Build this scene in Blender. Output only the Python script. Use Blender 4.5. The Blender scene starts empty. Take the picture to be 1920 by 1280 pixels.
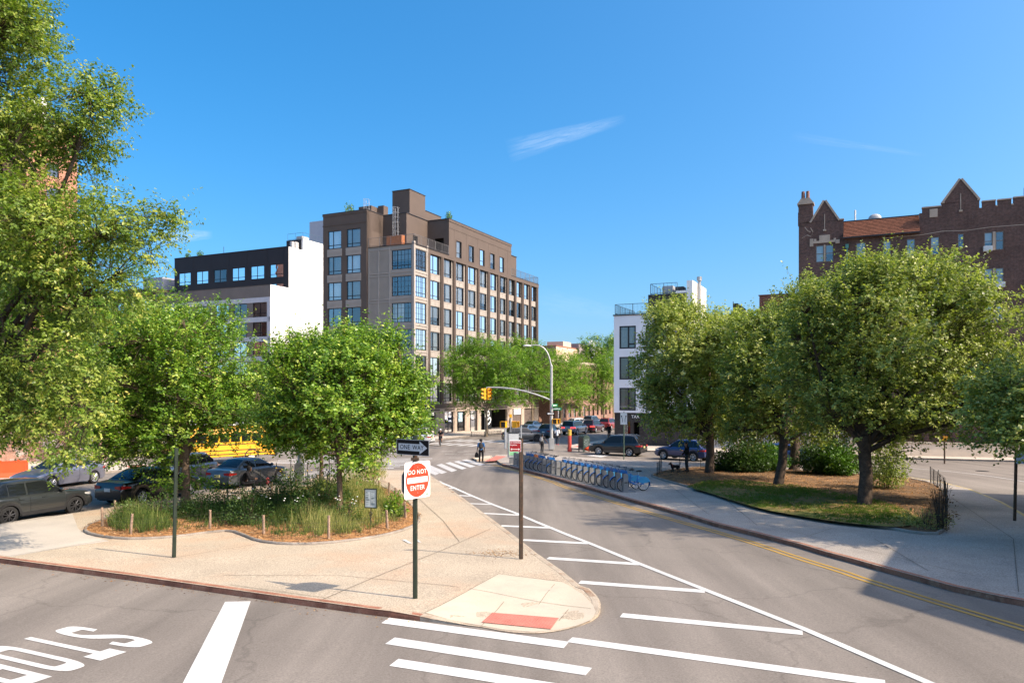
import bpy, bmesh, math, random
import numpy as np
from mathutils import Vector, Matrix
R = math.radians
SC = bpy.context.scene
COL = SC.collection
# ---------------------------------------------------------------- place frame
# z = 0 is the road right under the camera; the streets fall 1.9 % away from it
F = 1400.0; H0 = 4.15; SLOPE = 0.0193; YF = 62.2
def gz(y):
    return -SLOPE * min(max(y, -10.0), YF)
def G(px, py, h=0.0):
    """survey helper: ground point (x, y) seen at photo pixel px, py, h metres above the road"""
    y = F * (H0 - h) / (py - 736 - F * SLOPE)
    if y > YF or y < 0:
        y = F * (H0 + SLOPE * YF - h) / (py - 736)
    return ((px - 960) / F * y, y)
def GP(lst, h=0.0):
    return [G(a, b, h) for a, b in lst]
# ---------------------------------------------------------------- materials
MATS = {}
class NT:
    def __init__(s, m):
        m.use_nodes = True
        s.t = m.node_tree; s.t.nodes.clear()
    def n(s, typ, **kw):
        nd = s.t.nodes.new(typ)
        for k, v in kw.items():
            if k in nd.inputs.keys() if isinstance(k, str) else False:
                nd.inputs[k].default_value = v
            else:
                setattr(nd, k, v)
        return nd
    def l(s, a, b): s.t.links.new(a, b)
def rgba(c): return (c[0], c[1], c[2], 1.0)
def ramp(nt, fac, stops):
    r = nt.n('ShaderNodeValToRGB')
    el = r.color_ramp.elements
    while len(el) < len(stops): el.new(0.5)
    for e, (p, c) in zip(el, stops):
        e.position = p; e.color = rgba(c) if len(c) == 3 else c
    nt.l(fac, r.inputs['Fac'])
    return r
def noise(nt, vec, scale, detail=4, rough=0.55):
    n = nt.n('ShaderNodeTexNoise')
    n.inputs['Scale'].default_value = scale; n.inputs['Detail'].default_value = detail
    n.inputs['Roughness'].default_value = rough
    nt.l(vec, n.inputs['Vector'])
    return n
def mixc(nt, fac, a, b, mode='MIX'):
    m = nt.n('ShaderNodeMix', data_type='RGBA', blend_type=mode)
    if isinstance(fac, (int, float)): m.inputs[0].default_value = fac
    else: nt.l(fac, m.inputs[0])
    for i, v in ((6, a), (7, b)):
        if isinstance(v, tuple): m.inputs[i].default_value = rgba(v)
        else: nt.l(v, m.inputs[i])
    return m.outputs[2]
def M(name, col, rough=0.7, spec=0.4, metal=0.0, var=0.12, vscale=1.5, fine=0.0, fscale=60, bump=0.0, bscale=40,
      col2=None, c2scale=2.0, c2lo=0.45, c2hi=0.6, coat=0.0, emit=None):
    """plain procedural material: base colour, broad variation, fine grain, optional second colour in patches, bump"""
    if name in MATS: return MATS[name]
    m = bpy.data.materials.new(name); nt = NT(m)
    tc = nt.n('ShaderNodeTexCoord'); v = tc.outputs['Object']
    out = nt.n('ShaderNodeOutputMaterial'); b = nt.n('ShaderNodeBsdfPrincipled')
    c = tuple(col)
    cs = None
    n1 = noise(nt, v, vscale, 5)
    lo = tuple(max(0, x * (1 - var)) for x in c); hi = tuple(min(1, x * (1 + var)) for x in c)
    cs = ramp(nt, n1.outputs['Fac'], [(0.3, lo), (0.7, hi)]).outputs['Color']
    if col2 is not None:
        n3 = noise(nt, v, c2scale, 6, 0.65)
        f = ramp(nt, n3.outputs['Fac'], [(c2lo, (0, 0, 0)), (c2hi, (1, 1, 1))])
        cs = mixc(nt, f.outputs['Color'], cs, tuple(col2))
    if fine > 0:
        n2 = noise(nt, v, fscale, 2, 0.7)
        f = ramp(nt, n2.outputs['Fac'], [(0.32, (1 - fine,) * 3), (0.68, (1 + fine,) * 3)])
        cs = mixc(nt, 1.0, cs, f.outputs['Color'], 'MULTIPLY')
    nt.l(cs, b.inputs['Base Color'])
    b.inputs['Roughness'].default_value = rough; b.inputs['Metallic'].default_value = metal
    b.inputs['Specular IOR Level'].default_value = spec
    b.inputs['Coat Weight'].default_value = coat; b.inputs['Coat Roughness'].default_value = 0.06
    if bump > 0:
        nb = noise(nt, v, bscale, 4, 0.7)
        bp = nt.n('ShaderNodeBump'); bp.inputs['Strength'].default_value = bump; bp.inputs['Distance'].default_value = 0.02
        nt.l(nb.outputs['Fac'], bp.inputs['Height']); nt.l(bp.outputs['Normal'], b.inputs['Normal'])
    if emit:
        b.inputs['Emission Color'].default_value = rgba(emit[0]); b.inputs['Emission Strength'].default_value = emit[1]
    nt.l(b.outputs['BSDF'], out.inputs['Surface'])
    MATS[name] = m
    return m
def brick_mat(name, c1, c2, mortar, bw=0.2, bh=0.067, rough=0.85, patch=None):
    if name in MATS: return MATS[name]
    m = bpy.data.materials.new(name); nt = NT(m)
    tc = nt.n('ShaderNodeTexCoord'); out = nt.n('ShaderNodeOutputMaterial'); b = nt.n('ShaderNodeBsdfPrincipled')
    sp = nt.n('ShaderNodeSeparateXYZ'); nt.l(tc.outputs['Object'], sp.inputs[0])
    ad = nt.n('ShaderNodeMath', operation='ADD'); nt.l(sp.outputs[0], ad.inputs[0]); nt.l(sp.outputs[1], ad.inputs[1])
    cb = nt.n('ShaderNodeCombineXYZ'); nt.l(ad.outputs[0], cb.inputs[0]); nt.l(sp.outputs[2], cb.inputs[1])
    br = nt.n('ShaderNodeTexBrick')
    br.inputs['Scale'].default_value = 1.0
    br.inputs['Brick Width'].default_value = bw; br.inputs['Row Height'].default_value = bh
    br.inputs['Mortar Size'].default_value = 0.008; br.inputs['Bias'].default_value = -0.1
    br.inputs['Color1'].default_value = rgba(c1); br.inputs['Color2'].default_value = rgba(c2); br.inputs['Mortar'].default_value = rgba(mortar)
    nt.l(cb.outputs[0], br.inputs['Vector'])
    n1 = noise(nt, tc.outputs['Object'], 0.5, 6, 0.6)
    f = ramp(nt, n1.outputs['Fac'], [(0.3, (0.72,) * 3), (0.7, (1.25,) * 3)])
    cs = mixc(nt, 1.0, br.outputs['Color'], f.outputs['Color'], 'MULTIPLY')
    n2 = noise(nt, cb.outputs[0], 5.0, 3, 0.6)
    f2 = ramp(nt, n2.outputs['Fac'], [(0.35, (0.8,) * 3), (0.65, (1.2,) * 3)])
    cs = mixc(nt, 1.0, cs, f2.outputs['Color'], 'MULTIPLY')
    if patch:
        n3 = noise(nt, tc.outputs['Object'], 0.8, 6, 0.7)
        f3 = ramp(nt, n3.outputs['Fac'], [(0.48, (0, 0, 0)), (0.56, (1, 1, 1))])
        cs = mixc(nt, f3.outputs['Color'], cs, tuple(patch))
    nt.l(cs, b.inputs['Base Color']); b.inputs['Roughness'].default_value = rough
    b.inputs['Specular IOR Level'].default_value = 0.2
    bp = nt.n('ShaderNodeBump'); bp.inputs['Strength'].default_value = 0.4; bp.inputs['Distance'].default_value = 0.01
    nt.l(br.outputs['Fac'], bp.inputs['Height']); bp.invert = True
    nt.l(bp.outputs['Normal'], b.inputs['Normal'])
    nt.l(b.outputs['BSDF'], out.inputs['Surface'])
    MATS[name] = m
    return m
def glass_mat(name, tint, refl=0.3, rough=0.02, wave=0.0):
    """window pane: looks through, and mirrors the surroundings, more so at a slant"""
    if name in MATS: return MATS[name]
    m = bpy.data.materials.new(name); nt = NT(m)
    out = nt.n('ShaderNodeOutputMaterial')
    t = nt.n('ShaderNodeBsdfTransparent'); t.inputs[0].default_value = rgba(tint)
    g = nt.n('ShaderNodeBsdfGlossy'); g.inputs['Roughness'].default_value = rough; g.inputs['Color'].default_value = (.95, .97, 1, 1)
    fr = nt.n('ShaderNodeFresnel'); fr.inputs['IOR'].default_value = 1.5
    mr = nt.n('ShaderNodeMapRange'); mr.inputs['To Min'].default_value = refl; mr.inputs['To Max'].default_value = 1.0
    nt.l(fr.outputs[0], mr.inputs['Value'])
    if wave:
        tc = nt.n('ShaderNodeTexCoord'); nb = noise(nt, tc.outputs['Object'], 0.9, 1)
        bp = nt.n('ShaderNodeBump'); bp.inputs['Strength'].default_value = wave; bp.inputs['Distance'].default_value = 0.05
        nt.l(nb.outputs['Fac'], bp.inputs['Height']); nt.l(bp.outputs[0], g.inputs['Normal'])
    mx = nt.n('ShaderNodeMixShader'); nt.l(mr.outputs[0], mx.inputs[0]); nt.l(t.outputs[0], mx.inputs[1]); nt.l(g.outputs[0], mx.inputs[2])
    nt.l(mx.outputs[0], out.inputs['Surface'])
    MATS[name] = m
    return m
def leaf_mat(name, stops, rough=0.5, spec=0.4, trans=0.35, tcol=(1.1, 1.25, .5)):
    """leaves: colour picked per leaf from the tint attribute; light also passes through"""
    if name in MATS: return MATS[name]
    m = bpy.data.materials.new(name); nt = NT(m)
    out = nt.n('ShaderNodeOutputMaterial'); b = nt.n('ShaderNodeBsdfPrincipled')
    at = nt.n('ShaderNodeAttribute', attribute_name='tint')
    r = ramp(nt, at.outputs['Fac'], stops)
    nt.l(r.outputs[0], b.inputs['Base Color'])
    b.inputs['Roughness'].default_value = rough; b.inputs['Specular IOR Level'].default_value = spec
    tr = nt.n('ShaderNodeBsdfTranslucent')
    tc = mixc(nt, 1.0, r.outputs[0], tuple(tcol), 'MULTIPLY'); nt.l(tc, tr.inputs[0])
    mx = nt.n('ShaderNodeMixShader'); mx.inputs[0].default_value = trans
    nt.l(b.outputs[0], mx.inputs[1]); nt.l(tr.outputs[0], mx.inputs[2])
    nt.l(mx.outputs[0], out.inputs['Surface'])
    MATS[name] = m
    return m
# ---------------------------------------------------------------- object helpers
def tag(o, label=None, cat=None, group=None, kind=None):
    if label: o['label'] = label
    if cat: o['category'] = cat
    if group: o['group'] = group
    if kind: o['kind'] = kind
    return o
def thing(name, label, cat, loc=(0, 0, 0), rz=0.0, group=None):
    o = bpy.data.objects.new(name, None); COL.objects.link(o)
    o.empty_display_size = 0.2
    o.location = loc; o.rotation_euler = (0, 0, rz)
    return tag(o, label, cat, group)
def link(name, me, parent=None):
    o = bpy.data.objects.new(name, me); COL.objects.link(o)
    if parent is not None: o.parent = parent
    return o
def copy_tree(o, parent=None):
    c = o.copy(); COL.objects.link(c)
    if parent is not None: c.parent = parent
    for ch in list(o.children): copy_tree(ch, c)
    return c
class MB:
    """collects boxes, tubes, prisms ... and links them as ONE mesh object"""
    def __init__(s):
        s.v = []; s.f = []; s.m = []; s.mi = 0; s.T = Matrix.Identity(4)
    def _add(s, vs, fs):
        b = len(s.v)
        for p in vs: s.v.append(tuple(s.T @ Vector(p)))
        for f in fs: s.f.append([b + i for i in f]); s.m.append(s.mi)
        return s
    def poly(s, pts): return s._add(pts, [list(range(len(pts)))])
    def box(s, x0, x1, y0, y1, z0, z1):
        return s._add([(x0, y0, z0), (x1, y0, z0), (x1, y1, z0), (x0, y1, z0), (x0, y0, z1), (x1, y0, z1), (x1, y1, z1), (x0, y1, z1)],
                      [(0, 3, 2, 1), (4, 5, 6, 7), (0, 1, 5, 4), (1, 2, 6, 5), (2, 3, 7, 6), (3, 0, 4, 7)])
    def cbox(s, c, d): return s.box(c[0] - d[0] / 2, c[0] + d[0] / 2, c[1] - d[1] / 2, c[1] + d[1] / 2, c[2] - d[2] / 2, c[2] + d[2] / 2)
    def tube(s, pts, rad, n=8, cap=True):
        pts = [Vector(p) for p in pts]
        if not hasattr(rad, '__len__'): rad = [rad] * len(pts)
        ref = Vector((0, 0, 1)); vs = []; fs = []
        prev = None
        for i, p in enumerate(pts):
            d = (pts[min(i + 1, len(pts) - 1)] - pts[max(i - 1, 0)])
            if d.length < 1e-9: d = Vector((0, 0, 1))
            d.normalize()
            if prev is None:
                a = d.cross(ref if abs(d.z) < 0.9 else Vector((1, 0, 0))); a.normalize()
            else:
                a = prev - d * prev.dot(d)
                if a.length < 1e-6: a = d.orthogonal()
                a.normalize()
            prev = a; b = d.cross(a)
            for k in range(n):
                t = 2 * math.pi * k / n
                vs.append(p + (a * math.cos(t) + b * math.sin(t)) * rad[i])
        for i in range(len(pts) - 1):
            for k in range(n):
                fs.append((i * n + k, i * n + (k + 1) % n, (i + 1) * n + (k + 1) % n, (i + 1) * n + k))
        if cap:
            fs.append(tuple(reversed(range(n)))); fs.append(tuple((len(pts) - 1) * n + k for k in range(n)))
        return s._add(vs, fs)
    def prism(s, poly, y0, y1, axis='y'):
        """outline in (a, z) extruded along y (or outline (a, b) along z with axis='z', or along x)"""
        n = len(poly)
        def P(a, b, t):
            return (a, t, b) if axis == 'y' else ((a, b, t) if axis == 'z' else (t, a, b))
        vs = [P(a, b, y0) for a, b in poly] + [P(a, b, y1) for a, b in poly]
        fs = [tuple(range(n)), tuple(reversed(range(n, 2 * n)))]
        for i in range(n): fs.append((i, i + n, (i + 1) % n + n, (i + 1) % n))
        return s._add(vs, fs)
    def ring(s, R0, r, n=24, k=6, c=(0, 0, 0), sq=1.0):
        """torus about the y axis"""
        vs = []; fs = []
        for i in range(n):
            t = 2 * math.pi * i / n
            for j in range(k):
                u = 2 * math.pi * j / k
                q = R0 + r * math.cos(u)
                vs.append((c[0] + q * math.cos(t), c[1] + r * sq * math.sin(u), c[2] + q * math.sin(t)))
        for i in range(n):
            for j in range(k):
                fs.append((i * k + j, ((i + 1) % n) * k + j, ((i + 1) % n) * k + (j + 1) % k, i * k + (j + 1) % k))
        return s._add(vs, fs)
    def ball(s, c, r, n=12, k=8):
        if not hasattr(r, '__len__'): r = (r, r, r)
        vs = [(c[0], c[1], c[2] - r[2])]; fs = []
        for j in range(1, k):
            ph = -math.pi / 2 + math.pi * j / k
            for i in range(n):
                t = 2 * math.pi * i / n
                vs.append((c[0] + r[0] * math.cos(ph) * math.cos(t), c[1] + r[1] * math.cos(ph) * math.sin(t), c[2] + r[2] * math.sin(ph)))
        vs.append((c[0], c[1], c[2] + r[2])); L = len(vs) - 1
        for i in range(n):
            fs.append((0, 1 + (i + 1) % n, 1 + i)); fs.append((L, L - n + i, L - n + (i + 1) % n))
        for j in range(k - 2):
            for i in range(n):
                a = 1 + j * n; fs.append((a + i, a + (i + 1) % n, a + n + (i + 1) % n, a + n + i))
        return s._add(vs, fs)
    def build(s, name, mat, parent=None, smooth=None, bevel=0.0, seg=2):
        me = bpy.data.meshes.new(name)
        me.from_pydata(s.v, [], s.f)
        for m in (mat if isinstance(mat, (list, tuple)) else [mat]): me.materials.append(m)
        if isinstance(mat, (list, tuple)) and len(mat) > 1: me.polygons.foreach_set('material_index', s.m)
        bm = bmesh.new(); bm.from_mesh(me)
        if bevel > 0:
            es = [e for e in bm.edges if len(e.link_faces) == 2 and e.calc_face_angle(0) > 0.5]
            try: bmesh.ops.bevel(bm, geom=es, offset=bevel, segments=seg, affect='EDGES', clamp_overlap=True)
            except Exception: pass
        bmesh.ops.recalc_face_normals(bm, faces=bm.faces)
        bm.to_mesh(me); bm.free()
        if smooth is not None:
            me.shade_smooth(); me.set_sharp_from_angle(angle=R(smooth))
        me.update()
        return link(name, me, parent)
def text_mesh(txt, size, extrude=0.0, spacing=1.0, bold=.006):
    """block letters as a mesh, centred, lying in the x-y plane"""
    cu = bpy.data.curves.new('lettering', 'FONT'); cu.body = txt; cu.size = size
    cu.align_x = 'CENTER'; cu.align_y = 'CENTER'; cu.extrude = extrude; cu.space_character = spacing
    cu.resolution_u = 4; cu.offset = size * bold
    o = bpy.data.objects.new('lettering', cu); COL.objects.link(o)
    dg = bpy.context.evaluated_depsgraph_get(); dg.update()
    me = bpy.data.meshes.new_from_object(o.evaluated_get(dg))
    bpy.data.objects.remove(o); bpy.data.curves.remove(cu)
    me.materials.clear()
    return me
def text_obj(name, txt, size, mat, parent, mtx, extrude=0.0006, spacing=1.0, bold=0.0, sx=1.0):
    me = text_mesh(txt, size, extrude, spacing)
    if bold:
        co = np.empty(len(me.vertices) * 3); me.vertices.foreach_get('co', co)
    me.transform(mtx @ Matrix.Diagonal((sx, 1, 1, 1)))
    me.materials.append(mat); me.name = name
    return link(name, me, parent)
def densify(pl, step=1.0, closed=False):
    out = []
    n = len(pl)
    for i in range(n if closed else n - 1):
        a = pl[i]; b = pl[(i + 1) % n]
        k = max(1, int(math.hypot(b[0] - a[0], b[1] - a[1]) / step))
        for j in range(k): out.append((a[0] + (b[0] - a[0]) * j / k, a[1] + (b[1] - a[1]) * j / k))
    if not closed: out.append(pl[-1])
    return out
def smooth_line(pl, it=2, closed=False):
    for _ in range(it):
        q = []
        n = len(pl)
        rng = range(n) if closed else range(n - 1)
        if not closed: q.append(pl[0])
        for i in rng:
            a = pl[i]; b = pl[(i + 1) % n]
            q.append((a[0] * .75 + b[0] * .25, a[1] * .75 + b[1] * .25)); q.append((a[0] * .25 + b[0] * .75, a[1] * .25 + b[1] * .75))
        if not closed: q.append(pl[-1])
        pl = q
    return pl
def sheet(name, pts, off, mat, grid=None, hf=None, kind='structure', skirt=0.0):
    """flat polygon laid on the falling ground, off metres above it (hf adds a local height)"""
    bm = bmesh.new()
    vs = [bm.verts.new((p[0], p[1], 0)) for p in pts]
    bm.faces.new(vs)
    bmesh.ops.triangulate(bm, faces=bm.faces[:])
    def cut(co, no):
        bmesh.ops.bisect_plane(bm, geom=bm.verts[:] + bm.edges[:] + bm.faces[:], plane_co=co, plane_no=no, dist=1e-5)
    ys = [p[1] for p in pts]; xs = [p[0] for p in pts]
    for yy in (-10, YF):
        if min(ys) < yy < max(ys): cut((0, yy, 0), (0, 1, 0))
    if grid:
        a = math.floor(min(xs) / grid) * grid
        while a < max(xs): cut((a, 0, 0), (1, 0, 0)); a += grid
        a = math.floor(min(ys) / grid) * grid
        while a < max(ys): cut((0, a, 0), (0, 1, 0)); a += grid
    for v in bm.verts: v.co.z = gz(v.co.y) + off + (hf(v.co.x, v.co.y) if hf else 0)
    for f in bm.faces:
        f.normal_update()
        if f.normal.z < 0: f.normal_flip()
    if skirt:
        es = [e for e in bm.edges if e.is_boundary]
        r = bmesh.ops.extrude_edge_only(bm, edges=es)
        for v in [g for g in r['geom'] if isinstance(g, bmesh.types.BMVert)]: v.co.z -= skirt
    me = bpy.data.meshes.new(name); bm.to_mesh(me); bm.free()
    me.materials.append(mat)
    o = link(name, me)
    return tag(o, kind=kind)
def offset_line(pl, d, closed=False):
    """moves a polyline d metres to its left"""
    out = []
    n = len(pl)
    for i in range(n):
        a = pl[(i - 1) % n] if closed or i > 0 else pl[i]
        b = pl[(i + 1) % n] if closed or i < n - 1 else pl[i]
        t = Vector((b[0] - a[0], b[1] - a[1]))
        if t.length < 1e-9: t = Vector((1, 0))
        t.normalize()
        out.append((pl[i][0] - t.y * d, pl[i][1] + t.x * d))
    return out
def kerb(name, pl, w, top, bot, mat, hf=None, closed=False, step=0.8, top_at=None):
    """kerbstone strip: outer face along pl, w wide to its left, with a worn rounded arris"""
    pl = densify(pl, step, closed)
    mb = MB(); n = len(pl)
    L = [offset_line(pl, d, closed) for d in (0.0, 0.012, 0.04, w, w)]
    hs = [None, -0.03, 0, 0, None]
    vs = []
    for i in range(n):
        for j in range(5):
            x, y = L[j][i]
            t = (top_at(i / n) if top_at else top) + (hf(x, y) if hf else 0)
            z = gz(y) + (bot if hs[j] is None else t + hs[j])
            vs.append((x, y, z))
    fs = []
    for i in range(n if closed else n - 1):
        k = (i + 1) % n
        for j in range(4): fs.append((i * 5 + j, k * 5 + j, k * 5 + j + 1, i * 5 + j + 1))
    mb._add(vs, fs)
    if not closed: mb.f += [[0, 1, 2, 3, 4], [(n - 1) * 5 + j for j in range(5)]]; mb.m += [0, 0]
    o = mb.build(name, mat)
    return tag(o, kind='structure')
def band(name, pl, w, off, mat, kind='structure'):
    """painted line w wide centred on a polyline"""
    pl = densify(pl, 2.0)
    a = offset_line(pl, w / 2); b = offset_line(pl, -w / 2)
    mb = MB(); vs = []
    for i in range(len(pl)):
        for q in (a[i], b[i]): vs.append((q[0], q[1], gz(q[1]) + off))
    mb._add(vs, [(2 * i, 2 * i + 1, 2 * i + 3, 2 * i + 2) for i in range(len(pl) - 1)])
    o = mb.build(name, mat)
    return tag(o, kind=kind)
def inside(p, poly):
    c = False; n = len(poly); j = n - 1
    for i in range(n):
        a = poly[i]; b = poly[j]
        if (a[1] > p[1]) != (b[1] > p[1]) and p[0] < (b[0] - a[0]) * (p[1] - a[1]) / (b[1] - a[1]) + a[0]: c = not c
        j = i
    return c
# ================================================================ camera, sun, sky
cam = bpy.data.cameras.new('camera'); co = bpy.data.objects.new('camera', cam); COL.objects.link(co)
cam.sensor_width = 36.0; cam.lens = 36.0 * F / 1920.0
cam.shift_y = 96.0 / 1920.0
cam.clip_end = 6000; cam.clip_start = 0.1
co.location = (0, 0, H0); co.rotation_euler = (R(90), 0, 0)
SC.camera = co
SUN_AZ = Vector((0.917, -0.40, 0)).normalized(); SUN_EL = R(43)
sd = Vector((SUN_AZ.x * math.cos(SUN_EL), SUN_AZ.y * math.cos(SUN_EL), math.sin(SUN_EL)))
sl = bpy.data.lights.new('sun', 'SUN'); sl.energy = 3.7; sl.angle = R(0.53); sl.color = (1.0, 0.86, 0.68)
so = bpy.data.objects.new('sun', sl); COL.objects.link(so)
so.rotation_euler = sd.to_track_quat('Z', 'Y').to_euler(); so.location = (60, -30, 60)
w = bpy.data.worlds.new('World'); SC.world = w; w.use_nodes = True
nt = NT(w)
out = nt.n('ShaderNodeOutputWorld'); bg = nt.n('ShaderNodeBackground')
sky = nt.n('ShaderNodeTexSky', sky_type='NISHITA'); sky.sun_disc = False
sky.sun_elevation = SUN_EL; sky.sun_rotation = math.atan2(SUN_AZ.x, SUN_AZ.y)
sky.air_density = 1.0; sky.dust_density = 4.0; sky.ozone_density = 4.0; sky.altitude = 0
hs = nt.n('ShaderNodeHueSaturation'); hs.inputs['Saturation'].default_value = 1.40; hs.inputs['Value'].default_value = 1.06; hs.inputs['Hue'].default_value = .492
nt.l(sky.outputs[0], hs.inputs['Color'])
tc = nt.n('ShaderNodeTexCoord')
va = nt.n('ShaderNodeVectorMath', operation='MULTIPLY_ADD'); nt.l(tc.outputs['Generated'], va.inputs[0]); va.inputs[1].default_value = (1, 1, 1.12); va.inputs[2].default_value = (0, 0, .045)
vn = nt.n('ShaderNodeVectorMath', operation='NORMALIZE'); nt.l(va.outputs[0], vn.inputs[0]); nt.l(vn.outputs[0], sky.inputs[0])
# thin fair-weather cirrus, placed by direction in the sky itself
def dirv(px, py):
    return Vector(((px - 960) / F, 1.0, (736 - py) / F)).normalized()
def cloud(prev, p0, p1, wid, stren, seed, power=1.0):
    a = dirv(*p0); b = dirv(*p1); c = (a + b).normalized(); ax = (b - a); L = ax.length / 2; ax.normalize()
    nz = c.cross(ax); nz.normalize()
    def dot(v):
        d = nt.n('ShaderNodeVectorMath', operation='DOT_PRODUCT'); nt.l(tc.outputs['Generated'], d.inputs[0]); d.inputs[1].default_value = v
        return d.outputs['Value']
    def mth(op, x, y=None, clamp=False):
        n = nt.n('ShaderNodeMath', operation=op, use_clamp=clamp)
        for i, q in enumerate((x, y)):
            if q is None: continue
            if isinstance(q, (int, float)): n.inputs[i].default_value = q
            else: nt.l(q, n.inputs[i])
        return n.outputs[0]
    u = mth('DIVIDE', dot(ax), L); v = dot(nz)
    cb = nt.n('ShaderNodeCombineXYZ'); nt.l(mth('MULTIPLY', u, 1.6), cb.inputs[0]); nt.l(mth('MULTIPLY', v, 3.2 / wid * 0.9), cb.inputs[1]); cb.inputs[2].default_value = seed
    nn = noise(nt, cb.outputs[0], 1.3, 7, 0.68); nn.inputs['Distortion'].default_value = 0.7
    # width tapers towards the far end
    tp = mth('MULTIPLY_ADD', u, -0.35); 
    tp.node.inputs[2].default_value = 0.75
    vv = mth('DIVIDE', v, mth('MULTIPLY', tp, wid))
    e1 = mth('SUBTRACT', 1.0, mth('POWER', mth('ABSOLUTE', u), 3.0), True)
    e2 = mth('SUBTRACT', 1.0, mth('POWER', mth('ABSOLUTE', vv), 2.0), True)
    n0 = mth('MULTIPLY_ADD', nn.outputs['Fac'], 2.6); n0.node.inputs[2].default_value = -0.75
    n0.node.use_clamp = True
    msk = mth('MULTIPLY', mth('MULTIPLY', e1, e2), n0, True)
    front = mth('GREATER_THAN', dot(c), 0.5)
    f = mth('MULTIPLY', mth('MULTIPLY', msk, front), stren, True)
    mx = nt.n('ShaderNodeMix', data_type='RGBA'); nt.l(f, mx.inputs[0]); nt.l(prev, mx.inputs[6])
    mx.inputs[7].default_value = (2.9, 3.5, 4.3, 1)
    return mx.outputs[2]
skyc = hs.outputs[0]
skyc = cloud(skyc, (950, 285), (1175, 222), 0.015, 0.34, 3.1)
skyc = cloud(skyc, (280, 444), (400, 440), 0.012, 0.5, 7.7)
skyc = cloud(skyc, (1000, 560), (1170, 590), 0.02, 0.12, 5.2)
skyc = cloud(skyc, (1480, 255), (1740, 292), 0.006, 0.12, 9.4)
nt.l(skyc, bg.inputs['Color']); bg.inputs['Strength'].default_value = 0.15
nt.l(bg.outputs[0], out.inputs['Surface'])
SC.view_settings.view_transform = 'Standard'; SC.view_settings.look = 'None'
SC.view_settings.exposure = 0.92; SC.view_settings.gamma = 1.0; SC.view_settings.use_curve_mapping = False
SC.cycles.max_bounces = 6; SC.cycles.transparent_max_bounces = 10; SC.cycles.diffuse_bounces = 3; SC.cycles.glossy_bounces = 3
SC.cycles.transmission_bounces = 4; SC.cycles.caustics_reflective = False; SC.cycles.caustics_refractive = False
SC.cycles.use_denoising = True; SC.cycles.sample_clamp_indirect = 6.0
# ================================================================ ground, streets, pavements, markings
def asphalt_mat():
    m = bpy.data.materials.new('asphalt'); MATS['asphalt'] = m; nt = NT(m)
    tc = nt.n('ShaderNodeTexCoord'); v = tc.outputs['Object']
    out = nt.n('ShaderNodeOutputMaterial'); b = nt.n('ShaderNodeBsdfPrincipled')
    n1 = noise(nt, v, 0.12, 5); c = ramp(nt, n1.outputs['Fac'], [(0.35, (.190, .163, .138)), (0.65, (.235, .203, .172))]).outputs[0]
    # wheel tracks and oil: streaks stretched along the traffic
    mp = nt.n('ShaderNodeMapping'); mp.inputs['Rotation'].default_value = (0, 0, R(-25)); mp.inputs['Scale'].default_value = (0.9, 0.06, 1)
    nt.l(v, mp.inputs['Vector'])
    n2 = noise(nt, mp.outputs[0], 1.0, 4); f = ramp(nt, n2.outputs['Fac'], [(0.32, (.74,) * 3), (0.68, (1.16,) * 3)])
    c = mixc(nt, 1.0, c, f.outputs[0], 'MULTIPLY')
    n3 = noise(nt, v, 30, 3, 0.85); f = ramp(nt, n3.outputs['Fac'], [(0.3, (.68,) * 3), (0.7, (1.32,) * 3)])
    c = mixc(nt, 0.85, c, f.outputs[0], 'MULTIPLY')
    n4 = noise(nt, v, 9, 5, 0.75); f = ramp(nt, n4.outputs['Fac'], [(0.27, (.6,) * 3), (0.36, (1,) * 3), (0.72, (1,) * 3), (0.8, (1.25,) * 3)])
    c = mixc(nt, 0.8, c, f.outputs[0], 'MULTIPLY')
    v2 = nt.n('ShaderNodeTexVoronoi'); v2.inputs['Scale'].default_value = 2.6; nt.l(v, v2.inputs['Vector'])
    f = ramp(nt, v2.outputs['Distance'], [(0.0, (.45,) * 3), (0.035, (.55,) * 3), (0.06, (1,) * 3)])
    c = mixc(nt, 0.8, c, f.outputs[0], 'MULTIPLY')
    vo = nt.n('ShaderNodeTexVoronoi', feature='DISTANCE_TO_EDGE'); vo.inputs['Scale'].default_value = 0.16
    nd = noise(nt, v, 0.8, 5); vv = nt.n('ShaderNodeVectorMath', operation='MULTIPLY_ADD'); nt.l(nd.outputs['Color'], vv.inputs[0]); vv.inputs[1].default_value = (1.6, 1.6, 0); nt.l(v, vv.inputs[2])
    nt.l(vv.outputs[0], vo.inputs['Vector'])
    f = ramp(nt, vo.outputs['Distance'], [(0.0, (.6,) * 3), (0.008, (1,) * 3)])
    c = mixc(nt, 0.5, c, f.outputs[0], 'MULTIPLY')
    nt.l(c, b.inputs['Base Color']); b.inputs['Roughness'].default_value = 0.85; b.inputs['Specular IOR Level'].default_value = 0.25
    bp = nt.n('ShaderNodeBump'); bp.inputs['Strength'].default_value = 0.35; bp.inputs['Distance'].default_value = 0.01
    nt.l(n3.outputs['Fac'], bp.inputs['Height']); nt.l(bp.outputs[0], b.inputs['Normal'])
    nt.l(b.outputs[0], out.inputs['Surface'])
    return m
ASPH = asphalt_mat()
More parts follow.
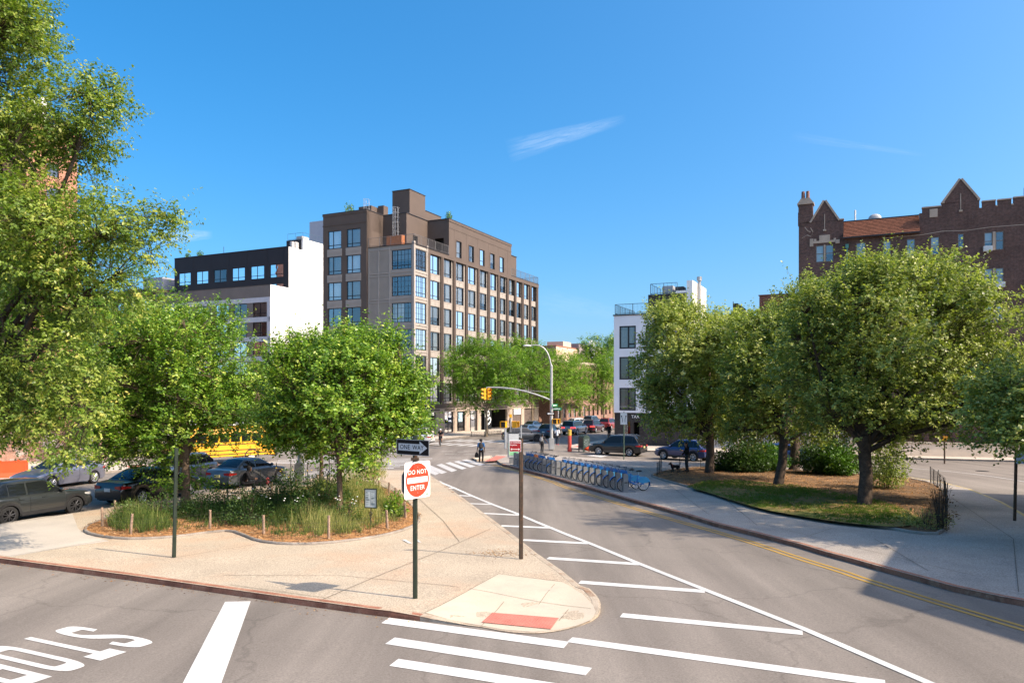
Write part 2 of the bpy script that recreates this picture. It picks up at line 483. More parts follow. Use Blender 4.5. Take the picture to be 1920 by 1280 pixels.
def paint_mat(name, col, wear=0.42):
    m = bpy.data.materials.new(name); MATS[name] = m; nt = NT(m)
    tc = nt.n('ShaderNodeTexCoord'); v = tc.outputs['Object']
    out = nt.n('ShaderNodeOutputMaterial'); b = nt.n('ShaderNodeBsdfPrincipled')
    n1 = noise(nt, v, 1.3, 5); c = ramp(nt, n1.outputs['Fac'], [(0.3, tuple(x * .86 for x in col)), (0.7, col)]).outputs[0]
    n2 = noise(nt, v, 26, 6, 0.75); f = ramp(nt, n2.outputs['Fac'], [(wear - 0.12, (1, 1, 1)), (wear - 0.05, (0, 0, 0))])
    c = mixc(nt, f.outputs[0], c, (.2, .185, .17))
    n3 = noise(nt, v, 0.35, 4); f = ramp(nt, n3.outputs['Fac'], [(0.35, (.82,) * 3), (0.6, (1,) * 3)])
    c = mixc(nt, 1.0, c, f.outputs[0], 'MULTIPLY')
    nt.l(c, b.inputs['Base Color']); b.inputs['Roughness'].default_value = 0.6; b.inputs['Specular IOR Level'].default_value = 0.3
    nt.l(b.outputs[0], out.inputs['Surface'])
    return m
WHITE = paint_mat('white_road_paint', (.70, .68, .64), 0.45)
OLDWHITE = paint_mat('worn_white_road_paint', (.62, .60, .57), 0.50)
YELLOW = paint_mat('yellow_road_paint', (.50, .30, .065), 0.44)
PAVE = M('warm_aggregate_pavement', (.415, .34, .25), .85, .25, var=.10, vscale=.5, fine=.36, fscale=30, bump=.3, bscale=30, col2=(.44, .315, .215), c2scale=.28, c2lo=.48, c2hi=.66)
PAVE2 = M('grey_aggregate_pavement', (.35, .305, .26), .85, .25, var=.14, vscale=.4, fine=.36, fscale=30, bump=.3, bscale=30, col2=(.27, .24, .21), c2scale=.5, c2lo=.5, c2hi=.7)
SLAB = M('pale_concrete', (.51, .435, .33), .8, .25, var=.08, vscale=.9, fine=.10, fscale=70, bump=.1, bscale=60, col2=(.43, .38, .30), c2scale=1.3, c2lo=.5, c2hi=.75)
SLABG = M('grey_concrete_slab', (.46, .41, .345), .8, .25, var=.1, vscale=.8, fine=.14, fscale=50, bump=.1, bscale=60)
KERBM = M('rusty_steel_kerb', (.30, .125, .075), .75, .3, var=.35, vscale=2.2, fine=.2, fscale=30, bump=.3, bscale=12, col2=(.40, .22, .14), c2scale=3, c2lo=.5, c2hi=.7)
KERBC = M('concrete_kerb', (.40, .33, .25), .85, .2, var=.2, vscale=2, fine=.2, fscale=40, bump=.2, bscale=20, col2=(.24, .13, .07), c2scale=1.2, c2lo=.5, c2hi=.66)
GREYK = M('grey_stone_kerb', (.26, .225, .19), .9, .2, var=.25, vscale=2, fine=.2, fscale=40, bump=.3, bscale=20)
JOINT = M('pavement_joint_dirt', (.16, .13, .10), .95, .1, var=.3, vscale=6)
MULCH = M('wood_chip_mulch', (.40, .205, .085), .95, .1, var=.35, vscale=7, fine=.55, fscale=34, bump=1.0, bscale=28, col2=(.20, .10, .05), c2scale=4, c2lo=.5, c2hi=.62)
SOIL = M('leaf_littered_soil', (.15, .095, .055), .95, .1, var=.4, vscale=3, fine=.5, fscale=30, bump=.8, bscale=25, col2=(.28, .155, .075), c2scale=1.2, c2lo=.48, c2hi=.62)
LAWN = M('patchy_lawn', (.12, .13, .035), .95, .1, var=.4, vscale=2, fine=.5, fscale=40, bump=.8, bscale=30, col2=(.26, .17, .075), c2scale=.7, c2lo=.44, c2hi=.58)

far_ground = M('far_ground', (.15, .14, .125), .9, .2, var=.2, vscale=.1)
sheet('ground', [(-2500, -400), (2500, -400), (2500, 4000), (-2500, 4000)], -0.30, far_ground)
sheet('road', [(-140, -9), (130, -9), (130, 300), (-140, 300)], 0.0, ASPH)

# --- triangular pavement island on the left
ISL_N = [(-40, 31.9), (-24, 24.62)]
near = GP([(0, 1046), (240, 1077), (560, 1122), (700, 1141), (787, 1151)], .13)
nose = [G(903, 1176), G(947, 1185), G(1000, 1189), G(1047, 1184), G(1087, 1174), G(1120, 1160), G(1128, 1144), G(1123, 1131), G(1106, 1114)]
east = GP([(1088, 1097), (1055, 1070), (1006, 1036), (965, 1004), (922, 972), (886, 946), (850, 920), (818, 898), (800, 886)], .13)
tip = GP([(790, 883), (760, 881), (710, 881), (665, 883), (630, 887)], .13)
west = [(-11.3, 42.6), (-12.7, 39.6), (-15.0, 33.3), (-17.0, 27.6), (-18.4, 23.6), (-18.6, 22.6), (-18.0, 21.9)]
ISL = [(-17.2, 21.5)] + near + smooth_line(nose, 1) + east + tip + west
RAMP = G(975, 1172)
def ramp_h(x, y):
    d = math.hypot(x - RAMP[0], y - RAMP[1])
    t = min(1.0, max(0.0, (d - 0.9) / 1.7)); t = t * t * (3 - 2 * t)
    return -0.115 * (1 - t)
kerb('kerb', [(-17.2, 21.5)] + near, .17, .134, -.25, KERBM, hf=ramp_h)
kerb('kerb', [near[-1]] + smooth_line(nose, 1) + [east[0]], .17, .134, -.25, KERBC, hf=ramp_h, step=.25)
kerb('kerb', east + tip, .16, .134, -.25, KERBC)
kerb('kerb', [tip[-1]] + west + [(-17.2, 21.5)], .16, .134, -.25, GREYK)
sheet('island_pavement', ISL, .130, PAVE, grid=.8, hf=ramp_h)
slab = [G(797, 1145, .13), G(872, 1110, .13), G(935, 1076, .13), G(1055, 1091, .13), G(1094, 1116, .11)] + [G(1112, 1133, .1), G(1117, 1143, .1), G(1109, 1158, .08), G(1080, 1170, .05), G(1045, 1179, .03), G(1000, 1184, .02), G(947, 1180, .02), G(900, 1171, .03)]
sheet('ramp_slab', slab, .138, SLAB, grid=.3, hf=ramp_h)
TACT = M('red_tactile_paving', (.48, .17, .125), .8, .25, var=.15, vscale=3, fine=.15, fscale=40)
tq = [G(903, 1167, .02), G(1033, 1180, .02), G(1048, 1157, .04), G(923, 1147, .04)]
sheet('tactile_paving', tq, .150, TACT, grid=.3, hf=ramp_h)
mb = MB()
for i in range(24):
    for j in range(9):
        u, v = (i + .5) / 24, (j + .5) / 9
        x = (tq[0][0] * (1 - u) + tq[1][0] * u) * (1 - v) + (tq[3][0] * (1 - u) + tq[2][0] * u) * v
        y = (tq[0][1] * (1 - u) + tq[1][1] * u) * (1 - v) + (tq[3][1] * (1 - u) + tq[2][1] * u) * v
        z = gz(y) + .150 + ramp_h(x, y)
        mb.tube([(x, y, z), (x, y, z + .006)], [.017, .011], 6)
tag(mb.build('tactile_dots', TACT), kind='structure')
def joint(pl, w=.016, off=.142, hf=ramp_h):
    pl = densify(pl, .5); mb = MB()
    a = offset_line(pl, w / 2); b = offset_line(pl, -w / 2)
    vs = [(q[0], q[1], gz(q[1]) + off + (hf(*q) if hf else 0)) for i in range(len(pl)) for q in (a[i], b[i])]
    mb._add(vs, [(2 * i, 2 * i + 1, 2 * i + 3, 2 * i + 2) for i in range(len(pl) - 1)])
    tag(mb.build('pavement_joint', JOINT), kind='structure')
for pl in ([(600, 1126), (700, 1083), (830, 1031), (920, 991)], [(861, 1015), (830, 975), (780, 930)], [(330, 1045), (480, 1020), (620, 1000)][:2], [(797, 1145), (872, 1110), (935, 1076), (1055, 1091)],
           [(20, 1042), (200, 1012), (330, 985)], [(640, 1079), (780, 1092), (860, 1100)], [(420, 1078), (640, 1079)], [(430, 1096), (620, 1122)]):
    joint(GP(pl, .13))
for pl in ([(880, 1106), (960, 1117), (1108, 1138)], [(903, 1165), (945, 1124)], [(1048, 1156), (1066, 1137)], [(1010, 1128), (1040, 1098)]):
    joint(GP(pl, .1), .010, .146)
sheet('ramp_slab', [(-17.0, 21.75), G(22, 1043, .13), G(120, 1026, .13), G(205, 1014, .13), G(160, 1001, .13), G(146, 990, .13), (-16.6, 28.2), (-17.25, 27.3), (-18.2, 23.6), (-18.38, 22.7)], .134, SLABG)
# --- plaza with the bicycle docks on the right
rk = GP([(940, 869), (981, 880), (1036, 893.5), (1087, 908), (1144, 924.5), (1188, 937), (1222, 945.5), (1285, 963), (1339, 979.5), (1410, 996.5), (1500, 1019), (1550, 1034), (1600, 1047), (1650, 1061), (1725, 1081), (1787, 1098), (1875, 1117), (1920, 1125)], .13)
rk2 = [(11.6, 14.0), (12.9, 12.9), (14.6, 12.4), (16.6, 12.9), (18.0, 14.6), (18.6, 17.0), (18.9, 19.5)]
bk = GP([(1955, 985), (1920, 962), (1880, 940), (1855, 930), (1820, 916), (1765, 903), (1700, 893), (1640, 888), (1560, 882), (1440, 874), (1300, 868), (1170, 861), (1100, 857), (1034, 853.5), (965, 851.5), (930, 852)], .13)
PLZ = rk + rk2 + bk + GP([(925, 858)], .13)
kerb('kerb', rk[::1] + rk2, .17, .134, -.25, KERBM)
YK = M('yellow_painted_kerb', (.55, .40, .14), .7, .3, var=.3, vscale=2, fine=.2, col2=(.36, .30, .22), c2scale=2, c2lo=.5, c2hi=.62)
kerb('kerb', [rk2[-1]] + bk[:7], .16, .134, -.25, YK)
kerb('kerb', bk[6:] + GP([(925, 858)], .13) + [rk[0]], .16, .134, -.25, KERBC)
sheet('plaza_pavement', PLZ, .130, PAVE2)
small = GP([(884, 857.5), (893, 861.5), (925, 858.5), (921, 853)], .13)
kerb('kerb', small + small[:1], .15, .134, -.25, KERBC); sheet('median_nose', small, .13, SLAB)
sheet('tactile_paving', GP([(908, 867), (928, 866), (950, 857), (930, 856)], .05), .138, TACT)
for pl in ([(1000, 868), (1240, 875)], [(1290, 878), (1420, 985)], [(1040, 862), (1100, 890)], [(1200, 868), (1330, 965)], [(1640, 1010), (1740, 1070)], [(1780, 930), (1900, 1010), (1910, 1110)], [(1560, 990), (1500, 1010)], [(1420, 1120 - 140), (1620, 1030), (1830, 1080)]):
    joint(GP(pl, .13), hf=None)
# --- pavements across the junction
P3 = M('far_concrete_pavement', (.50, .43, .355), .85, .2, var=.12, vscale=.3, fine=.15, fscale=14)
ux, uy = .4285, .9035      # street grid: u along the avenue, (-.9035,.4285) along the cross street
def BL(t, u): return (-11.7 + ux * t - uy * u, 89 + uy * t + ux * u)
k1 = [BL(-5.6, 60), BL(-5.6, -2.2), BL(-4.6, -4.0), BL(-2.6, -5.0), BL(140, -5.0)]
sheet('far_pavement', [BL(140, 1), BL(140, 30), BL(-3, 60)] + k1, .13, P3)
kerb('kerb', k1[0:], .16, .134, -.25, GREYK, step=3)
def WL(a, d): return (10.3 + uy * a + ux * d, 75.5 - ux * a + uy * d)
k2 = [WL(-3.6, 120), WL(-3.6, -3.0), WL(-2.6, -6.2), WL(0, -7.0), WL(6, -6.3), WL(9.2, -6.0), WL(14, -5.4), WL(25, -5.4), WL(60, -5.4)]
sheet('far_pavement', k2 + [WL(60, 60), WL(0, 120)], .13, P3)
kerb('kerb', k2, .16, .134, -.25, GREYK, step=3)
sheet('tactile_paving', [WL(-2.7, -5.0), WL(-2.7, -2.8), WL(-1.9, -2.8), WL(-1.9, -5.0)], .138, TACT)
sheet('tactile_paving', [WL(-1.0, -6.7), WL(2.0, -6.9), WL(2.0, -6.1), WL(-1.0, -5.9)], .138, TACT)
# left side of the left street
k3 = [(-46, 8), (-30.4, 31.0), (-28.6, 38.0), (-25.3, 47.5), (-24.2, 50.2), (-25.4, 52.6), (-30, 55.5), (-75, 76.5)]
sheet('far_pavement', k3[::-1] + [(-75, 8)], .13, P3)
kerb('kerb', k3[::-1], .16, .134, -.25, GREYK, step=2)
sheet('tactile_paving', [(-25.0, 49.2), (-24.5, 50.4), (-25.6, 52.0), (-26.4, 50.9)], .138, TACT)
# --- painted markings
def quads(name, lst, mat, h=0.0, off=.008):
    mb = MB()
    for q in lst:
        mb.poly([(x, y, gz(y) + off) for x, y in (q if isinstance(q[0][0], float) and abs(q[0][1]) < 200 and False else q)])
    return tag(mb.build(name, mat), kind='structure')
def ext(a, b, k):  # point beyond b
    return (a[0] + (b[0] - a[0]) * k, a[1] + (b[1] - a[1]) * k)
cw = []
for q in ([(715, 1168), (730, 1158), (1067, 1203), (1057, 1215)], [(722, 1207), (740, 1195), (1110, 1252), (1098, 1266)], [(730, 1248), (747, 1235), (1160, 1299), (1148, 1315)], [(740, 1296), (756, 1281), (1215, 1352), (1204, 1371)]):
    cw.append(GP(q))
quads('crosswalk_marking', cw, WHITE)
a0, a1, b1, b0 = GP([(422, 1128), (470, 1127), (415, 1280), (343, 1280)])
quads('stop_bar', [[a0, a1, ext(a1, b1, 2.4), ext(a0, b0, 2.4)]], WHITE)
wl = GP([(800, 893.5), (849, 913.5), (886, 930), (926, 946.5), (966, 961.5), (1000, 976), (1058, 1000), (1107, 1019), (1193, 1054.5), (1280, 1089), (1505, 1178), (1743, 1281)])
wl.append(ext(wl[-2], wl[-1], 2.2))
band('edge_line', wl, .17, .012, WHITE)
for a, b in ([(814, 901.5), (826, 902.5)], [(829, 914), (851, 915.5)], [(850, 928), (887, 930)], [(872, 943.5), (924, 945.5)], [(900, 961.8), (975, 965.5)], [(939, 985.5), (1036, 989.5)], [(980, 1012), (1104, 1018.5)], [(1027, 1046), (1200, 1057.5)], [(1087, 1091), (1322, 1108.5)], [(1165, 1153), (1505, 1186)], [(1068, 1199), (1660, 1281)]):
    band('hatch_marking', [G(*a), G(*b)], .30, .008, WHITE)
yl = GP([(925, 871.5), (940, 874.5), (974, 884), (1039, 904), (1053, 911), (1099, 925), (1138, 937), (1202, 956.5), (1264, 975), (1316, 989.5), (1347, 998), (1420, 1020), (1500, 1047), (1575, 1070), (1620, 1086), (1675, 1103), (1750, 1127), (1860, 1160), (1920, 1178)])
yl.append(ext(yl[-2], yl[-1], 3.0))
yl = smooth_line(yl, 1)
for d in (.11, -.11): band('centre_line', offset_line(yl, d), .10, .008, YELLOW)
wl2 = smooth_line(GP([(1700, 877), (1760, 881.5), (1840, 890), (1920, 902)]) + [(27.5, 37), (29.5, 28)], 1)
band('edge_line', wl2, .13, .008, OLDWHITE)
cw = []
for q in ([(794, 881), (803, 877.5), (824, 887), (816, 890.5)], [(796, 874.5), (807, 872), (838, 885), (828, 888)], [(818, 871.5), (828, 869), (857, 881.5), (847, 884.5)], [(835, 868), (844, 866), (875, 877.5), (866, 880)], [(851, 865.2), (860, 863.4), (892, 874), (882, 876.5)], [(866, 862.5), (875, 860.6), (910, 870.5), (899, 872.8)]):
    cw.append(GP(q))
quads('crosswalk_marking', cw, OLDWHITE)
# crossing of the cross street on the left, bars along that street
cw = []
for k in range(13):
    o = 43.6 + k * 1.35
    cw.append([(-13.6 + .28 * k, o), (-9.2 + .28 * k - k * .05, o + .2), (-9.2 + .28 * k - k * .05, o + .72), (-13.6 + .28 * k, o + .5)])
for k in range(9):
    o = 55.0 + k * 1.35
    cw.append([(-19.0 + .40 * k, o), (-13.6 + .40 * k, o + .2), (-13.6 + .40 * k, o + .72), (-19.0 + .40 * k, o + .5)])
quads('crosswalk_marking', cw, OLDWHITE)
# crossings on the far side of the junction
cw = []
for k in range(14):
    t0 = -9.8; u0 = -3.2 + k * 1.25 - 12
    cw.append([BL(-9.6, 4.4 - k * 1.3), BL(-6.6, 4.4 - k * 1.3), BL(-6.6, 3.8 - k * 1.3), BL(-9.6, 3.8 - k * 1.3)])
quads('crosswalk_marking', cw, OLDWHITE)
cw = []
for k in range(8):
    cw.append([BL(-4.2, -6.6 - k * 1.3), BL(-.4, -6.6 - k * 1.3), BL(-.4, -7.2 - k * 1.3), BL(-4.2, -7.2 - k * 1.3)])
quads('crosswalk_marking', cw, OLDWHITE)
dashes = [(845, 851), (868, 847), (880, 851.5), (900, 843), (917, 842), (926, 846), (852, 858), (838, 846), (1010, 843), (985, 848), (880, 845)]
mb = MB()
for a, b in dashes:
    x, y = G(a, b); mb.poly([(x + dx, y + dy, gz(y) + .008) for dx, dy in ((-.5, -.1), (.5, .12), (.5, .26), (-.5, .04))])
tag(mb.build('lane_dashes', OLDWHITE), kind='structure')
b1 = GP([(1100, 854), (1118, 851.5), (1146, 853), (1128, 857)]); quads('stop_bar', [b1], OLDWHITE)
# STOP on the near street, read from the left
up = Vector((.9035, -.4285)); rd = Vector((-.4285, -.9035))
def thick(mb, pts, th, F2, closed=False):
    L = offset_line(pts, th / 2, closed); Q = offset_line(pts, -th / 2, closed); n = len(pts)
    for i in range(n if closed else n - 1):
        j = (i + 1) % n; mb.poly([F2(*L[i]), F2(*Q[i]), F2(*Q[j]), F2(*L[j])])
mb = MB(); S0 = Vector(G(193, 1193))
for i, ch in enumerate('STOP'):
    def F2(a, b, i=i):
        q = S0 + rd * (.64 * i + (a - .5) * .48) + up * ((b - .7) / 1.4 * 2.3)
        return (q.x, q.y, gz(q.y) + .008)
    if ch == 'S': thick(mb, smooth_line([(.88, .98), (.84, 1.26), (.5, 1.27), (.14, 1.26), (.12, .92), (.4, .76), (.62, .66), (.88, .50), (.86, .13), (.5, .13), (.16, .13), (.12, .42)], 3), .25, F2)
    if ch == 'T': mb.poly([F2(0, 1.14), F2(1, 1.14), F2(1, 1.4), F2(0, 1.4)]); mb.poly([F2(.37, 0), F2(.63, 0), F2(.63, 1.14), F2(.37, 1.14)])
    if ch == 'O': thick(mb, smooth_line([(.13, .13), (.5, .10), (.87, .13), (.87, .7), (.87, 1.27), (.5, 1.30), (.13, 1.27), (.13, .7)], 3, True), .25, F2, True)
    if ch == 'P': mb.poly([F2(0, 0), F2(.26, 0), F2(.26, 1.4), F2(0, 1.4)]); thick(mb, [(.26, 1.275)] + smooth_line([(.5, 1.275), (.88, 1.26), (.88, .94), (.88, .66), (.5, .645)], 3) + [(.26, .645)], .25, F2)
tag(mb.build('stop_lettering', WHITE), kind='structure')
# chalk scrawl on the island
band('paint_scrawl', GP([(757, 1012), (770, 1019)], .13), .10, .146, WHITE); band('paint_scrawl', GP([(778, 1010), (788, 1017)], .13), .07, .146, WHITE)
# ================================================================ buildings
GLASS = glass_mat('coated_window_glass', (.86, .89, .88), .17, .01, wave=.12)
GLASS_DK = glass_mat('dim_window_glass', (.45, .48, .5), .14, .015, wave=.15)
FRAME = M('black_window_frame', (.014, .014, .017), .45, .4, var=.2)
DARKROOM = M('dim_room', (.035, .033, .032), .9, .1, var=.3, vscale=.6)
CURT = M('white_curtain', (.78, .76, .70), .9, .1, var=.10, vscale=6)
BLIND = M('grey_roller_blind', (.55, .54, .52), .9, .1, var=.06)
BROWN = M('brown_panel_cladding', (.108, .081, .066), .75, .25, var=.07, vscale=.6, fine=.06, fscale=30, bump=.05)
TAN = M('taupe_panel_cladding', (.33, .288, .25), .75, .25, var=.07, vscale=.7, fine=.05, fscale=30, bump=.05)
STONE = M('pale_stone_base', (.40, .32, .255), .8, .25, var=.10, vscale=.8, fine=.08, fscale=20, bump=.08)
COPING = M('dark_metal_coping', (.035, .03, .03), .5, .4, var=.2)
RAILM = M('grey_steel_railing', (.17, .16, .155), .5, .5, metal=.3, var=.1)
ROOFM = M('grey_roof_membrane', (.22, .21, .20), .9, .2, var=.15, vscale=.4)
def mirror_pts(f, lst): return [f(*p) for p in lst]
def facade(mb, f, s0, s1, z0, z1, holes, dep=.16, room=.9, mi_wall=0, mi_room=1):
    """wall in the plane f(s, z, d) (d metres inward) with real openings, reveals and a dim room behind each"""
    S = sorted(set([s0, s1] + [h[0] for h in holes] + [h[1] for h in holes]))
    Z = sorted(set([z0, z1] + [h[2] for h in holes] + [h[3] for h in holes]))
    S = [s for s in S if s0 - 1e-6 <= s <= s1 + 1e-6]; Z = [z for z in Z if z0 - 1e-6 <= z <= z1 + 1e-6]
    mb.mi = mi_wall
    for i in range(len(S) - 1):
        run = None
        for j in range(len(Z) - 1):
            a, b, c, d = S[i], S[i + 1], Z[j], Z[j + 1]
            cm = ((a + b) / 2, (c + d) / 2)
            if any(h[0] < cm[0] < h[1] and h[2] < cm[1] < h[3] for h in holes): continue
            mb.poly([f(a, c, 0), f(b, c, 0), f(b, d, 0), f(a, d, 0)])
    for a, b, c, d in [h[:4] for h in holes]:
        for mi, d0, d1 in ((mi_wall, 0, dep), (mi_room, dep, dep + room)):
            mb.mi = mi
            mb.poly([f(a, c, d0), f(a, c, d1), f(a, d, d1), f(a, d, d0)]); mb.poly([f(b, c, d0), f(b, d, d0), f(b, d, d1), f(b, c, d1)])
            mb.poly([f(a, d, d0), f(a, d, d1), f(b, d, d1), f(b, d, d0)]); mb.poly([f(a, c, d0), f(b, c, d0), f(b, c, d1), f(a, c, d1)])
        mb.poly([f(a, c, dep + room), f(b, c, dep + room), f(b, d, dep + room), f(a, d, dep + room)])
    mb.mi = 0
WCACHE = {}
def fbox(mb, f, a, b, c, d, e0, e1):
    """box between s a..b, z c..d, depth e0..e1 in facade coordinates"""
    P = [f(a, c, e0), f(b, c, e0), f(b, c, e1), f(a, c, e1), f(a, d, e0), f(b, d, e0), f(b, d, e1), f(a, d, e1)]
    mb._add(P, [(0, 3, 2, 1), (4, 5, 6, 7), (0, 1, 5, 4), (1, 2, 6, 5), (2, 3, 7, 6), (3, 0, 4, 7)])
def window(parent, f, a, b, c, d, vs=(), hs=(), curtain=0, dep=.10, fw=.055, glass=None, frame=None, muntin=(), name='window', rnd=None):
    """one window: frame and bars, with pane and curtain as sub-parts. vs / hs are bar positions 0..1; hs items (z, s0, s1)"""
    mb = MB(); e0, e1 = dep - .05, dep + .03
    fbox(mb, f, a, a + fw, c, d, e0, e1); fbox(mb, f, b - fw, b, c, d, e0, e1)
    fbox(mb, f, a + fw, b - fw, c, c + fw, e0, e1); fbox(mb, f, a + fw, b - fw, d - fw, d, e0, e1)
    w, h = b - a, d - c
    for v in vs: fbox(mb, f, a + w * v - fw / 2, a + w * v + fw / 2, c + fw, d - fw, e0 + .004, e1 - .004)
    for z, s0, s1 in hs: fbox(mb, f, a + w * s0 + fw * .55, a + w * s1 - fw * .55, c + h * z - fw / 2, c + h * z + fw / 2, e0 + .008, e1 - .008)
    for kind, q in muntin:
        t = .014
        if kind == 'v': fbox(mb, f, a + w * q - t, a + w * q + t, c + fw, d - fw, e0 + .02, e1 - .02)
        else: fbox(mb, f, a + fw, b - fw, c + h * q - t, c + h * q + t, e0 + .022, e1 - .022)
    o = mb.build(name, frame or FRAME, parent)
    mb = MB(); fbox(mb, f, a + fw * .5, b - fw * .5, c + fw * .5, d - fw * .5, dep - .008, dep + .008)
    # one pane surface, tipped by a fraction of a degree as glazing always is
    r = rnd or random
    k = [r.uniform(-.006, .006) * 1.0 for _ in range(4)]
    mb = MB(); mb.poly([f(a + fw * .5, c + fw * .5, dep + k[0]), f(b - fw * .5, c + fw * .5, dep + k[1]), f(b - fw * .5, d - fw * .5, dep + k[0] + k[1] + k[2]), f(a + fw * .5, d - fw * .5, dep + 2 * k[0] + k[2])])
    mb.build('pane', glass or GLASS, o)
    if curtain:
        mb = MB(); n = 14
        def drape(s0, s1, z0):
            vs = []
            for i in range(n + 1):
                s = s0 + (s1 - s0) * i / n; dd = dep + .16 + .035 * (1 if i % 2 else -1) * (0.6 + .4 * math.sin(i * 1.7))
                vs += [f(s, z0, dd), f(s, d - .05, dd)]
            mb._add(vs, [(2 * i, 2 * i + 2, 2 * i + 3, 2 * i + 1) for i in range(n)])
        if curtain == 1: drape(a + fw, b - fw, c + .03)
        elif curtain == 2: drape(a + w * .42, b - fw, c + .03)
        elif curtain == 3: drape(a + fw, a + w * .30, c + .03); drape(a + w * .72, b - fw, c + .03)
        elif curtain == 4: mb.poly([f(a + fw, c + h * .42, dep + .1), f(b - fw, c + h * .42, dep + .1), f(b - fw, d - fw, dep + .1), f(a + fw, d - fw, dep + .1)])
        mb.build('curtain' if curtain != 4 else 'blind', CURT if curtain != 4 else BLIND, o)
    return o
def railing(parent, pts, h=1.05, step=.14, mat=None, name='railing', base=0.0, post=1.6):
    mb = MB()
    for i in range(len(pts) - 1):
        a, b = Vector(pts[i]), Vector(pts[i + 1]); L = (b - a).length; n = max(1, int(L / post))
        for z in (base + .12, base + h): mb.tube([a + Vector((0, 0, z)), b + Vector((0, 0, z))], .025, 4)
        for k in range(n + 1):
            p = a.lerp(b, k / n); mb.tube([p, p + Vector((0, 0, base + h))], .028, 4)
        if step:
            m = int(L / step)
            for k in range(m):
                p = a.lerp(b, (k + .5) / m); mb.tube([p + Vector((0, 0, base + .12)), p + Vector((0, 0, base + h))], .009, 3, False)
    return mb.build(name, mat or RAILM, parent)
rnd = random.Random(5)
# ------------------------------------------------ the brown apartment block on the corner
GB = gz(90)                       # ground there
Z0 = GB                           # building base
CB = thing('apartment_building', 'seven storey brown and taupe apartment block with roof terraces on the junction corner', 'building', (-11.7, 89, Z0), math.atan2(uy, ux))
RB = -GB + H0                     # camera height above its base
fr = lambda s, z, d: (s, d, z)    # right-hand front, local y = 0
fl = lambda s, z, d: (d, s, z)    # left-hand front, local x = 0
ROOF = RB + 17.75; TOP = RB + 22.45; SOF = RB - 1.4
heads = [RB + 17.2 - 3.2 * k for k in range(6)]
WH = 2.34
cols = [(4.1, 6.33), (7.1, 9.35), (10.36, 12.6), (13.75, 16.0), (17.1, 19.3), (20.2, 22.44), (23.36, 25.5), (26.3, 28.45), (28.9, 31.05), (31.76, 33.9), (34.77, 36.8)]
pil = [3.42] + [(cols[i][1] + cols[i + 1][0]) / 2 for i in range(10)] + [37.1]
LEN = 37.5; DEEP = 17.0
# recessed field of the right front: brown piers stand 0.25 proud of taupe spandrels
mb = MB()
holes = [(a, b, h - WH, h) for (a, b) in cols for h in heads]
facade(mb, lambda s, z, d: (s, d + .22, z), 3.42, LEN, SOF + .02, ROOF - .55, holes)
facade(mb, fr, .0, 3.1, SOF + .02, ROOF, [(.30, 2.75, h - 2.45, h + .05) for h in heads])
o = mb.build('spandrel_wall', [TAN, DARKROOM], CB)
mb = MB()
for i, p in enumerate(pil):
    wd = .30 if i not in (0, 11) else .36
    fbox(mb, fr, p - wd, p + wd, SOF, ROOF - .55, 0.0, .40)
    fbox(mb, fr, p - .10, p + .10, SOF + .4, ROOF - .56, -.07, -.002)
fbox(mb, fr, 3.06, LEN, ROOF - .55, ROOF + .0, -.03, .4)
fbox(mb, fr, 3.06, LEN, SOF - .85, SOF, -.03, .4)
# storeys above: set back at both ends
def tz(t0, t1, y, za, zb): fbox(mb, fr, t0, t1, za, zb, y, y + .35)
o = mb.build('brown_pier_frame', BROWN, CB)
mb = MB()                                        # spandrel panel joints
for (a, b) in cols:
    for h in heads[1:]:
        z0 = h + .06; z1 = h + 3.2 - WH - .06
        for q in (.06, .5, .94):
            s = a + (b - a) * q; fbox(mb, lambda s, z, d: (s, d + .22, z), s - .03, s + .03, z0 + .1, z1 - .1, -.025, .01)
        for z in (z0, z1 - .1): fbox(mb, lambda s, z, d: (s, d + .22, z), a - .1, b + .1, z, z + .1, -.03, .01)
for h in heads:
    fbox(mb, fr, -.05, 3.1, h - 2.45 - .30, h - 2.45 - .16, -.06, .01); fbox(mb, fr, -.05, 3.1, h + .12, h + .24, -.06, .01)
    fbox(mb, fl, .02, 6.6, h - 2.45 - .30, h - 2.45 - .16, -.06, .01); fbox(mb, fl, .02, 6.6, h + .12, h + .24, -.06, .01)
for s in (3.0,): fbox(mb, fr, s - .1, s + .1, SOF, ROOF + .3, -.08, .01)
for s in (3.45, 5.06, 6.5): fbox(mb, fl, s - .1, s + .1, SOF, ROOF + .02, -.055, .01)
mb.build('trim', TAN, CB)
mb = MB(); fbox(mb, lambda s, z, d: (d, s, z), -.10, .22, 0.3, ROOF + .35, -.10, .22); mb.build('corner_post', TAN, CB)
# left front: taupe bay, then brown bay two windows wide
mb = MB()
facade(mb, fl, .22, 6.66, SOF - 5, ROOF, [(.35, 3.15, h - 2.35, h + .0) for h in heads])
for k in range(46):                               # vertical ribs of the cladding
    s = 3.62 + k * .065
    if abs(s - 5.06) > .12: fbox(mb, fl, s - .012, s + .012, SOF - 4, ROOF - .3, -.02, .005)
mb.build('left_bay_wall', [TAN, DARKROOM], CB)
lh = [RB + 20.3 - 3.24 * k for k in range(7)]
mb = MB()
facade(mb, lambda s, z, d: (d - .25, s, z), 6.66, 13.4, 0, TOP, [(a, b, h - 2.25, h) for a, b in ((7.62, 9.72), (10.55, 12.62)) for h in lh])
mb.poly([(-.25, 6.66, 0), (-.25, 6.66, TOP), (3.3, 6.66, TOP), (3.3, 6.66, 0)])
mb.poly([(-.25, 13.4, 0), (-.25, 13.4, TOP), (DEEP + 20, 13.4, TOP), (DEEP + 20, 13.4, 0)])
fbox(mb, lambda s, z, d: (d - .25, s, z), 6.6, 13.46, TOP - 1.5, TOP - 1.38, -.05, .02)
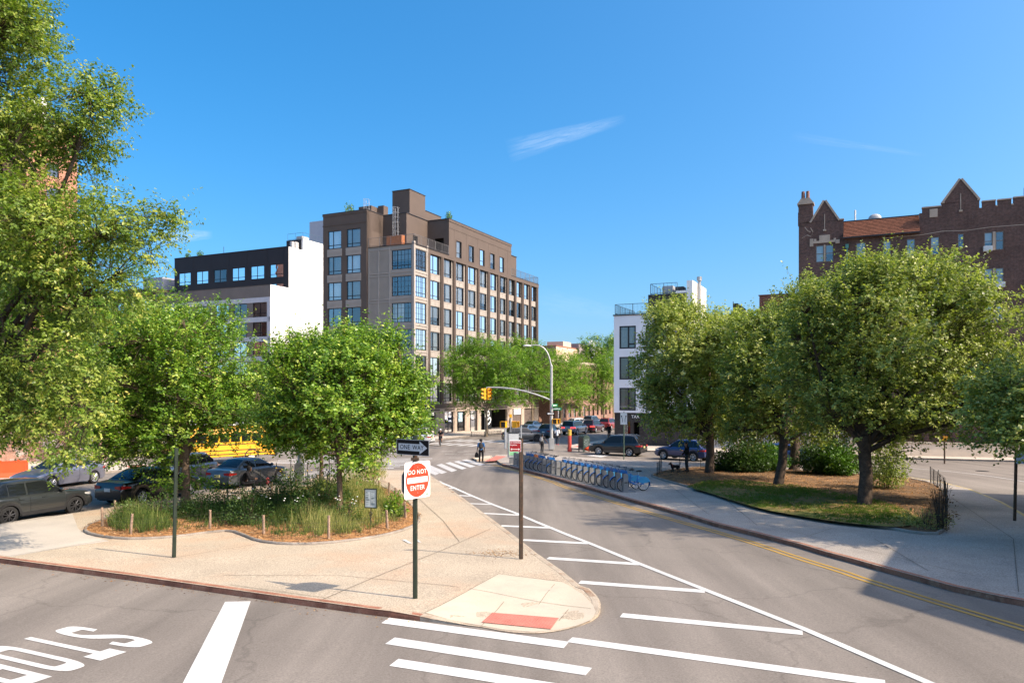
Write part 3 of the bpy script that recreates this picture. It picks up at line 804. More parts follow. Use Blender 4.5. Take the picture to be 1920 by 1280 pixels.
fbox(mb, lambda s, z, d: (d - .25, s, z), 6.6, 13.46, TOP - .25, TOP, -.06, .02)
mb.build('brown_bay_wall', [BROWN, DARKROOM], CB)
for a, b in ((7.5, 9.84), (10.43, 12.74)):
    for h in lh:
        mb = MB()
        fbox(mb, lambda s, z, d: (d - .25, s, z), a, b, h - 2.25 - .98, h - 2.25 - .05, -.03, .02)
        fbox(mb, lambda s, z, d: (d - .25, s, z), a, b, h - 2.25 - .55, h - 2.25 - .48, -.055, .0)
        mb.build('spandrel_panel', TAN, CB)
# set-back top storey (t, u) plan with terrace notch
mb = MB(); T0 = ROOF + .02
def wall_tu(p, q, za, zb, holes=()):
    L = math.hypot(q[0] - p[0], q[1] - p[1]); dx, dy = (q[0] - p[0]) / L, (q[1] - p[1]) / L
    facade(mb, lambda s, z, d: (p[0] + dx * s - dy * d, p[1] + dy * s + dx * d, z), 0, L, za, zb, list(holes), .12, .8)
wall_tu((8.3, 0), (27.05, 0), ROOF - .02, TOP, [(a - 8.3 - .02, a - 8.3 + 1.34, ROOF - .4 + .45, ROOF + 2.25) for a in (10.2, 13.66, 16.84, 20.0, 23.1)])
wall_tu((8.3, 3.19), (8.3, 0), T0, TOP, [(1.0, 2.4, T0 + .1, T0 + 2.3)])
wall_tu((3.25, 3.19), (8.3, 3.19), T0, TOP, [(1.5, 2.6, T0 + .1, T0 + 2.2)])
wall_tu((3.25, 6.66), (3.25, 3.19), T0, TOP)
wall_tu((-.25, 6.66), (3.25, 6.66), T0, TOP, [(1.1, 2.9, T0 + .1, T0 + 2.3)])
wall_tu((27.05, 0), (27.05, 2.4), T0, TOP); wall_tu((27.05, 2.4), (34.0, 2.4), T0, TOP - .6, [(2.5, 4.5, T0 + .1, T0 + 2.2)])
wall_tu((34.0, 2.4), (34.0, 13.4), T0, TOP - .6)
for x0, x1, y in ((8.24, 27.1, 0), ): fbox(mb, fr, x0, x1, TOP - .3, TOP, y - .06, y + .3); fbox(mb, fr, x0, x1, TOP - 1.15, TOP - 1.05, y - .03, y + .01)
for a in (9.9, 13.3, 16.5, 19.7, 22.8, 26.0): fbox(mb, fr, a - .03 - .25, a - .25 + .03, ROOF, TOP - 1.2, -.012, .01)
mb.build('top_storey_wall', [BROWN, DARKROOM], CB)
mb = MB()
for x0, x1, y0, y1, z in ((-.25, 3.25, 6.66, 13.4, TOP), (3.25, 8.3, 3.19, 13.4, TOP), (8.3, 27.05, 0, 13.4, TOP), (27.05, 34, 2.4, 13.4, TOP - .6)):
    mb.box(x0 + .02, x1 - .02, y0 + .02, y1 - .02, z - .3, z - .02)
mb.box(.1, LEN - .1, .45, 13.3, ROOF - .3, ROOF - .04); mb.box(LEN - .4, LEN, .05, 13.4, 0, ROOF - .01); mb.box(10, LEN, 13.3, 13.4, 0, ROOF)
mb.build('roof', ROOFM, CB)
mb = MB()
for (x0, x1, y0, y1, z) in ((-.33, 3.35, 6.6, 6.8, TOP), (-.33, -.13, 6.6, 13.45, TOP), (3.2, 3.4, 3.1, 6.6, TOP), (3.4, 8.4, 3.1, 3.3, TOP), (8.2, 8.4, -.08, 3.1, TOP), (8.4, 27.12, -.08, .12, TOP), (26.9, 27.12, .12, 2.4, TOP), (27.12, 34.1, 2.3, 2.5, TOP - .6), (-.12, 8.2, -.12, .1, ROOF), (-.12, .1, .1, 6.6, ROOF), (27.2, LEN + .1, -.06, .16, ROOF), (LEN - .12, LEN + .1, .16, 13.4, ROOF)):
    mb.box(x0, x1, y0, y1, z + .003, z + .075)
mb.build('coping', COPING, CB)
# stair tower and lower wing on the roof
mb = MB(); mb.box(9.0, 12.9, 6.48, 9.25, TOP - .2, RB + 27.2); mb.box(12.9, 17.2, 6.5, 10.2, TOP - .2, RB + 25.2)
mb.box(3.9, 5.6, 9.0, 11.0, TOP - .2, TOP + 1.7); mb.box(5.2, 6.2, 8.0, 8.9, TOP - .2, TOP + 1.9)
mb.box(9.05, 12.85, 6.5, 9.2, RB + 24.95, RB + 25.0)
t = mb.build('stair_tower', BROWN, CB)
mb = MB(); mb.box(8.94, 12.96, 6.42, 9.31, RB + 27.2, RB + 27.27); mb.box(12.97, 17.26, 6.44, 10.26, RB + 25.2, RB + 25.27); mb.build('coping', COPING, t)
# caged ladders
def caged(px, py, z0, z1, name='caged_ladder'):
    mb = MB()
    for s in (-.22, .22): mb.tube([(px, py + s, z0), (px, py + s, z1 + .9)], .022, 4)
    k = z0
    while k < z1: mb.tube([(px, py - .22, k), (px, py + .22, k)], .014, 4); k += .3
    k = z0 + 1.2
    while k < z1 + 1:
        mb.tube([(px - .75 * math.sin(a), py + .42 * math.cos(a), k) for a in [math.pi * i / 8 for i in range(9)]], .016, 4); k += .6
    for a in (.6, 1.2, 1.57, 2.0, 2.6): mb.tube([(px - .75 * math.sin(a), py + .42 * math.cos(a), z0 + 1.2), (px - .75 * math.sin(a), py + .42 * math.cos(a), z1 + 1)], .013, 4)
    return mb.build(name, M('galvanised_steel', (.42, .42, .42), .45, .5, metal=.5), CB)
caged(3.2, 4.6, ROOF + .6, TOP - .2); caged(3.85, 9.5, TOP, TOP + 1.5)
# terrace railings, timber screen
railing(CB, [(.0, 6.6, ROOF + .08), (.0, 0.0, ROOF + .08), (8.2, 0, ROOF + .08)], 1.1, .12)
railing(CB, [(27.2, .05, ROOF + .08), (37.4, .05, ROOF + .08), (37.4, 8, ROOF + .08)], 1.1, .12)
mb = MB()
for k in range(12): mb.box(2.55, 2.6, 3.6, 5.7, ROOF + .1 + k * .15, ROOF + .1 + k * .15 + .135); mb.box(2.56, 4.6, 3.45, 3.5, ROOF + .1 + k * .15, ROOF + .1 + k * .15 + .135)
mb.build('timber_screen', M('orange_cedar', (.40, .145, .055), .7, .25, var=.15, vscale=3), CB)
# windows
mw = [('v', .26), ('v', .5), ('v', .77)]
wp = [1, 1, 0, 2, 0, 4, 3, 2, 1, 0, 3]
for ci, (a, b) in enumerate(cols):
    for ri, h in enumerate(heads):
        c = rnd.choice([1, 1, 1, 1, 2, 2, 2, 3, 0, 4, 4]) if ri < 5 else rnd.choice([1, 1, 2])
        window(CB, lambda s, z, d: (s, d + .22, z), a, b, h - WH, h, (.34, ), [(.2, 0, .34), (.2, .34, 1)], c, .12, .075, rnd=rnd)
for ri, h in enumerate(heads):
    window(CB, fr, .30, 2.75, h - 2.45, h + .05, (.68,), [(.2, 0, 1)], [0, 1, 3, 0, 0, 1][ri], .10, .07, muntin=[('v', .18), ('v', .36), ('v', .52), ('h', .47), ('h', .74)], rnd=rnd)
    window(CB, fl, .35, 3.15, h - 2.35, h, (.72,), [(.2, 0, .72), (.2, .72, 1)], [4, 0, 2, 0, 0, 1][ri], .10, .07, muntin=[('v', .18), ('v', .36), ('v', .54), ('v', .86), ('h', .47), ('h', .74)], rnd=rnd)
for k in range(7):
    for j, (a, b) in enumerate(((7.62, 9.72), (10.55, 12.62))):
        window(CB, lambda s, z, d: (d - .25, s, z), a, b, lh[k] - 2.25, lh[k], (.62,), [(.2, 0, .62), (.2, .62, 1)], 1 if k < 3 else 0, .12, .075, rnd=rnd)
for i, a in enumerate((10.2, 13.66, 16.84, 20.0, 23.1)):
    window(CB, fr, a - .02, a + 1.34, ROOF + .05, ROOF + 2.25, (), [(.3, 0, 1)], [1, 3, 0, 4, 2][i], .10, .06, rnd=rnd)
    mb = MB()
    for q in ((a - .12, a - .02, ROOF - .08, ROOF + 2.35), (a + 1.34, a + 1.44, ROOF - .08, ROOF + 2.35), (a - .02, a + 1.34, ROOF - .08, ROOF + .05), (a - .02, a + 1.34, ROOF + 2.25, ROOF + 2.35)): fbox(mb, fr, *q, -.05, .02)
    mb.build('window_surround', BROWN, CB)
# ground floor: pale stone, shopfronts, garage
mb = MB()
gh = [(.5, 2.75, .45, 3.0), (3.85, 5.1, 0.05, 3.0), (7.24, 9.42, .2, 3.05), (10.41, 12.58, .25, 3.05), (13.93, 16.09, .05, 3.05), (17.2, 18.9, .05, 3.1), (19.6, 25.44, .05, 3.2), (27.49, 30.61, .05, 3.2), (31.82, 35.8, .05, 3.2)]
facade(mb, fr, 0.0, LEN, -.4, SOF - .87, gh, .22, 2.2)
for z0, z1, dd in ((SOF - 1.05, SOF - .87, -.10), (3.28, 3.36, -.05)): fbox(mb, fr, -.1, LEN, z0, z1, dd, .01)
for a, b in ((2.8, 3.8), (6.0, 7.1), (9.6, 10.3), (12.8, 13.8), (16.2, 17.0), (25.6, 27.3), (30.8, 31.6)): fbox(mb, fr, a, b, -.4, 3.27, -.045, .01)
mb.build('stone_base', [STONE, DARKROOM], CB)
for i, (a, b, c, d) in enumerate(gh):
    if i in (6,): continue
    if i < 6:
        ob = window(CB, fr, a, b, c, d, (.5,) if i in (2,) else (.3,) if i != 4 else (.22, .8), [(.82, 0, 1)], 0, .16, .07, GLASS_DK, name='shopfront', rnd=rnd)
    else:
        mb = MB()
        for k in range(14): fbox(mb, fr, a, b, c + k * .225, c + k * .225 + .215, .14 + .012 * (k % 2), .20)
        mb.build('roller_shutter', M('brown_roller_shutter', (.13, .10, .085), .6, .3, var=.1), CB)
PANEL = M('black_wall_panel', (.012, .012, .014), .5, .3)
WH_L = M('white_lettering', (.8, .8, .78), .6, .3, var=.03)
mb = MB(); fbox(mb, fr, 18.0, 20.3, .1, 3.1, -.055, -.03); p = mb.build('number_panel', PANEL, CB)
mx = Matrix.Translation((19.15, -.062, 1.75)) @ Matrix.Rotation(R(90), 4, 'X') @ Matrix.Rotation(R(-62), 4, 'Z')
text_obj('number', '80', 2.1, WH_L, p, mx, .004)
mb = MB(); fbox(mb, fr, 27.9, 30.4, 2.0, 3.1, -.03, -.01); p = mb.build('banner', M('white_banner', (.78, .78, .78), .6, .3, var=.04), CB)
mb = MB(); fbox(mb, fr, 28.2, 30.1, 2.25, 2.38, -.036, -.031); fbox(mb, fr, 28.2, 29.6, 2.52, 2.60, -.036, -.031); mb.build('banner_stripe', M('banner_grey', (.35, .37, .42), .6), p)
POST = M('pale_blue_poster', (.45, .66, .75), .5, .3, var=.25, vscale=5, col2=(.08, .2, .32), c2scale=3.5, c2lo=.5, c2hi=.58)
for a, b, c, d in ((1.0, 2.4, 1.3, 2.4), (11.0, 12.0, 1.5, 2.7)):
    mb = MB(); fbox(mb, fr, a, b, c, d, .10, .115); mb.build('poster', POST, CB)
# roof clutter
MECH = M('grey_mechanical_unit', (.42, .41, .40), .5, .4, var=.1, metal=.2)
mb = MB(); mb.box(18.6, 21.0, 3.2, 4.8, TOP + .02, TOP + 1.1); mb.box(21.3, 22.3, 3.2, 4.6, TOP + .02, TOP + 1.5); mb.build('mechanical_unit', MECH, CB, bevel=.05)
mb = MB(); mb.box(6.6, 7.4, 7.0, 7.9, TOP, TOP + 1.1); mb.build('roof_duct', MECH, CB, bevel=.04)
# ------------------------------------------------ the white sided block further left
LB = thing('apartment_building', 'black and pale banded apartment block with a blank bright white side wall', 'building', (-38.2, 118, Z0), math.atan2(uy, ux))
DKP = M('charcoal_panel', (.030, .026, .028), .6, .35, var=.1, vscale=.5)
TANP = M('greige_panel', (.20, .172, .15), .7, .3, var=.08, vscale=.5)
WHT = M('white_stucco', (.83, .80, .76), .85, .25, var=.03, vscale=.4, fine=.03)
PALE = M('pale_band_panel', (.56, .57, .60), .7, .3, var=.05)
zt = RB + 17.1; zd = RB + 23.8; zd_l = zd; zb = RB + 26.1
lt = [(.81, 3.65), (4.93, 7.85), (8.9, 11.8), (13.2, 16.1), (17.3, 20.2), (21.4, 24.3)]
wh_ = [RB + 14.35 - 3.12 * k for k in range(6)]
mb = MB()
facade(mb, fl, 0, 26.0, 0, zt, [(a, b, h - 2.3, h) for a, b in lt for h in wh_], .2, 1.0)
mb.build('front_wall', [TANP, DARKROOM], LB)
mb = MB()
for h in wh_: fbox(mb, fl, -.02, 26.02, h + .02, h + .80, -.05, .02)
fbox(mb, fl, -.02, .62, 0, wh_[0] + .01, -.05, .02)
mb.build('pale_band', PALE, LB)
ld = [(1.13, 4.02), (5.26, 8.24), (9.54, 12.47), (13.71, 16.72), (18.0, 20.88), (22.23, 25.2)]
dh = [RB + 21.15, RB + 17.95]
mb = MB()
facade(mb, lambda s, z, d: (d + 4.14, s, z), 0, 26.2, zt - .6, zd, [(a, b, h - 2.2, h) for a, b in ld for h in dh], .2, 1.0)
for s in (1.05, 4.6, 8.9, 13.1, 17.3, 21.5): fbox(mb, lambda s, z, d: (d + 4.14, s, z), s - .02, s + .02, RB + 21.4, zd - .1, -.02, .01)
mb.build('dark_storey_wall', [DKP, DARKROOM], LB)
mb = MB(); mb.box(.03, 30, -.02, .25, 0, zt - .02); mb.box(4.16, 30, -.021, .25, zt - .02, zd - .02); mb.box(7.6, 30, -.022, .25, zd - .02, zb - .4)
mb.box(7.6, 12, .25, 3.4, zd - .02, zb - .4); mb.build('side_wall', WHT, LB)
mb = MB(); mb.box(16, 26, .5, 5.8, zd, RB + 30.8); mb.build('stair_bulkhead', M('grey_stucco', (.42, .42, .46), .85, .2, var=.05), LB)
mb = MB(); mb.box(7.5, 7.56, .3, 3.5, zd, zb - .45); mb.build('bulkhead_front', DKP, LB)
mb = MB(); mb.box(.05, 30, .26, 26, zt - .5, zt - .1); mb.box(4.3, 30, .26, 26.1, zd - .5, zd - .1); mb.box(4.2, 30, 26, 26.2, 0, zd - .12); mb.box(7.6, 12, .1, 3.4, zb - .5, zb - .39); mb.build('roof', ROOFM, LB)
mb = MB(); mb.box(-.06, .2, -.05, 26, zt, zt + .1); mb.box(4.08, 4.3, -.05, 26.2, zd, zd + .1); mb.build('coping', COPING, LB)
for a, b in lt:
    for h in wh_[:4]: window(LB, fl, a, b, h - 2.3, h, (.5,), [(.25, 0, 1)], rnd.choice([1, 1, 2, 0]), .14, .08, GLASS_DK, rnd=rnd)
for a, b in ld:
    for h in dh: window(LB, lambda s, z, d: (d + 4.14, s, z), a, b, h - 2.2, h, (.52,), [(.25, 0, 1)], rnd.choice([1, 2, 2, 0]), .14, .08, GLASS_DK, rnd=rnd)
railing(LB, [(7.7, 3.4, zb - .4), (7.7, .1, zb - .4), (20, .1, zb - .4)], 1.1, 0, M('blue_grey_railing', (.06, .12, .16), .5), post=1.4)
mb = MB(); mb.box(8.4, 10.2, .9, 2.2, zb - .4, zb + .35); mb.box(6.4, 7.3, .6, 1.2, zd, zd + 1.3); mb.box(5.6, 6.3, .6, 1.1, zd, zd + 1.2); mb.build('mechanical_unit', MECH, LB, bevel=.06)
mb = MB(); mb.tube([(4.6, 14.8, zd), (4.6, 14.8, zd + 1.3)], .04, 5); mb.build('vent_pipe', COPING, LB)
# brown brick building left of it, mostly behind the trees
BRK = brick_mat('brown_brick', (.085, .042, .033), (.055, .028, .024), (.13, .105, .09))
BRK_L = brick_mat('light_brown_brick', (.25, .125, .085), (.19, .09, .062), (.30, .25, .20))
LB2 = thing('apartment_building', 'flat roofed dark brick building just left of the black and white block', 'building', (-62.5, 131, Z0), math.atan2(uy, ux))
mb = MB(); facade(mb, fl, 0, 22, 0, 23.5, [(1.5 + i * 3.4, 3.2 + i * 3.4, 1.2 + j * 3.1, 3.0 + j * 3.1) for i in range(6) for j in range(7)], .2, .8); mb.box(0.02, 20, -.1, .1, 0, 23.5); mb.box(.05, 20, .1, 22, 23.0, 23.3); mb.build('wall', [BRK, DARKROOM], LB2)
for i in range(6):
    for j in range(4, 7): window(LB2, fl, 1.5 + i * 3.4, 3.2 + i * 3.4, 1.2 + j * 3.1, 3.0 + j * 3.1, (), [(.5, 0, 1)], rnd.choice([0, 2, 4]), .14, .07, GLASS_DK, rnd=rnd)
mb = MB(); mb.box(-.1, 20, -.15, 22, 23.5, 23.65); mb.build('coping', COPING, LB2)
mb = MB(); mb.box(3, 8, 2, 7, 23.65, 26.2); mb.build('stair_bulkhead', M('grey_stucco', (.42, .42, .46)), LB2)
# ------------------------------------------------ white corner building right of the junction
WB = thing('apartment_building', 'white four storey building with black window frames over a dark ground floor', 'building', (10.3, 75.5, gz(75)), math.atan2(-ux, uy))
# local x runs right along its front, local y back into the block
WW = M('white_panel_wall', (.74, .74, .76), .7, .3, var=.03, vscale=.5, fine=.02)
DKB = brick_mat('charcoal_brick', (.045, .038, .036), (.03, .026, .026), (.075, .07, .065))
fw_ = lambda s, z, d: (s, d, z)
zt = 13.1
wr = [(12.05 - 3.1 * k - 2.28, 12.05 - 3.1 * k) for k in range(3)]
mb = MB(); facade(mb, fw_, 0, 5.74, 3.35, zt, [(1.0 - .42, 3.0 - .42 - .3, a, b) for a, b in wr] + [(3.3, 5.1, a, b) for a, b in wr], .22, 1.2)
mb.box(5.70, 5.74, .02, 20, 3.35, zt); mb.box(0, .05, .02, 20, 3.35, zt); mb.box(.05, 5.7, .1, 20, zt - .5, zt - .3)
for z in (3.95, 6.35, 9.45, 12.4): fbox(mb, fw_, 0, 5.74, z, z + .02, -.006, .01)
mb.build('wall', [WW, DARKROOM], WB)
GREENGL = M('pale_green_curtain', (.34, .42, .36), .9, .1, var=.15, vscale=5)
for k, (a, b) in enumerate(wr):
    for s0, s1 in ((.58, 2.28), (3.3, 5.1)):
        window(WB, fw_, s0, s1, a, b, (.55,), [(.2, .55, 1)], [1, 0, 3][k], .06, .14, GLASS_DK, name='window', rnd=rnd)
mb = MB(); facade(mb, lambda s, z, d: (s, d + .12, z), 0.02, 9.5, -.5, 3.35, [(.9, 1.7, .1, 2.5), (2.0, 2.6, .8, 2.4)], .15, 1.0); mb.box(9.46, 9.5, .3, 12, -.5, 3.35); mb.box(5.74, 9.5, .14, 10, 3.3, 3.37)
base = mb.build('dark_ground_floor', [DKB, DARKROOM], WB)
window(WB, lambda s, z, d: (s, d + .12, z), .9, 1.7, .1, 2.5, (), [(.2, 0, 1)], 0, .1, .06, GLASS_DK, name='door', rnd=rnd)
text_obj('shop_lettering', 'TAX', .42, WH_L, base, Matrix.Translation((2.2, .105, 2.95)) @ Matrix.Rotation(R(90), 4, 'X'), .004)
mb = MB(); mb.box(-.08, 5.82, -.08, .2, zt, zt + .12); mb.box(5.55, 5.82, .2, 20, zt, zt + .12); mb.box(-.08, .2, .2, 20, zt, zt + .12); mb.build('coping', COPING, WB)
BLUER = M('dark_blue_railing', (.02, .045, .06), .5, .5)
railing(WB, [(.1, 7, zt + .1), (.1, .1, zt + .1), (5.6, .1, zt + .1)], 1.05, .14, BLUER, post=1.6)
# black penthouse with white flank
mb = MB(); mb.box(3.1, 7.0, 1.6, 7.5, zt, zt + 2.15); p = mb.build('penthouse', DKB, WB)
mb = MB(); mb.box(7.0, 7.55, 1.55, 8.5, 3.4, zt + 3.35); mb.box(7.55, 7.58, 1.55, 8.5, 3.4, zt + 3.35); mb.box(5.9, 6.99, 1.58, 1.9, zt + 2.15, zt + 2.4); mb.build('white_flank_wall', WHT, WB)
railing(WB, [(3.3, 6, zt + 2.15), (3.3, 1.8, zt + 2.15), (6.0, 1.8, zt + 2.15)], 1.1, .35, BLUER, post=1.3)
mb = MB(); mb.box(4.3, 5.4, 2.6, 3.8, zt + 2.15, zt + 3.1); mb.build('mechanical_unit', MECH, WB, bevel=.05)
mb = MB(); mb.box(5.6, 6.5, 2.6, 3.6, zt + 2.15, zt + 2.95); mb.build('mechanical_unit', M('dark_mechanical_unit', (.08, .07, .065), .6, .3), WB, bevel=.05)
mb = MB(); mb.tube([(7.75, 4.0, zt - 1), (7.75, 4.0, zt + 3.6)], .15, 8); mb.tube([(7.75, 4, zt + 3.6), (7.75, 4, zt + 4.0)], .25, 8); mb.build('flue_pipe', M('galvanised_steel', (.42, .42, .42), .45, .5, metal=.5), WB, smooth=50)
mb = MB(); mb.box(7.6, 10.5, 8.6, 14, 0, zt + .5); mb.box(10.5, 10.9, 8, 14, 0, zt + 1.6); mb.build('rear_bulkhead', DKB, WB)
# low grey and brick buildings behind it
RBK = brick_mat('red_brick', (.33, .085, .045), (.26, .065, .04), (.34, .24, .18))
rb = thing('brick_building', 'low red brick building whose orange roof wall shows above the pear trees', 'building', (27, 92, gz(90)), math.atan2(-ux, uy))
mb = MB(); mb.box(0, 13, 0, 14, 0, 14.2); mb.box(3.2, 13.5, 1.0, 9, 14.2, 17.2); mb.build('wall', RBK, rb)
mb = MB(); mb.box(-.1, 13.1, -.1, .2, 14.2, 14.35); mb.box(3.1, 13.6, .9, 1.2, 17.2, 17.32); mb.build('coping', M('terracotta_coping', (.30, .12, .07), .8), rb)
mb = MB()
for i in range(7): mb.ball((1.6, -.3 + .0 * i, 14.9), (.55, .16, .5), 10, 6); break
mb.tube([(1.6, 0, 14.3), (1.6, -.2, 14.9)], .04, 5); mb.build('satellite_dish', MECH, rb, smooth=60)
mb = MB(); mb.tube([(.2, .3, 14.2), (.2, .3, 16.6)], .05, 5); mb.tube([(7.8, 2, 17.2), (7.8, 2, 18.1)], .05, 5); mb.build('vent_pipe', COPING, rb)
# ------------------------------------------------ brown brick castle style apartment house
CA = thing('apartment_building', 'dark brown brick apartment house with stone gables and battlements on its roofline', 'building', (26.3, 68.5, gz(68)), math.atan2(-ux, uy))
CBK = brick_mat('dark_brown_brick', (.125, .062, .048), (.078, .043, .037), (.155, .125, .105), .21, .07)
CST = M('weathered_limestone', (.42, .33, .255), .85, .2, var=.18, vscale=1.5, fine=.12, fscale=20, bump=.15)
TILE = M('red_brown_roof_tile', (.235, .095, .055), .85, .2, var=.25, vscale=5, fine=.2, fscale=16)
cz = -gz(68) + H0    # camera height above its base
ca = lambda s, z, d: (s, d, z)
cw_ = []
top_r = (cz + 11.79, cz + 13.31)
dbl = [(14.5, 15.08), (15.3, 15.86)]
sng = [(4.8, 5.54), (6.95, 7.54), (8.77, 9.4), (10.59, 11.22)]
rows = 5
win = []
for k in range(rows):
    dz = -3.03 * k
    for a, b in sng: win.append((a, b, top_r[0] + dz, top_r[1] + dz))
    win.append((12.6, 13.02, top_r[0] + .45 + dz, top_r[1] + .1 + dz))
    for a, b in dbl + [(1.47, 2.12), (2.28, 2.92)]: win.append((a, b, top_r[0] + dz + .05, top_r[1] + dz + .05))
    for a, b in ((18.2, 18.9), (19.1, 19.8), (22.0, 22.7), (24.5, 25.2), (27.5, 28.2)): win.append((a, b, top_r[0] + dz, top_r[1] + dz))
zr = cz + 15.44
mb = MB()
facade(mb, ca, 0, 34, -.5, cz + 13.86, win, .14, .9)
facade(mb, ca, 0, 3.77, cz + 13.86, cz + 15.5, [], .1)
facade(mb, ca, 9.72, 34, cz + 13.86, zr, [], .1)
mb.box(0, .02, .02, 22, -.5, cz + 15.5); mb.box(.1, 34, .4, 22, cz + 13.0, cz + 13.2)
mb.box(.02, 3.77, .02, .38, cz + 15.48, cz + 15.5)
# gables
for s0, s1, pk, zb_ in ((1.05, 3.35, 17.35, 15.5), (11.5, 14.1, 18.0, 16.1)):
    mb.prism([(s0, cz + zb_ - .05), (s1, cz + zb_ - .05), ((s0 + s1) / 2 + .0, cz + pk)], .0, .36)
mb.box(11.4, 14.15, 0, .36, zr, cz + 16.1)
mb.box(-.02, 1.2, -.05, 1.0, cz + 15.5, cz + 17.2); mb.box(-.06, .5, -.02, .4, cz + 15.3, cz + 16.5)
for k, s in enumerate((14.35, 15.45)): mb.box(s, s + .95, 0, .36, zr, cz + 15.92)
mb.box(9.95, 11.4, 0, .36, zr, cz + 15.85); mb.box(16.55, 17.3, 0, .36, zr, cz + 16.0)
for k in range(14): mb.box(17.3 + k * 1.25, 17.3 + k * 1.25 + .8, 0, .36, zr, cz + 16.3 + (.5 if k < 2 else 0))
mb.build('wall', [CBK, DARKROOM], CA)
mb = MB()
def slope_cap(s0, s1, z0, z1, w=.16):
    L = math.hypot(s1 - s0, z1 - z0); nx, nz = -(z1 - z0) / L, (s1 - s0) / L
    if nz < 0: nx, nz = -nx, -nz
    mb.prism([(s0, z0), (s1, z1), (s1 + nx * w, z1 + nz * w), (s0 + nx * w, z0 + nz * w)], -.06, .42)
for s0, s1, pk, zb_ in ((1.05, 3.35, 17.35, 15.45), (11.5, 14.1, 18.0, 16.1)):
    mb = MB(); m_ = (s0 + s1) / 2; slope_cap(s0, m_, cz + zb_, cz + pk); slope_cap(m_, s1, cz + pk, cz + zb_)
    mb.box(m_ - .03, m_ + .03, -.03, .02, cz + pk - 2.6, cz + pk - 1.2); mb.box(m_ - .13, m_ + .13, -.12, .02, cz + pk - 2.75, cz + pk - 2.6); mb.build('gable_coping', CST, CA)
mb = MB()
for a, b, z in ((.45, 1.08, 15.5), (3.32, 3.8, 15.5), (9.92, 11.4, 15.85), (11.36, 11.62, 16.1), (14.0, 14.2, 16.1), (14.33, 15.32, 15.92), (15.43, 16.42, 15.92), (16.53, 17.3, 16.0), (15.3, 15.45, 15.44), (16.4, 16.55, 15.44)):
    mb = MB(); mb.box(a, b, -.05, .42, cz + z, cz + z + .1); mb.build('battlement_coping', CST, CA)
mb = MB()
mb.box(-.12, 1.3, -.14, 1.1, cz + 17.2, cz + 17.32); mb.prism([(-.1, cz + 17.32), (1.25, cz + 17.32), (.95, cz + 17.75), (.2, cz + 17.75)], -.1, 1.0); mb.build('chimney_cap', CST, CA)
mb = MB(); mb.box(10.5, 11.1, -.06, .02, cz + 15.0, cz + 15.7); mb.build('stone_shield', CST, CA); mb = MB()
for a, b, z0, z1 in ((.95, 1.25, 13.3, 14.0), (1.25, 3.15, 13.55, 13.75), (1.75, 2.65, 13.75, 14.25), (3.1, 3.45, 13.4, 13.75), (1.3, 1.5, 13.75, 13.95), (2.95, 3.15, 13.75, 13.9)): mb.box(a, b, -.07, .02, cz + z0, cz + z1)
mb.build('window_hood', CST, CA)
for a, b in ((2.13, 2.27), (15.09, 15.29)):
    for k in range(rows):
        mb = MB(); mb.box(a, b, -.03, .05, top_r[0] + .05 - 3.03 * k, top_r[1] + .05 - 3.03 * k); mb.build('stone_mullion', CST, CA)
mb = MB()
for s in (.35, .75): mb.tube([(s, .5, cz + 17.75), (s, .5, cz + 18.5)], [.17, .14], 8)
mb.build('chimney_pot', M('terracotta_pot', (.20, .10, .075), .8), CA, smooth=50)
# mansard strip of roof tiles
mb = MB(); mb._add([(3.75, -.42, cz + 13.82), (9.75, -.42, cz + 13.82), (9.75, .75, cz + 15.42), (3.75, .75, cz + 15.42), (3.75, .4, cz + 13.75), (9.75, .4, cz + 13.75)], [(0, 1, 2, 3), (0, 3, 4), (1, 5, 2), (0, 4, 5, 1)])
for k in range(11):
    y0 = -.42 + 1.17 * k / 11; z0 = 13.82 + 1.6 * k / 11
    mb.box(3.75, 9.75, y0 - .02, y0 + .05, cz + z0 + .0, cz + z0 + .045)
rf = mb.build('roof', TILE, CA)
mb = MB(); mb.box(3.7, 9.8, -.5, -.36, cz + 13.72, cz + 13.83); mb.box(3.7, 9.78, .72, .85, cz + 15.4, cz + 15.5); mb.build('gutter', COPING, rf)
GREENP = M('verdigris_copper', (.10, .26, .21), .6, .4)
mb = MB(); mb.tube([(4.05, -.08, 0), (4.05, -.08, cz + 12.9)], .06, 6); mb.box(3.92, 4.18, -.2, -.01, cz + 12.9, cz + 13.25); mb.build('drainpipe', GREENP, CA)
SASH = M('cream_sash_frame', (.22, .18, .15), .6, .3)
ACM = M('white_air_conditioner', (.62, .62, .60), .5, .4, var=.05)
for i, (a, b, c, d) in enumerate(win):
    if a > 20: continue
    window(CA, ca, a, b, c, d, (), [(.5, 0, 1)], rnd.choice([0, 4, 4, 1, 1]), .09, .05, GLASS, frame=SASH, rnd=rnd)
for s, k, off in ((9.08, 0, -.2), (14.72, 0, -.05), (15.6, 1, -.05)):
    z = top_r[0] - 3.03 * k + off
    mb = MB(); mb.box(s - .32, s + .32, -.42, .06, z, z + .42); mb.box(s - .22, s + .22, -.435, -.415, z + .1, z + .32); mb.box(s - .06, s + .06, -.3, .0, z - .14, z)
    mb.build('air_conditioner', ACM, CA, bevel=.02)
mb = MB(); mb.tube([(4.7, 1.2, cz + 15.3), (4.7, 1.2, cz + 16.5)], .08, 6); mb.build('vent_pipe', ACM, CA)
mb = MB(); mb.ball((7.2 - .9, 1.4, cz + 15.6), (.55, .2, .45), 12, 8); mb.build('satellite_dish', MECH, CA, smooth=60)
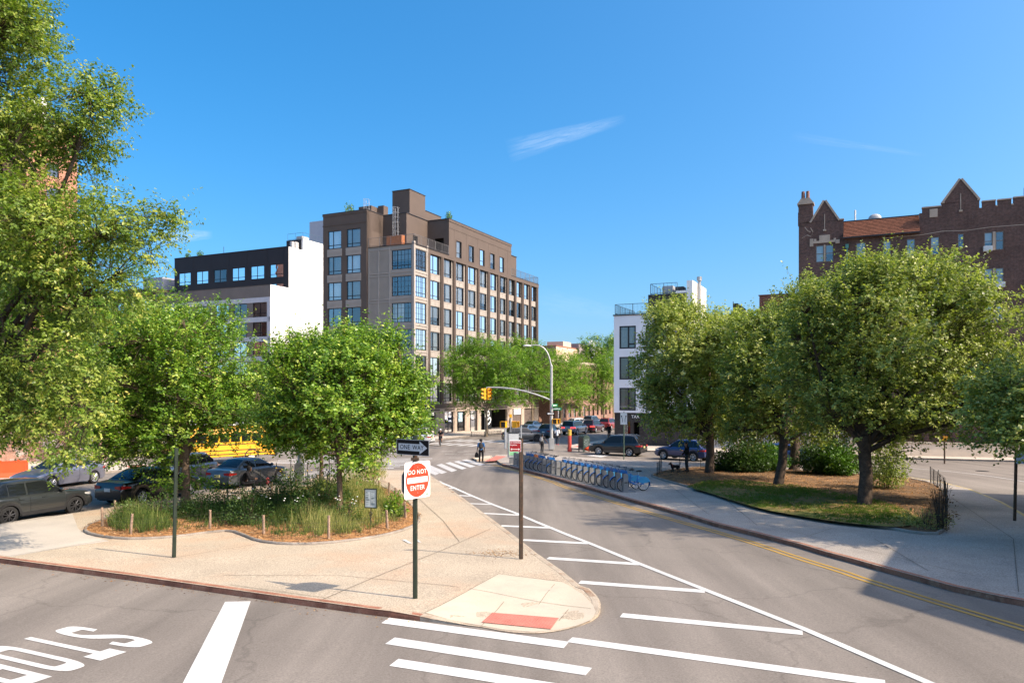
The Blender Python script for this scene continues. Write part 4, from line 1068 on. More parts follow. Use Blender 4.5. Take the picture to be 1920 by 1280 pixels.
# crack repair lines and sill string course
mb = MB()
pts = [(3.9, 13.5), (5.0, 13.62), (7, 13.5), (9.9, 13.55), (11.5, 13.72), (13.2, 13.62), (15, 13.74), (17.5, 13.72), (22, 13.8)]
for i in range(2, len(pts) - 1):
    (a, za), (b, zb2) = pts[i], pts[i + 1]; mb._add([(a, -.012, cz + za), (b, -.012, cz + zb2), (b, -.012, cz + zb2 + .05), (a, -.012, cz + za + .04)], [(0, 1, 2, 3)])
mb.build('mortar_line', CST, CA)
for q in ([(.25, 14.1), (.7, 14.35), (1.05, 14.2), (1.2, 14.6), (1.0, 15.0)], [(.5, 15.1), (.75, 14.75), (1.0, 14.6)]):
    mb = MB()
    for (a, za), (b, zb2) in zip(q[:-1], q[1:]): mb._add([(a, -.012, cz + za), (b, -.012, cz + zb2), (b + .03, -.012, cz + zb2 + .05), (a + .03, -.012, cz + za + .05)], [(0, 1, 2, 3)])
    mb.build('crack_repair', CST, CA)
# ------------------------------------------------ wall, fence and gate along the far side of the right hand road
CREAM = M('cream_rendered_wall', (.66, .55, .43), .85, .2, var=.10, vscale=.7, fine=.06)
gw = thing('garden_wall', 'low cream rendered wall across the road behind the right hand trees', 'wall', (30.5, 62.6, gz(62)), math.atan2(-.30, .95))
mb = MB(); mb.box(-2, 34, 0, .3, -.3, 1.15); mb.build('wall', CREAM, gw)
mb = MB(); mb.box(-2.05, 34.05, -.05, .35, 1.15, 1.27); mb.build('coping', SLAB, gw)
pf = thing('picket_fence', 'pale metal picket fence with square posts behind the parked blue cars', 'fence', (18.0, 70.4, gz(70)), math.atan2(-.44, .90))
PAINTW = M('off_white_painted_metal', (.66, .62, .56), .6, .4, var=.06)
mb = MB()
for k in range(112): mb.cbox((k * .14 + .1, 0, 1.05), (.035, .03, 2.1))
for z in (.25, 1.85): mb.cbox((7.9, .03, z), (15.8, .04, .06))
mb.build('pickets', PAINTW, pf)
for k in range(6):
    mb = MB(); mb.cbox((k * 3.16, .05, 1.3), (.38, .38, 2.6)); mb.cbox((k * 3.16, .05, 2.65), (.48, .48, .12)); mb.build('fence_post', CREAM, pf)
# ------------------------------------------------ far down the avenue
RH = thing('row_house', 'brown brick row house with an arched metal awning beyond the brown corner block', 'building', BL(41.5, -.3) + (Z0,), math.atan2(uy, ux))
RHB = brick_mat('shaded_brown_brick', (.26, .13, .09), (.19, .09, .065), (.28, .22, .18))
rh_holes = [(1.2 + 2.6 * i, 2.3 + 2.6 * i, .9 + 3.2 * j, 2.8 + 3.2 * j) for i in range(14) for j in range(3)]
mb = MB(); facade(mb, fr, 0, 38, -.4, 10.6, rh_holes, .18, .9); mb.box(.02, .05, .05, 14, -.4, 10.6); mb.box(.1, 38, .1, 14, 10.2, 10.5); mb.build('wall', [RHB, DARKROOM], RH)
for a, b, c, d in rh_holes[:24]: window(RH, fr, a, b, c, d, (), [(.5, 0, 1)], rnd.choice([0, 4, 0]), .12, .06, GLASS_DK, rnd=rnd)
mb = MB(); mb.box(-.1, 38, -.3, .2, 10.6, 11.1); mb.build('cornice', STONE, RH)
mb = MB()
for k in range(7):
    a0 = math.pi * k / 7; a1 = math.pi * (k + 1) / 7
    mb._add([(3.0 + 1.6 * math.cos(a0), -3.4, 2.6 + .9 * math.sin(a0)), (3.0 + 1.6 * math.cos(a1), -3.4, 2.6 + .9 * math.sin(a1)), (3.0 + 1.6 * math.cos(a1), 0, 2.6 + .9 * math.sin(a1)), (3.0 + 1.6 * math.cos(a0), 0, 2.6 + .9 * math.sin(a0))], [(0, 1, 2, 3)])
for x in (1.4, 4.6): mb.tube([(x, -3.4, -.3), (x, -3.4, 2.6)], .05, 5)
mb.build('awning', M('faded_metal_awning', (.30, .25, .21), .6, .4), RH)
FB = thing('brick_building', 'distant peach and brown building topped with a roof hut, over the street trees', 'building', (11.5, 196, -1.2), math.atan2(uy, ux))
mb = MB(); mb.box(0, 40, 0, 8, 0, 17.6); mb.build('wall', brick_mat('far_brown_brick', (.20, .12, .09), (.15, .09, .07), (.25, .2, .17)), FB)
PEACH = M('peach_brick', (.60, .42, .31), .85, .2, var=.08, vscale=.5)
mb = MB(); mb.box(0.0, 40, -.06, -.003, 0, 17.55); mb.box(6, 12, .3, 5, 17.6, 19.2); mb.build('side_wall', PEACH, FB)
mb = MB(); mb.box(-.1, 40, -.2, 8.1, 17.6, 17.8); mb.build('coping', M('terracotta_coping', (.30, .12, .07)), FB)
mb = MB(); mb.box(16, 40, -.5, 6, 14, 19.2); mb.build('rear_block', M('mauve_panel', (.24, .19, .18)), FB)
mb = MB(); mb.tube([(22, -2, 12), (22, -2, 19.3)], 1.2, 10); mb.tube([(22, -2, 19.3), (22, -2, 20.6)], [1.3, .1], 10); mb.build('water_tank', M('pale_grey_tank', (.55, .56, .6), .6), FB, smooth=40)
# ------------------------------------------------ left: brick buildings behind the big tree
LT = thing('brick_building', 'tall red brick building with white antenna panels on its roof, seen through the big tree', 'building', (-58.5, 90, gz(90)), math.atan2(uy, ux))
LTB = brick_mat('salmon_brick', (.42, .16, .095), (.34, .12, .075), (.42, .33, .26), .24, .08)
lth = [(1.5 + 3.3 * i, 3.1 + 3.3 * i, 1.2 + 3.1 * j, 2.9 + 3.1 * j) for i in range(7) for j in range(11)]
mb = MB(); facade(mb, fl, 0, 26, -.4, 38.4, lth, .2, .8); facade(mb, fr, 0, 6.4, -.4, 38.4, [(2.4, 4.0, 1.2 + 3.1 * j, 2.9 + 3.1 * j) for j in range(11)], .2, .8); mb.box(.1, 6.3, .1, 25.9, 37.8, 38.0); mb.box(6.3, 6.4, .1, 26, 0, 38.2); mb.build('wall', [LTB, DARKROOM], LT)
for j in range(6, 11): window(LT, fr, 2.4, 4.0, 1.2 + 3.1 * j, 2.9 + 3.1 * j, (), [(.5, 0, 1)], 0, .15, .07, GLASS_DK, rnd=rnd)
mb = MB(); mb.box(-.15, 6.5, -.15, .2, 38.4, 38.65); mb.box(-.15, .2, .2, 26, 38.4, 38.65); mb.build('coping', SLAB, LT)
for x, y, z in ((2.4, 1.0, 3.6), (3.0, 3.6, 4.6), (3.0, 5.6, 4.0)):
    mb = MB(); mb.box(x, x + .7, y, y + .9, 38.1, 38.4 + z); mb.build('antenna_panel', M('white_antenna_shroud', (.8, .8, .78), .6, var=.04), LT, bevel=.05)
mb = MB()
for y in (1, 3, 5, 7): mb.tube([(1.4, y, 38.4), (1.4, y, 40.4)], .05, 4)
for z in (39.4, 40.4): mb.tube([(1.4, 1, z), (1.4, 7, z)], .05, 4)
mb.build('roof_railing', RAILM, LT)
BW = thing('brick_wall', 'whitewashed old brick garden wall behind the orange barriers', 'wall', (-47.0, 39.5, gz(44)), math.atan2(.80, .60))
WBK = brick_mat('whitewashed_brick', (.30, .13, .085), (.22, .10, .07), (.34, .29, .24), patch=(.36, .32, .285))
mb = MB(); mb.box(0, 26.5, 0, .35, -.3, 2.25); mb.build('wall', WBK, BW)
mb = MB(); mb.box(-.05, 26.55, -.06, .41, 2.25, 2.4)
for k in range(130): mb.box(k * .203, k * .203 + .11, -.05, -.0, 2.10, 2.25)
mb.build('coping', brick_mat('coping_brick', (.22, .11, .08), (.17, .085, .06), (.3, .25, .2)), BW)
IF = thing('iron_fence', 'yellow green railing fence past the end of the brick wall', 'fence', (-30.8, 61.2, gz(60)), math.atan2(.72, .69))
mb = MB()
for k in range(60): mb.tube([(k * .13, 0, 0), (k * .13, 0, 1.5)], .018, 4)
for z in (.2, 1.35): mb.tube([(0, 0, z), (7.8, 0, z)], .025, 4)
mb.build('rails', M('yellow_green_paint', (.42, .44, .12), .6), IF)
for k in range(5):
    mb = MB(); mb.cbox((k * 1.95, 0, .85), (.09, .09, 1.7)); mb.build('fence_post', M('yellow_green_paint', (.42, .44, .12)), IF)
# ------------------------------------------------ neighbour right of the viewpoint: its shadow falls over the plaza corner
NB = thing('brick_building', 'four storey brick corner house right of the viewpoint', 'building', (19.9, 11.4, gz(11)), 0)
P = [(0, 0), (13.6, 19.9), (36, 4.5), (28, -20), (7.0, -20.6)]
mb = MB(); NBH = 12.1
for i in range(len(P)):
    a, b = P[i], P[(i + 1) % len(P)]; L = math.hypot(b[0] - a[0], b[1] - a[1]); dx, dy = (b[0] - a[0]) / L, (b[1] - a[1]) / L
    f = (lambda a, dx, dy: (lambda s, z, d: (a[0] + dx * s + dy * d, a[1] + dy * s - dx * d, z)))(a, dx, dy)
    hl = [(1.5 + 3.2 * k, 2.7 + 3.2 * k, 1 + 3 * j, 2.7 + 3 * j) for k in range(int((L - 2) / 3.2)) for j in range(4)]
    facade(mb, f, 0, L, -.6, NBH, hl, .15, .6)
mb.poly([(x, y, NBH - .1) for x, y in P]); mb.build('wall', [BRK_L, DARKROOM], NB)
mb = MB()
for i in range(len(P)):
    a, b = P[i], P[(i + 1) % len(P)]
    mb.tube([(a[0], a[1], NBH), (b[0], b[1], NBH)], .16, 4)
mb.build('cornice', STONE, NB)
# ================================================================ trees and planting
def nrm(a): return a / np.maximum(np.linalg.norm(a, axis=1, keepdims=True), 1e-9)
def leaf_mesh(name, pos, axis, nor, length, width, tint, mat, parent, fold=.25):
    """one folded four-cornered leaf per row"""
    n = len(pos)
    side = nrm(np.cross(axis, nor)); nor = nrm(np.cross(side, axis))
    L = length[:, None]; W = width[:, None]
    a = pos; b = pos + axis * L * .42 + side * W * .5 + nor * W * fold * .5
    c = pos + axis * L - nor * L * .12; d = pos + axis * L * .42 - side * W * .5 + nor * W * fold * .5
    v = np.stack([a, b, c, d], 1).reshape(-1, 3).astype(np.float32)
    me = bpy.data.meshes.new(name)
    me.vertices.add(4 * n); me.vertices.foreach_set('co', v.ravel())
    me.loops.add(4 * n); me.loops.foreach_set('vertex_index', np.arange(4 * n, dtype=np.int32))
    me.polygons.add(n); me.polygons.foreach_set('loop_start', np.arange(0, 4 * n, 4, dtype=np.int32))
    at = me.attributes.new('tint', 'FLOAT', 'FACE'); at.data.foreach_set('value', tint.astype(np.float32))
    me.materials.append(mat); me.update(calc_edges=True)
    return link(name, me, parent)
BARK = M('grey_brown_bark', (.135, .095, .065), .9, .15, var=.3, vscale=4, fine=.3, fscale=25, bump=.8, bscale=14)
BARK2 = M('dark_furrowed_bark', (.075, .055, .042), .9, .15, var=.35, vscale=5, fine=.3, fscale=22, bump=1.0, bscale=12)
BARK3 = M('pale_locust_bark', (.26, .20, .135), .9, .15, var=.25, vscale=4, fine=.2, fscale=25, bump=.6, bscale=12)
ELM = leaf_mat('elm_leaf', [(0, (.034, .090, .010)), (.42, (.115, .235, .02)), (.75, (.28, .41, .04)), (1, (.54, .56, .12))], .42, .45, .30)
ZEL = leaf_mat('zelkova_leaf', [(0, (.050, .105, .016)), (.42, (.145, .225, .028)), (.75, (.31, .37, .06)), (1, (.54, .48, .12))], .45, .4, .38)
PEAR = leaf_mat('glossy_pear_leaf', [(0, (.080, .125, .030)), (.4, (.22, .275, .055)), (.75, (.42, .45, .11)), (1, (.66, .62, .26))], .42, .38, .36)
LOC = leaf_mat('locust_leaf', [(0, (.06, .14, .016)), (.5, (.14, .27, .025)), (1, (.30, .42, .05))], .55, .3, .42)
def lobe(px, py, rx, ry, Y, ry_d=None):
    """crown lobe from its outline: centre and half sizes as surveyed, Y metres away, ry_d deep"""
    k = Y / F
    return ((px - 960) * k, Y, H0 + (736 - py) * k, rx * k, ry_d if ry_d else (rx + ry) / 2 * k, ry * k)
def tree(name, label, base, lobes, trunk_r, fork, n_shoot, per, leaf, wide, mat, bark, seed, shoot=.6, up=.35, droop=.25, shell=.45, group=None, lean=(0, 0), limbs=9, tintc=.45, gap=0.0, spread=.0, z0=None, cat='tree', leader=.10, grow=1.08, deep=1.0):
    rg = np.random.RandomState(seed); rn = random.Random(seed)
    bx, by = base; bz = (gz(by) + .10) if z0 is None else z0
    root = thing(name, label, cat, (bx, by, bz), 0, group)
    lb = np.array(lobes, dtype=float); lb[:, 3:6] *= grow; lb[:, 4] *= deep; lb[:, 0] -= bx; lb[:, 1] -= by; lb[:, 2] -= bz
    vol = lb[:, 3] * lb[:, 4] * lb[:, 5]; par = lb.copy()
    kids = []
    for q, vq in zip(par, vol):      # leafy clumps standing out of every lobe, with shaded hollows between them
        for _ in range(int(5 + 5 * min(1, vq / 12))):
            v = nrm(rg.normal(size=(1, 3)))[0]; v[2] = v[2] * .9 + .12; e = rg.uniform(.72, 1.0); f = rg.uniform(.30, .48)
            kids.append(list(q[:3] + v * q[3:6] * e) + list(q[3:6] * f * np.array([1.1, 1.1, .85])))
    lb = np.vstack([lb, np.array(kids)])
    wgt = (lb[:, 3] * lb[:, 4] * lb[:, 5]) ** .62; wgt[:len(par)] *= .55; wgt /= wgt.sum()
    which = rg.choice(len(lb), n_shoot, p=wgt)
    d = nrm(rg.normal(size=(n_shoot, 3))); rr = rg.rand(n_shoot) ** shell
    cen = lb[which, :3]; rad = lb[which, 3:6]
    # lumpy envelope
    ph = rg.rand(6) * 6.28
    lump = 1 + .13 * np.sin(d[:, 0] * 5.1 + ph[0] + which) * np.sin(d[:, 1] * 4.3 + ph[1]) + .12 * np.sin(d[:, 2] * 6.3 + ph[2] + which * 2) * np.sin(d[:, 0] * 3.1 + ph[3])
    p = cen + d * rad * (rr * lump)[:, None]
    if gap > 0:   # airy pockets inside the crown
        g = np.sin(p[:, 0] * 1.7 + ph[0]) * np.sin(p[:, 1] * 1.5 + ph[4]) * np.sin(p[:, 2] * 2.1 + ph[5]) + .35 * np.sin(p[:, 0] * 4.1 + ph[2]) * np.sin(p[:, 2] * 4.7 + ph[1])
        k = g > -1 + gap * 2 * rg.rand(len(g)); p = p[k]; d = d[k]; which = which[k]
    n = len(p)
    out = nrm(d + .6 * nrm(p - np.array([lean[0], lean[1], fork])))
    sd = nrm(out + np.array([0, 0, up]) + .45 * rg.normal(size=(n, 3)))
    sl = shoot * (.55 + .9 * rg.rand(n)) * np.where((d[:, 2] > .45) & (rg.rand(n) < leader), 2.1, 1.0)
    # leaves set left and right along every shoot
    t = (np.arange(per)[None, :] + rg.rand(n, per)) / per
    P = p[:, None, :] + sd[:, None, :] * (t * sl[:, None])[..., None]
    P[..., 2] -= droop * .35 * (t ** 2) * sl[:, None]
    side = nrm(np.cross(sd, np.array([0, 0, 1.]) + .15 * rg.normal(size=(n, 3))))
    sg = np.where(np.arange(per) % 2 == 0, 1., -1.)[None, :, None]
    ax = side[:, None, :] * sg + sd[:, None, :] * .55 + .45 * rg.normal(size=(n, per, 3)); ax[..., 2] -= droop
    no = np.array([0, 0, 1.]) * .75 + .75 * out[:, None, :] + .55 * rg.normal(size=(n, per, 3))
    P += .07 * shoot * rg.normal(size=P.shape)
    P = P.reshape(-1, 3); ax = nrm(ax.reshape(-1, 3)); no = nrm(no.reshape(-1, 3))
    N = len(P)
    ln = leaf * (.65 + .6 * rg.rand(N)); wd = ln * wide * (.8 + .4 * rg.rand(N))
    tip = np.repeat(rg.normal(size=n) * .16, per) + t.reshape(-1) * .16 - .06
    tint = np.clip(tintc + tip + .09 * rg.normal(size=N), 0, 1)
    leaf_mesh('crown', P, ax, no, ln, wd, tint, mat, root)
    # trunk with root flare, limbs reaching into the lobes, twigs to a share of the shoots
    mb = MB()
    fk = Vector((lean[0], lean[1], fork))
    tr = [Vector((0, 0, -.25)), Vector((0, 0, .0)), Vector((lean[0] * .05, lean[1] * .05, .22)), fk * .45 + Vector((trunk_r * .25, 0, 0)), fk * .75, fk]
    mb.tube(tr, [trunk_r * 1.5, trunk_r * 1.32, trunk_r * 1.05, trunk_r * .92, trunk_r * .88, trunk_r * .86], 10)
    paths = []
    def limb(a, b, r0, r1, k=5, bow=.09):
        L = (b - a).length; pts = []
        m = Vector((rn.uniform(-1, 1), rn.uniform(-1, 1), rn.uniform(.2, 1))) * L * bow
        for i in range(k + 1):
            s = i / k; q = a.lerp(b, s) + m * (4 * s * (1 - s)) * .5
            if 0 < i < k: q += Vector((rn.gauss(0, .02), rn.gauss(0, .02), rn.gauss(0, .02))) * L
            pts.append(q)
        e = np.array(b); ins = (((e - par[:, :3]) / par[:, 3:6]) ** 2).sum(1).min()
        if ins > .95: return None
        mb.tube(pts, [r0 + (r1 - r0) * i / k for i in range(k + 1)], 6)
        paths.append((pts, r0, r1)); return pts
    lb = par; order = list(np.argsort(-vol))
    tg = []
    for i in range(limbs):
        q = lb[order[i % len(order)]]
        a = rn.uniform(0, 6.28); h = rn.uniform(-.2, .45)
        tg.append(Vector((q[0] + q[3] * .4 * math.cos(a), q[1] + q[4] * .4 * math.sin(a), q[2] + q[5] * h)))
    for i, b in enumerate(tg):
        a = fk + Vector((0, 0, -.3 * fork * rn.random() * (i > 2)))
        limb(a, b, trunk_r * rn.uniform(.42, .62), trunk_r * .10, 6)
    for pts, r0, r1 in list(paths):
        for _ in range(4):
            i = rn.randint(2, 5); b = pts[i] + Vector((rn.gauss(0, 1), rn.gauss(0, 1), rn.gauss(.35, .7))) * (pts[-1] - pts[0]).length * .20
            limb(pts[i], b, max(.012, r0 * .32), .008, 4)
    nodes = np.array([tuple(q) for pts, _, _ in paths for q in pts[1:]])
    for i in rg.choice(n, min(n, int(n * .22) + 10), replace=False):
        j = np.argmin(((nodes - p[i]) ** 2).sum(1)); a = Vector(nodes[j]); b = Vector(p[i])
        if (b - a).length > 3.2 * shoot + .8: continue
        mid = a.lerp(b, .55) + Vector((0, 0, .08 * (b - a).length))
        mb.tube([a, mid, b, b + Vector(sd[i]) * float(sl[i]) * .7], [.014, .010, .007, .003], 3, False)
    mb.build('trunk', bark, root, smooth=60)
    return root
g0 = 'trees on the left island'
# big spreading tree whose trunk stands just outside the frame on the left
Yb = 23.0
LL = [lobe(-60, 60, 150, 150, Yb, 2.6), lobe(20, 60, 75, 75, Yb - 1, 1.2), lobe(135, 215, 85, 85, Yb - .5, 1.2), lobe(60, 250, 120, 90, Yb, 2.0), lobe(175, 165, 40, 28, Yb - .5, .5),
      lobe(-80, 330, 200, 190, Yb, 3.2), lobe(70, 420, 160, 100, Yb - 1, 2.2), lobe(215, 440, 110, 75, Yb - 1, 1.4), lobe(295, 405, 38, 26, Yb - 1, .5), lobe(160, 540, 120, 80, Yb - 1, 1.8),
      lobe(10, 590, 150, 110, Yb - .5, 2.4), lobe(110, 670, 90, 75, Yb - 1.5, 1.4), lobe(60, 760, 80, 70, Yb - 1.5, 1.3), lobe(150, 775, 55, 50, Yb - 2, .9), lobe(120, 842, 38, 36, Yb - 2.5, .6), lobe(20, 780, 60, 55, Yb - 1.5, 1.1), lobe(-40, 700, 120, 110, Yb, 2.2)]
tree('shade_tree', 'tallest tree in view, its loose yellow green crown hanging in from the left edge', (-17.3, 23.4), LL, .27, 4.4, 9500, 16, .112, .52, ZEL, BARK2, 11, shoot=.55, up=.1, droop=.55, shell=.45, limbs=14, gap=.22, tintc=.50, grow=.94)
YA = 31.9
LA = [lobe(330, 690, 130, 110, YA, 3.0), lobe(250, 700, 85, 90, YA, 2.2), lobe(415, 725, 80, 78, YA, 2.2), lobe(335, 640, 90, 55, YA, 2.2), lobe(290, 620, 40, 38, YA, .9), lobe(380, 625, 50, 42, YA, 1.1), lobe(425, 610, 14, 32, YA, .4), lobe(330, 780, 150, 60, YA, 3.2), lobe(240, 790, 75, 55, YA, 1.8), lobe(440, 790, 70, 50, YA, 1.8), lobe(300, 850, 90, 35, YA - .5, 1.8), lobe(205, 840, 45, 35, YA - 1, 1.0), lobe(480, 720, 26, 40, YA, .7), lobe(345, 905, 40, 16, YA - 1.5, .6)]
tree('elm_tree', 'dense bright green young elm standing over the parked black sedan', G(347, 948, .13), LA, .17, 2.6, 6800, 17, .122, .60, ELM, BARK, 21, shoot=.62, up=.55, droop=.22, shell=.55, limbs=13, gap=.22, group=g0, tintc=.50, grow=1.03, deep=1.35, leader=.2)
YB = 27.4
LBt = [lobe(640, 745, 115, 80, YB, 2.4), lobe(570, 750, 66, 72, YB, 1.6), lobe(715, 745, 60, 70, YB, 1.5), lobe(620, 680, 88, 38, YB, 1.6), lobe(560, 670, 36, 34, YB, .8), lobe(690, 662, 45, 36, YB, .9), lobe(738, 645, 12, 30, YB, .3), lobe(655, 648, 20, 30, YB, .5), lobe(600, 650, 24, 30, YB, .5), lobe(640, 800, 130, 55, YB, 2.4), lobe(560, 800, 65, 45, YB, 1.4), lobe(715, 805, 60, 38, YB, 1.2), lobe(660, 850, 80, 28, YB - .4, 1.4), lobe(760, 760, 34, 40, YB, .7), lobe(775, 785, 24, 16, YB, .5), lobe(785, 718, 20, 10, YB, .3), lobe(770, 730, 20, 12, YB, .35), lobe(750, 700, 26, 24, YB, .6)]
tree('elm_tree', 'dense bright green young elm just left of the red and white sign, thin bare trunk', G(636, 978, .13), LBt, .105, 2.35, 6400, 17, .114, .60, ELM, BARK, 22, shoot=.58, up=.55, droop=.22, shell=.55, limbs=13, gap=.20, group=g0, tintc=.50, grow=1.02, deep=1.25, leader=.2)
YC = 38.6
LC = [lobe(600, 730, 70, 60, YC, 2.0), lobe(590, 780, 80, 60, YC, 2.0), lobe(520, 760, 60, 60, YC, 1.8), lobe(505, 740, 40, 45, YC, 1.4)]
tree('elm_tree', 'slender young elm hidden behind the front elm, only its low trunk showing', G(602, 909, .13), LC, .11, 2.3, 2200, 14, .15, .60, ELM, BARK, 23, shoot=.65, up=.45, droop=.22, shell=.5, limbs=9, group=g0, tintc=.42)
# pears on the plaza lawn
g1 = 'pear trees on the plaza lawn'
Y1 = 31.4
L1 = [lobe(1875, 720, 58, 75, Y1, 1.8), lobe(1900, 780, 50, 50, Y1 - 1, 1.4), lobe(1660, 640, 150, 130, Y1, 3.2), lobe(1590, 600, 105, 95, Y1, 2.4), lobe(1700, 560, 110, 70, Y1, 2.4), lobe(1640, 540, 70, 48, Y1, 1.6), lobe(1740, 535, 45, 30, Y1, 1.0), lobe(1790, 620, 85, 80, Y1, 2.0), lobe(1830, 690, 65, 70, Y1, 1.8), lobe(1520, 600, 45, 60, Y1, 1.2), lobe(1560, 700, 100, 90, Y1, 2.4), lobe(1700, 760, 150, 70, Y1, 3.0), lobe(1800, 780, 85, 55, Y1, 1.8), lobe(1580, 790, 90, 50, Y1, 2.0), lobe(1660, 830, 70, 35, Y1 + .5, 1.5), lobe(1765, 498, 12, 22, Y1, .4), lobe(1480, 650, 40, 50, Y1, 1.0)]
tree('pear_tree', 'largest pear tree, its round glossy crown covering the brown brick house front', G(1621, 950, .13), L1, .27, 2.9, 9000, 16, .108, .80, PEAR, BARK2, 31, shoot=.50, up=.35, droop=.18, shell=.42, limbs=15, gap=.24, grow=.97, deep=1.5, group=g1, tintc=.46)
Y2 = 39.5
L2 = [lobe(1450, 660, 85, 90, Y2, 2.6), lobe(1440, 630, 60, 45, Y2, 1.8), lobe(1475, 602, 36, 28, Y2, 1.2), lobe(1500, 660, 60, 80, Y2, 2.0), lobe(1400, 700, 60, 60, Y2, 1.8), lobe(1460, 770, 90, 55, Y2, 2.4), lobe(1530, 780, 50, 50, Y2, 1.6), lobe(1400, 800, 40, 36, Y2, 1.2)]
tree('pear_tree', 'middle pear tree with a slightly leaning trunk, between the largest pear and its left neighbour', G(1459, 912, .13), L2, .24, 2.9, 4600, 15, .13, .80, PEAR, BARK2, 32, shoot=.58, up=.35, droop=.18, shell=.42, limbs=11, gap=.2, grow=.97, deep=1.35, group=g1, lean=(.35, 0), tintc=.42)
Y3 = 46.0
L3 = [lobe(1290, 670, 85, 90, Y3, 3.0), lobe(1260, 625, 52, 48, Y3, 1.8), lobe(1340, 632, 52, 40, Y3, 1.9), lobe(1295, 590, 26, 24, Y3, .9), lobe(1235, 700, 46, 60, Y3, 1.8), lobe(1215, 745, 30, 40, Y3, 1.2), lobe(1350, 700, 60, 80, Y3, 2.2), lobe(1290, 770, 85, 50, Y3, 2.6), lobe(1350, 790, 50, 42, Y3, 1.8), lobe(1245, 790, 42, 28, Y3, 1.4), lobe(1365, 608, 22, 16, Y3, .9)]
tree('pear_tree', 'pear tree nearest the white building, reaching across its windows', G(1330, 889, .13), L3, .26, 3.0, 5000, 15, .145, .80, PEAR, BARK2, 33, shoot=.64, up=.35, droop=.18, shell=.42, limbs=11, gap=.2, grow=.95, deep=1.3, group=g1, tintc=.5)
Y4 = 50.0
L4 = [lobe(1490, 720, 90, 80, Y4, 3.0), lobe(1420, 730, 60, 70, Y4, 2.2), lobe(1390, 655, 52, 48, Y4, 2.0), lobe(1560, 740, 60, 60, Y4, 2.2), lobe(1400, 625, 45, 30, Y4, 1.6)]
tree('pear_tree', 'rear pear tree by the road, thick trunk seen between two front trunks', G(1489, 882, .13), L4, .30, 3.2, 2600, 14, .16, .80, PEAR, BARK2, 34, shoot=.7, up=.35, droop=.18, shell=.5, limbs=9, group=g1, tintc=.38)
Y5 = 21.6
L5 = [lobe(1940, 760, 85, 75, Y5, 1.7), lobe(1890, 800, 70, 50, Y5, 1.3), lobe(1850, 800, 45, 40, Y5, .9), lobe(1990, 800, 120, 60, Y5, 2.2), lobe(2110, 710, 125, 120, Y5, 2.6), (20.4, 20.6, 10.2, 3.2, 3.0, 3.0), (20.2, 20.4, 13.6, 3.0, 2.8, 2.6), lobe(1880, 740, 45, 45, Y5, 1.0), lobe(1910, 715, 40, 40, Y5, .8)]
tree('pear_tree', 'pear tree at the right edge of the view, only low outer boughs showing', (17.3, 21.6), L5, .26, 2.9, 5200, 15, .105, .80, PEAR, BARK2, 35, shoot=.48, up=.3, droop=.2, shell=.45, limbs=12, gap=.2, group=g1, tintc=.46, grow=1.0)
# street trees across the junction
g2 = 'street trees along the avenue'
def stree(pts, trunk, Y, seed, label, n=900, z=None, leaf=.20, mat=LOC, bark=BARK3, tr=.16, fork=3.4, gap=.35, tint=.5):
    x = (trunk - 960) / F * Y
    return tree('street_tree', label, (x, Y), [lobe(a, b, c, d, Y) for a, b, c, d in pts], tr, fork, int(n * 2.2), 14, leaf, .55, mat, bark, seed, shoot=.8, up=.15, droop=.2, shell=.55, limbs=9, gap=gap, group=g2, z0=gz(Y) + .12, tintc=tint)
stree([(905, 690, 62, 45), (870, 700, 34, 46), (940, 690, 40, 44), (890, 740, 40, 30), (935, 735, 40, 28), (875, 655, 20, 14), (910, 655, 30, 18)], 912, 91.0, 41, 'feathery green street tree with a low iron fence at its foot', 1500)
stree([(985, 690, 34, 40), (960, 680, 30, 36), (1005, 680, 26, 36), (985, 655, 22, 22), (975, 735, 32, 24), (1015, 720, 24, 30)], 998, 108.0, 42, 'feathery street tree with forked trunk left of the traffic signal pole', 1100)
stree([(1050, 700, 30, 38), (1030, 715, 22, 34), (1065, 735, 30, 36)], 1052, 122.0, 43, 'street tree with bright leaves directly right of the signal pole', 800, tint=.6, gap=.2)
stree([(1100, 700, 38, 36), (1120, 720, 34, 44), (1085, 740, 30, 32), (1140, 690, 24, 30)], 1132, 128.0, 44, 'bright green street tree with a pale trunk left of the white building', 1300, tint=.62, gap=.15)
stree([(1125, 660, 34, 28), (1145, 680, 26, 40), (1105, 675, 24, 26)], 1150, 150.0, 45, 'taller grey green street tree rising behind the white building', 800, mat=ELM, tint=.42, gap=.1, leaf=.25)
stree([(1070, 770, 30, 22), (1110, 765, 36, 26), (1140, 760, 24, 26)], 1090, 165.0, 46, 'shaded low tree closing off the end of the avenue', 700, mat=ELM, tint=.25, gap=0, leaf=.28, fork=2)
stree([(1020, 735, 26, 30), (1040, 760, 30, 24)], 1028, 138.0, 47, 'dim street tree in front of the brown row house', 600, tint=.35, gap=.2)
stree([(1180, 720, 70, 60), (1250, 720, 60, 50)], 1200, 185.0, 48, 'farthest street tree, hidden behind the white building', 500, mat=ELM, tint=.35, gap=0, leaf=.3)
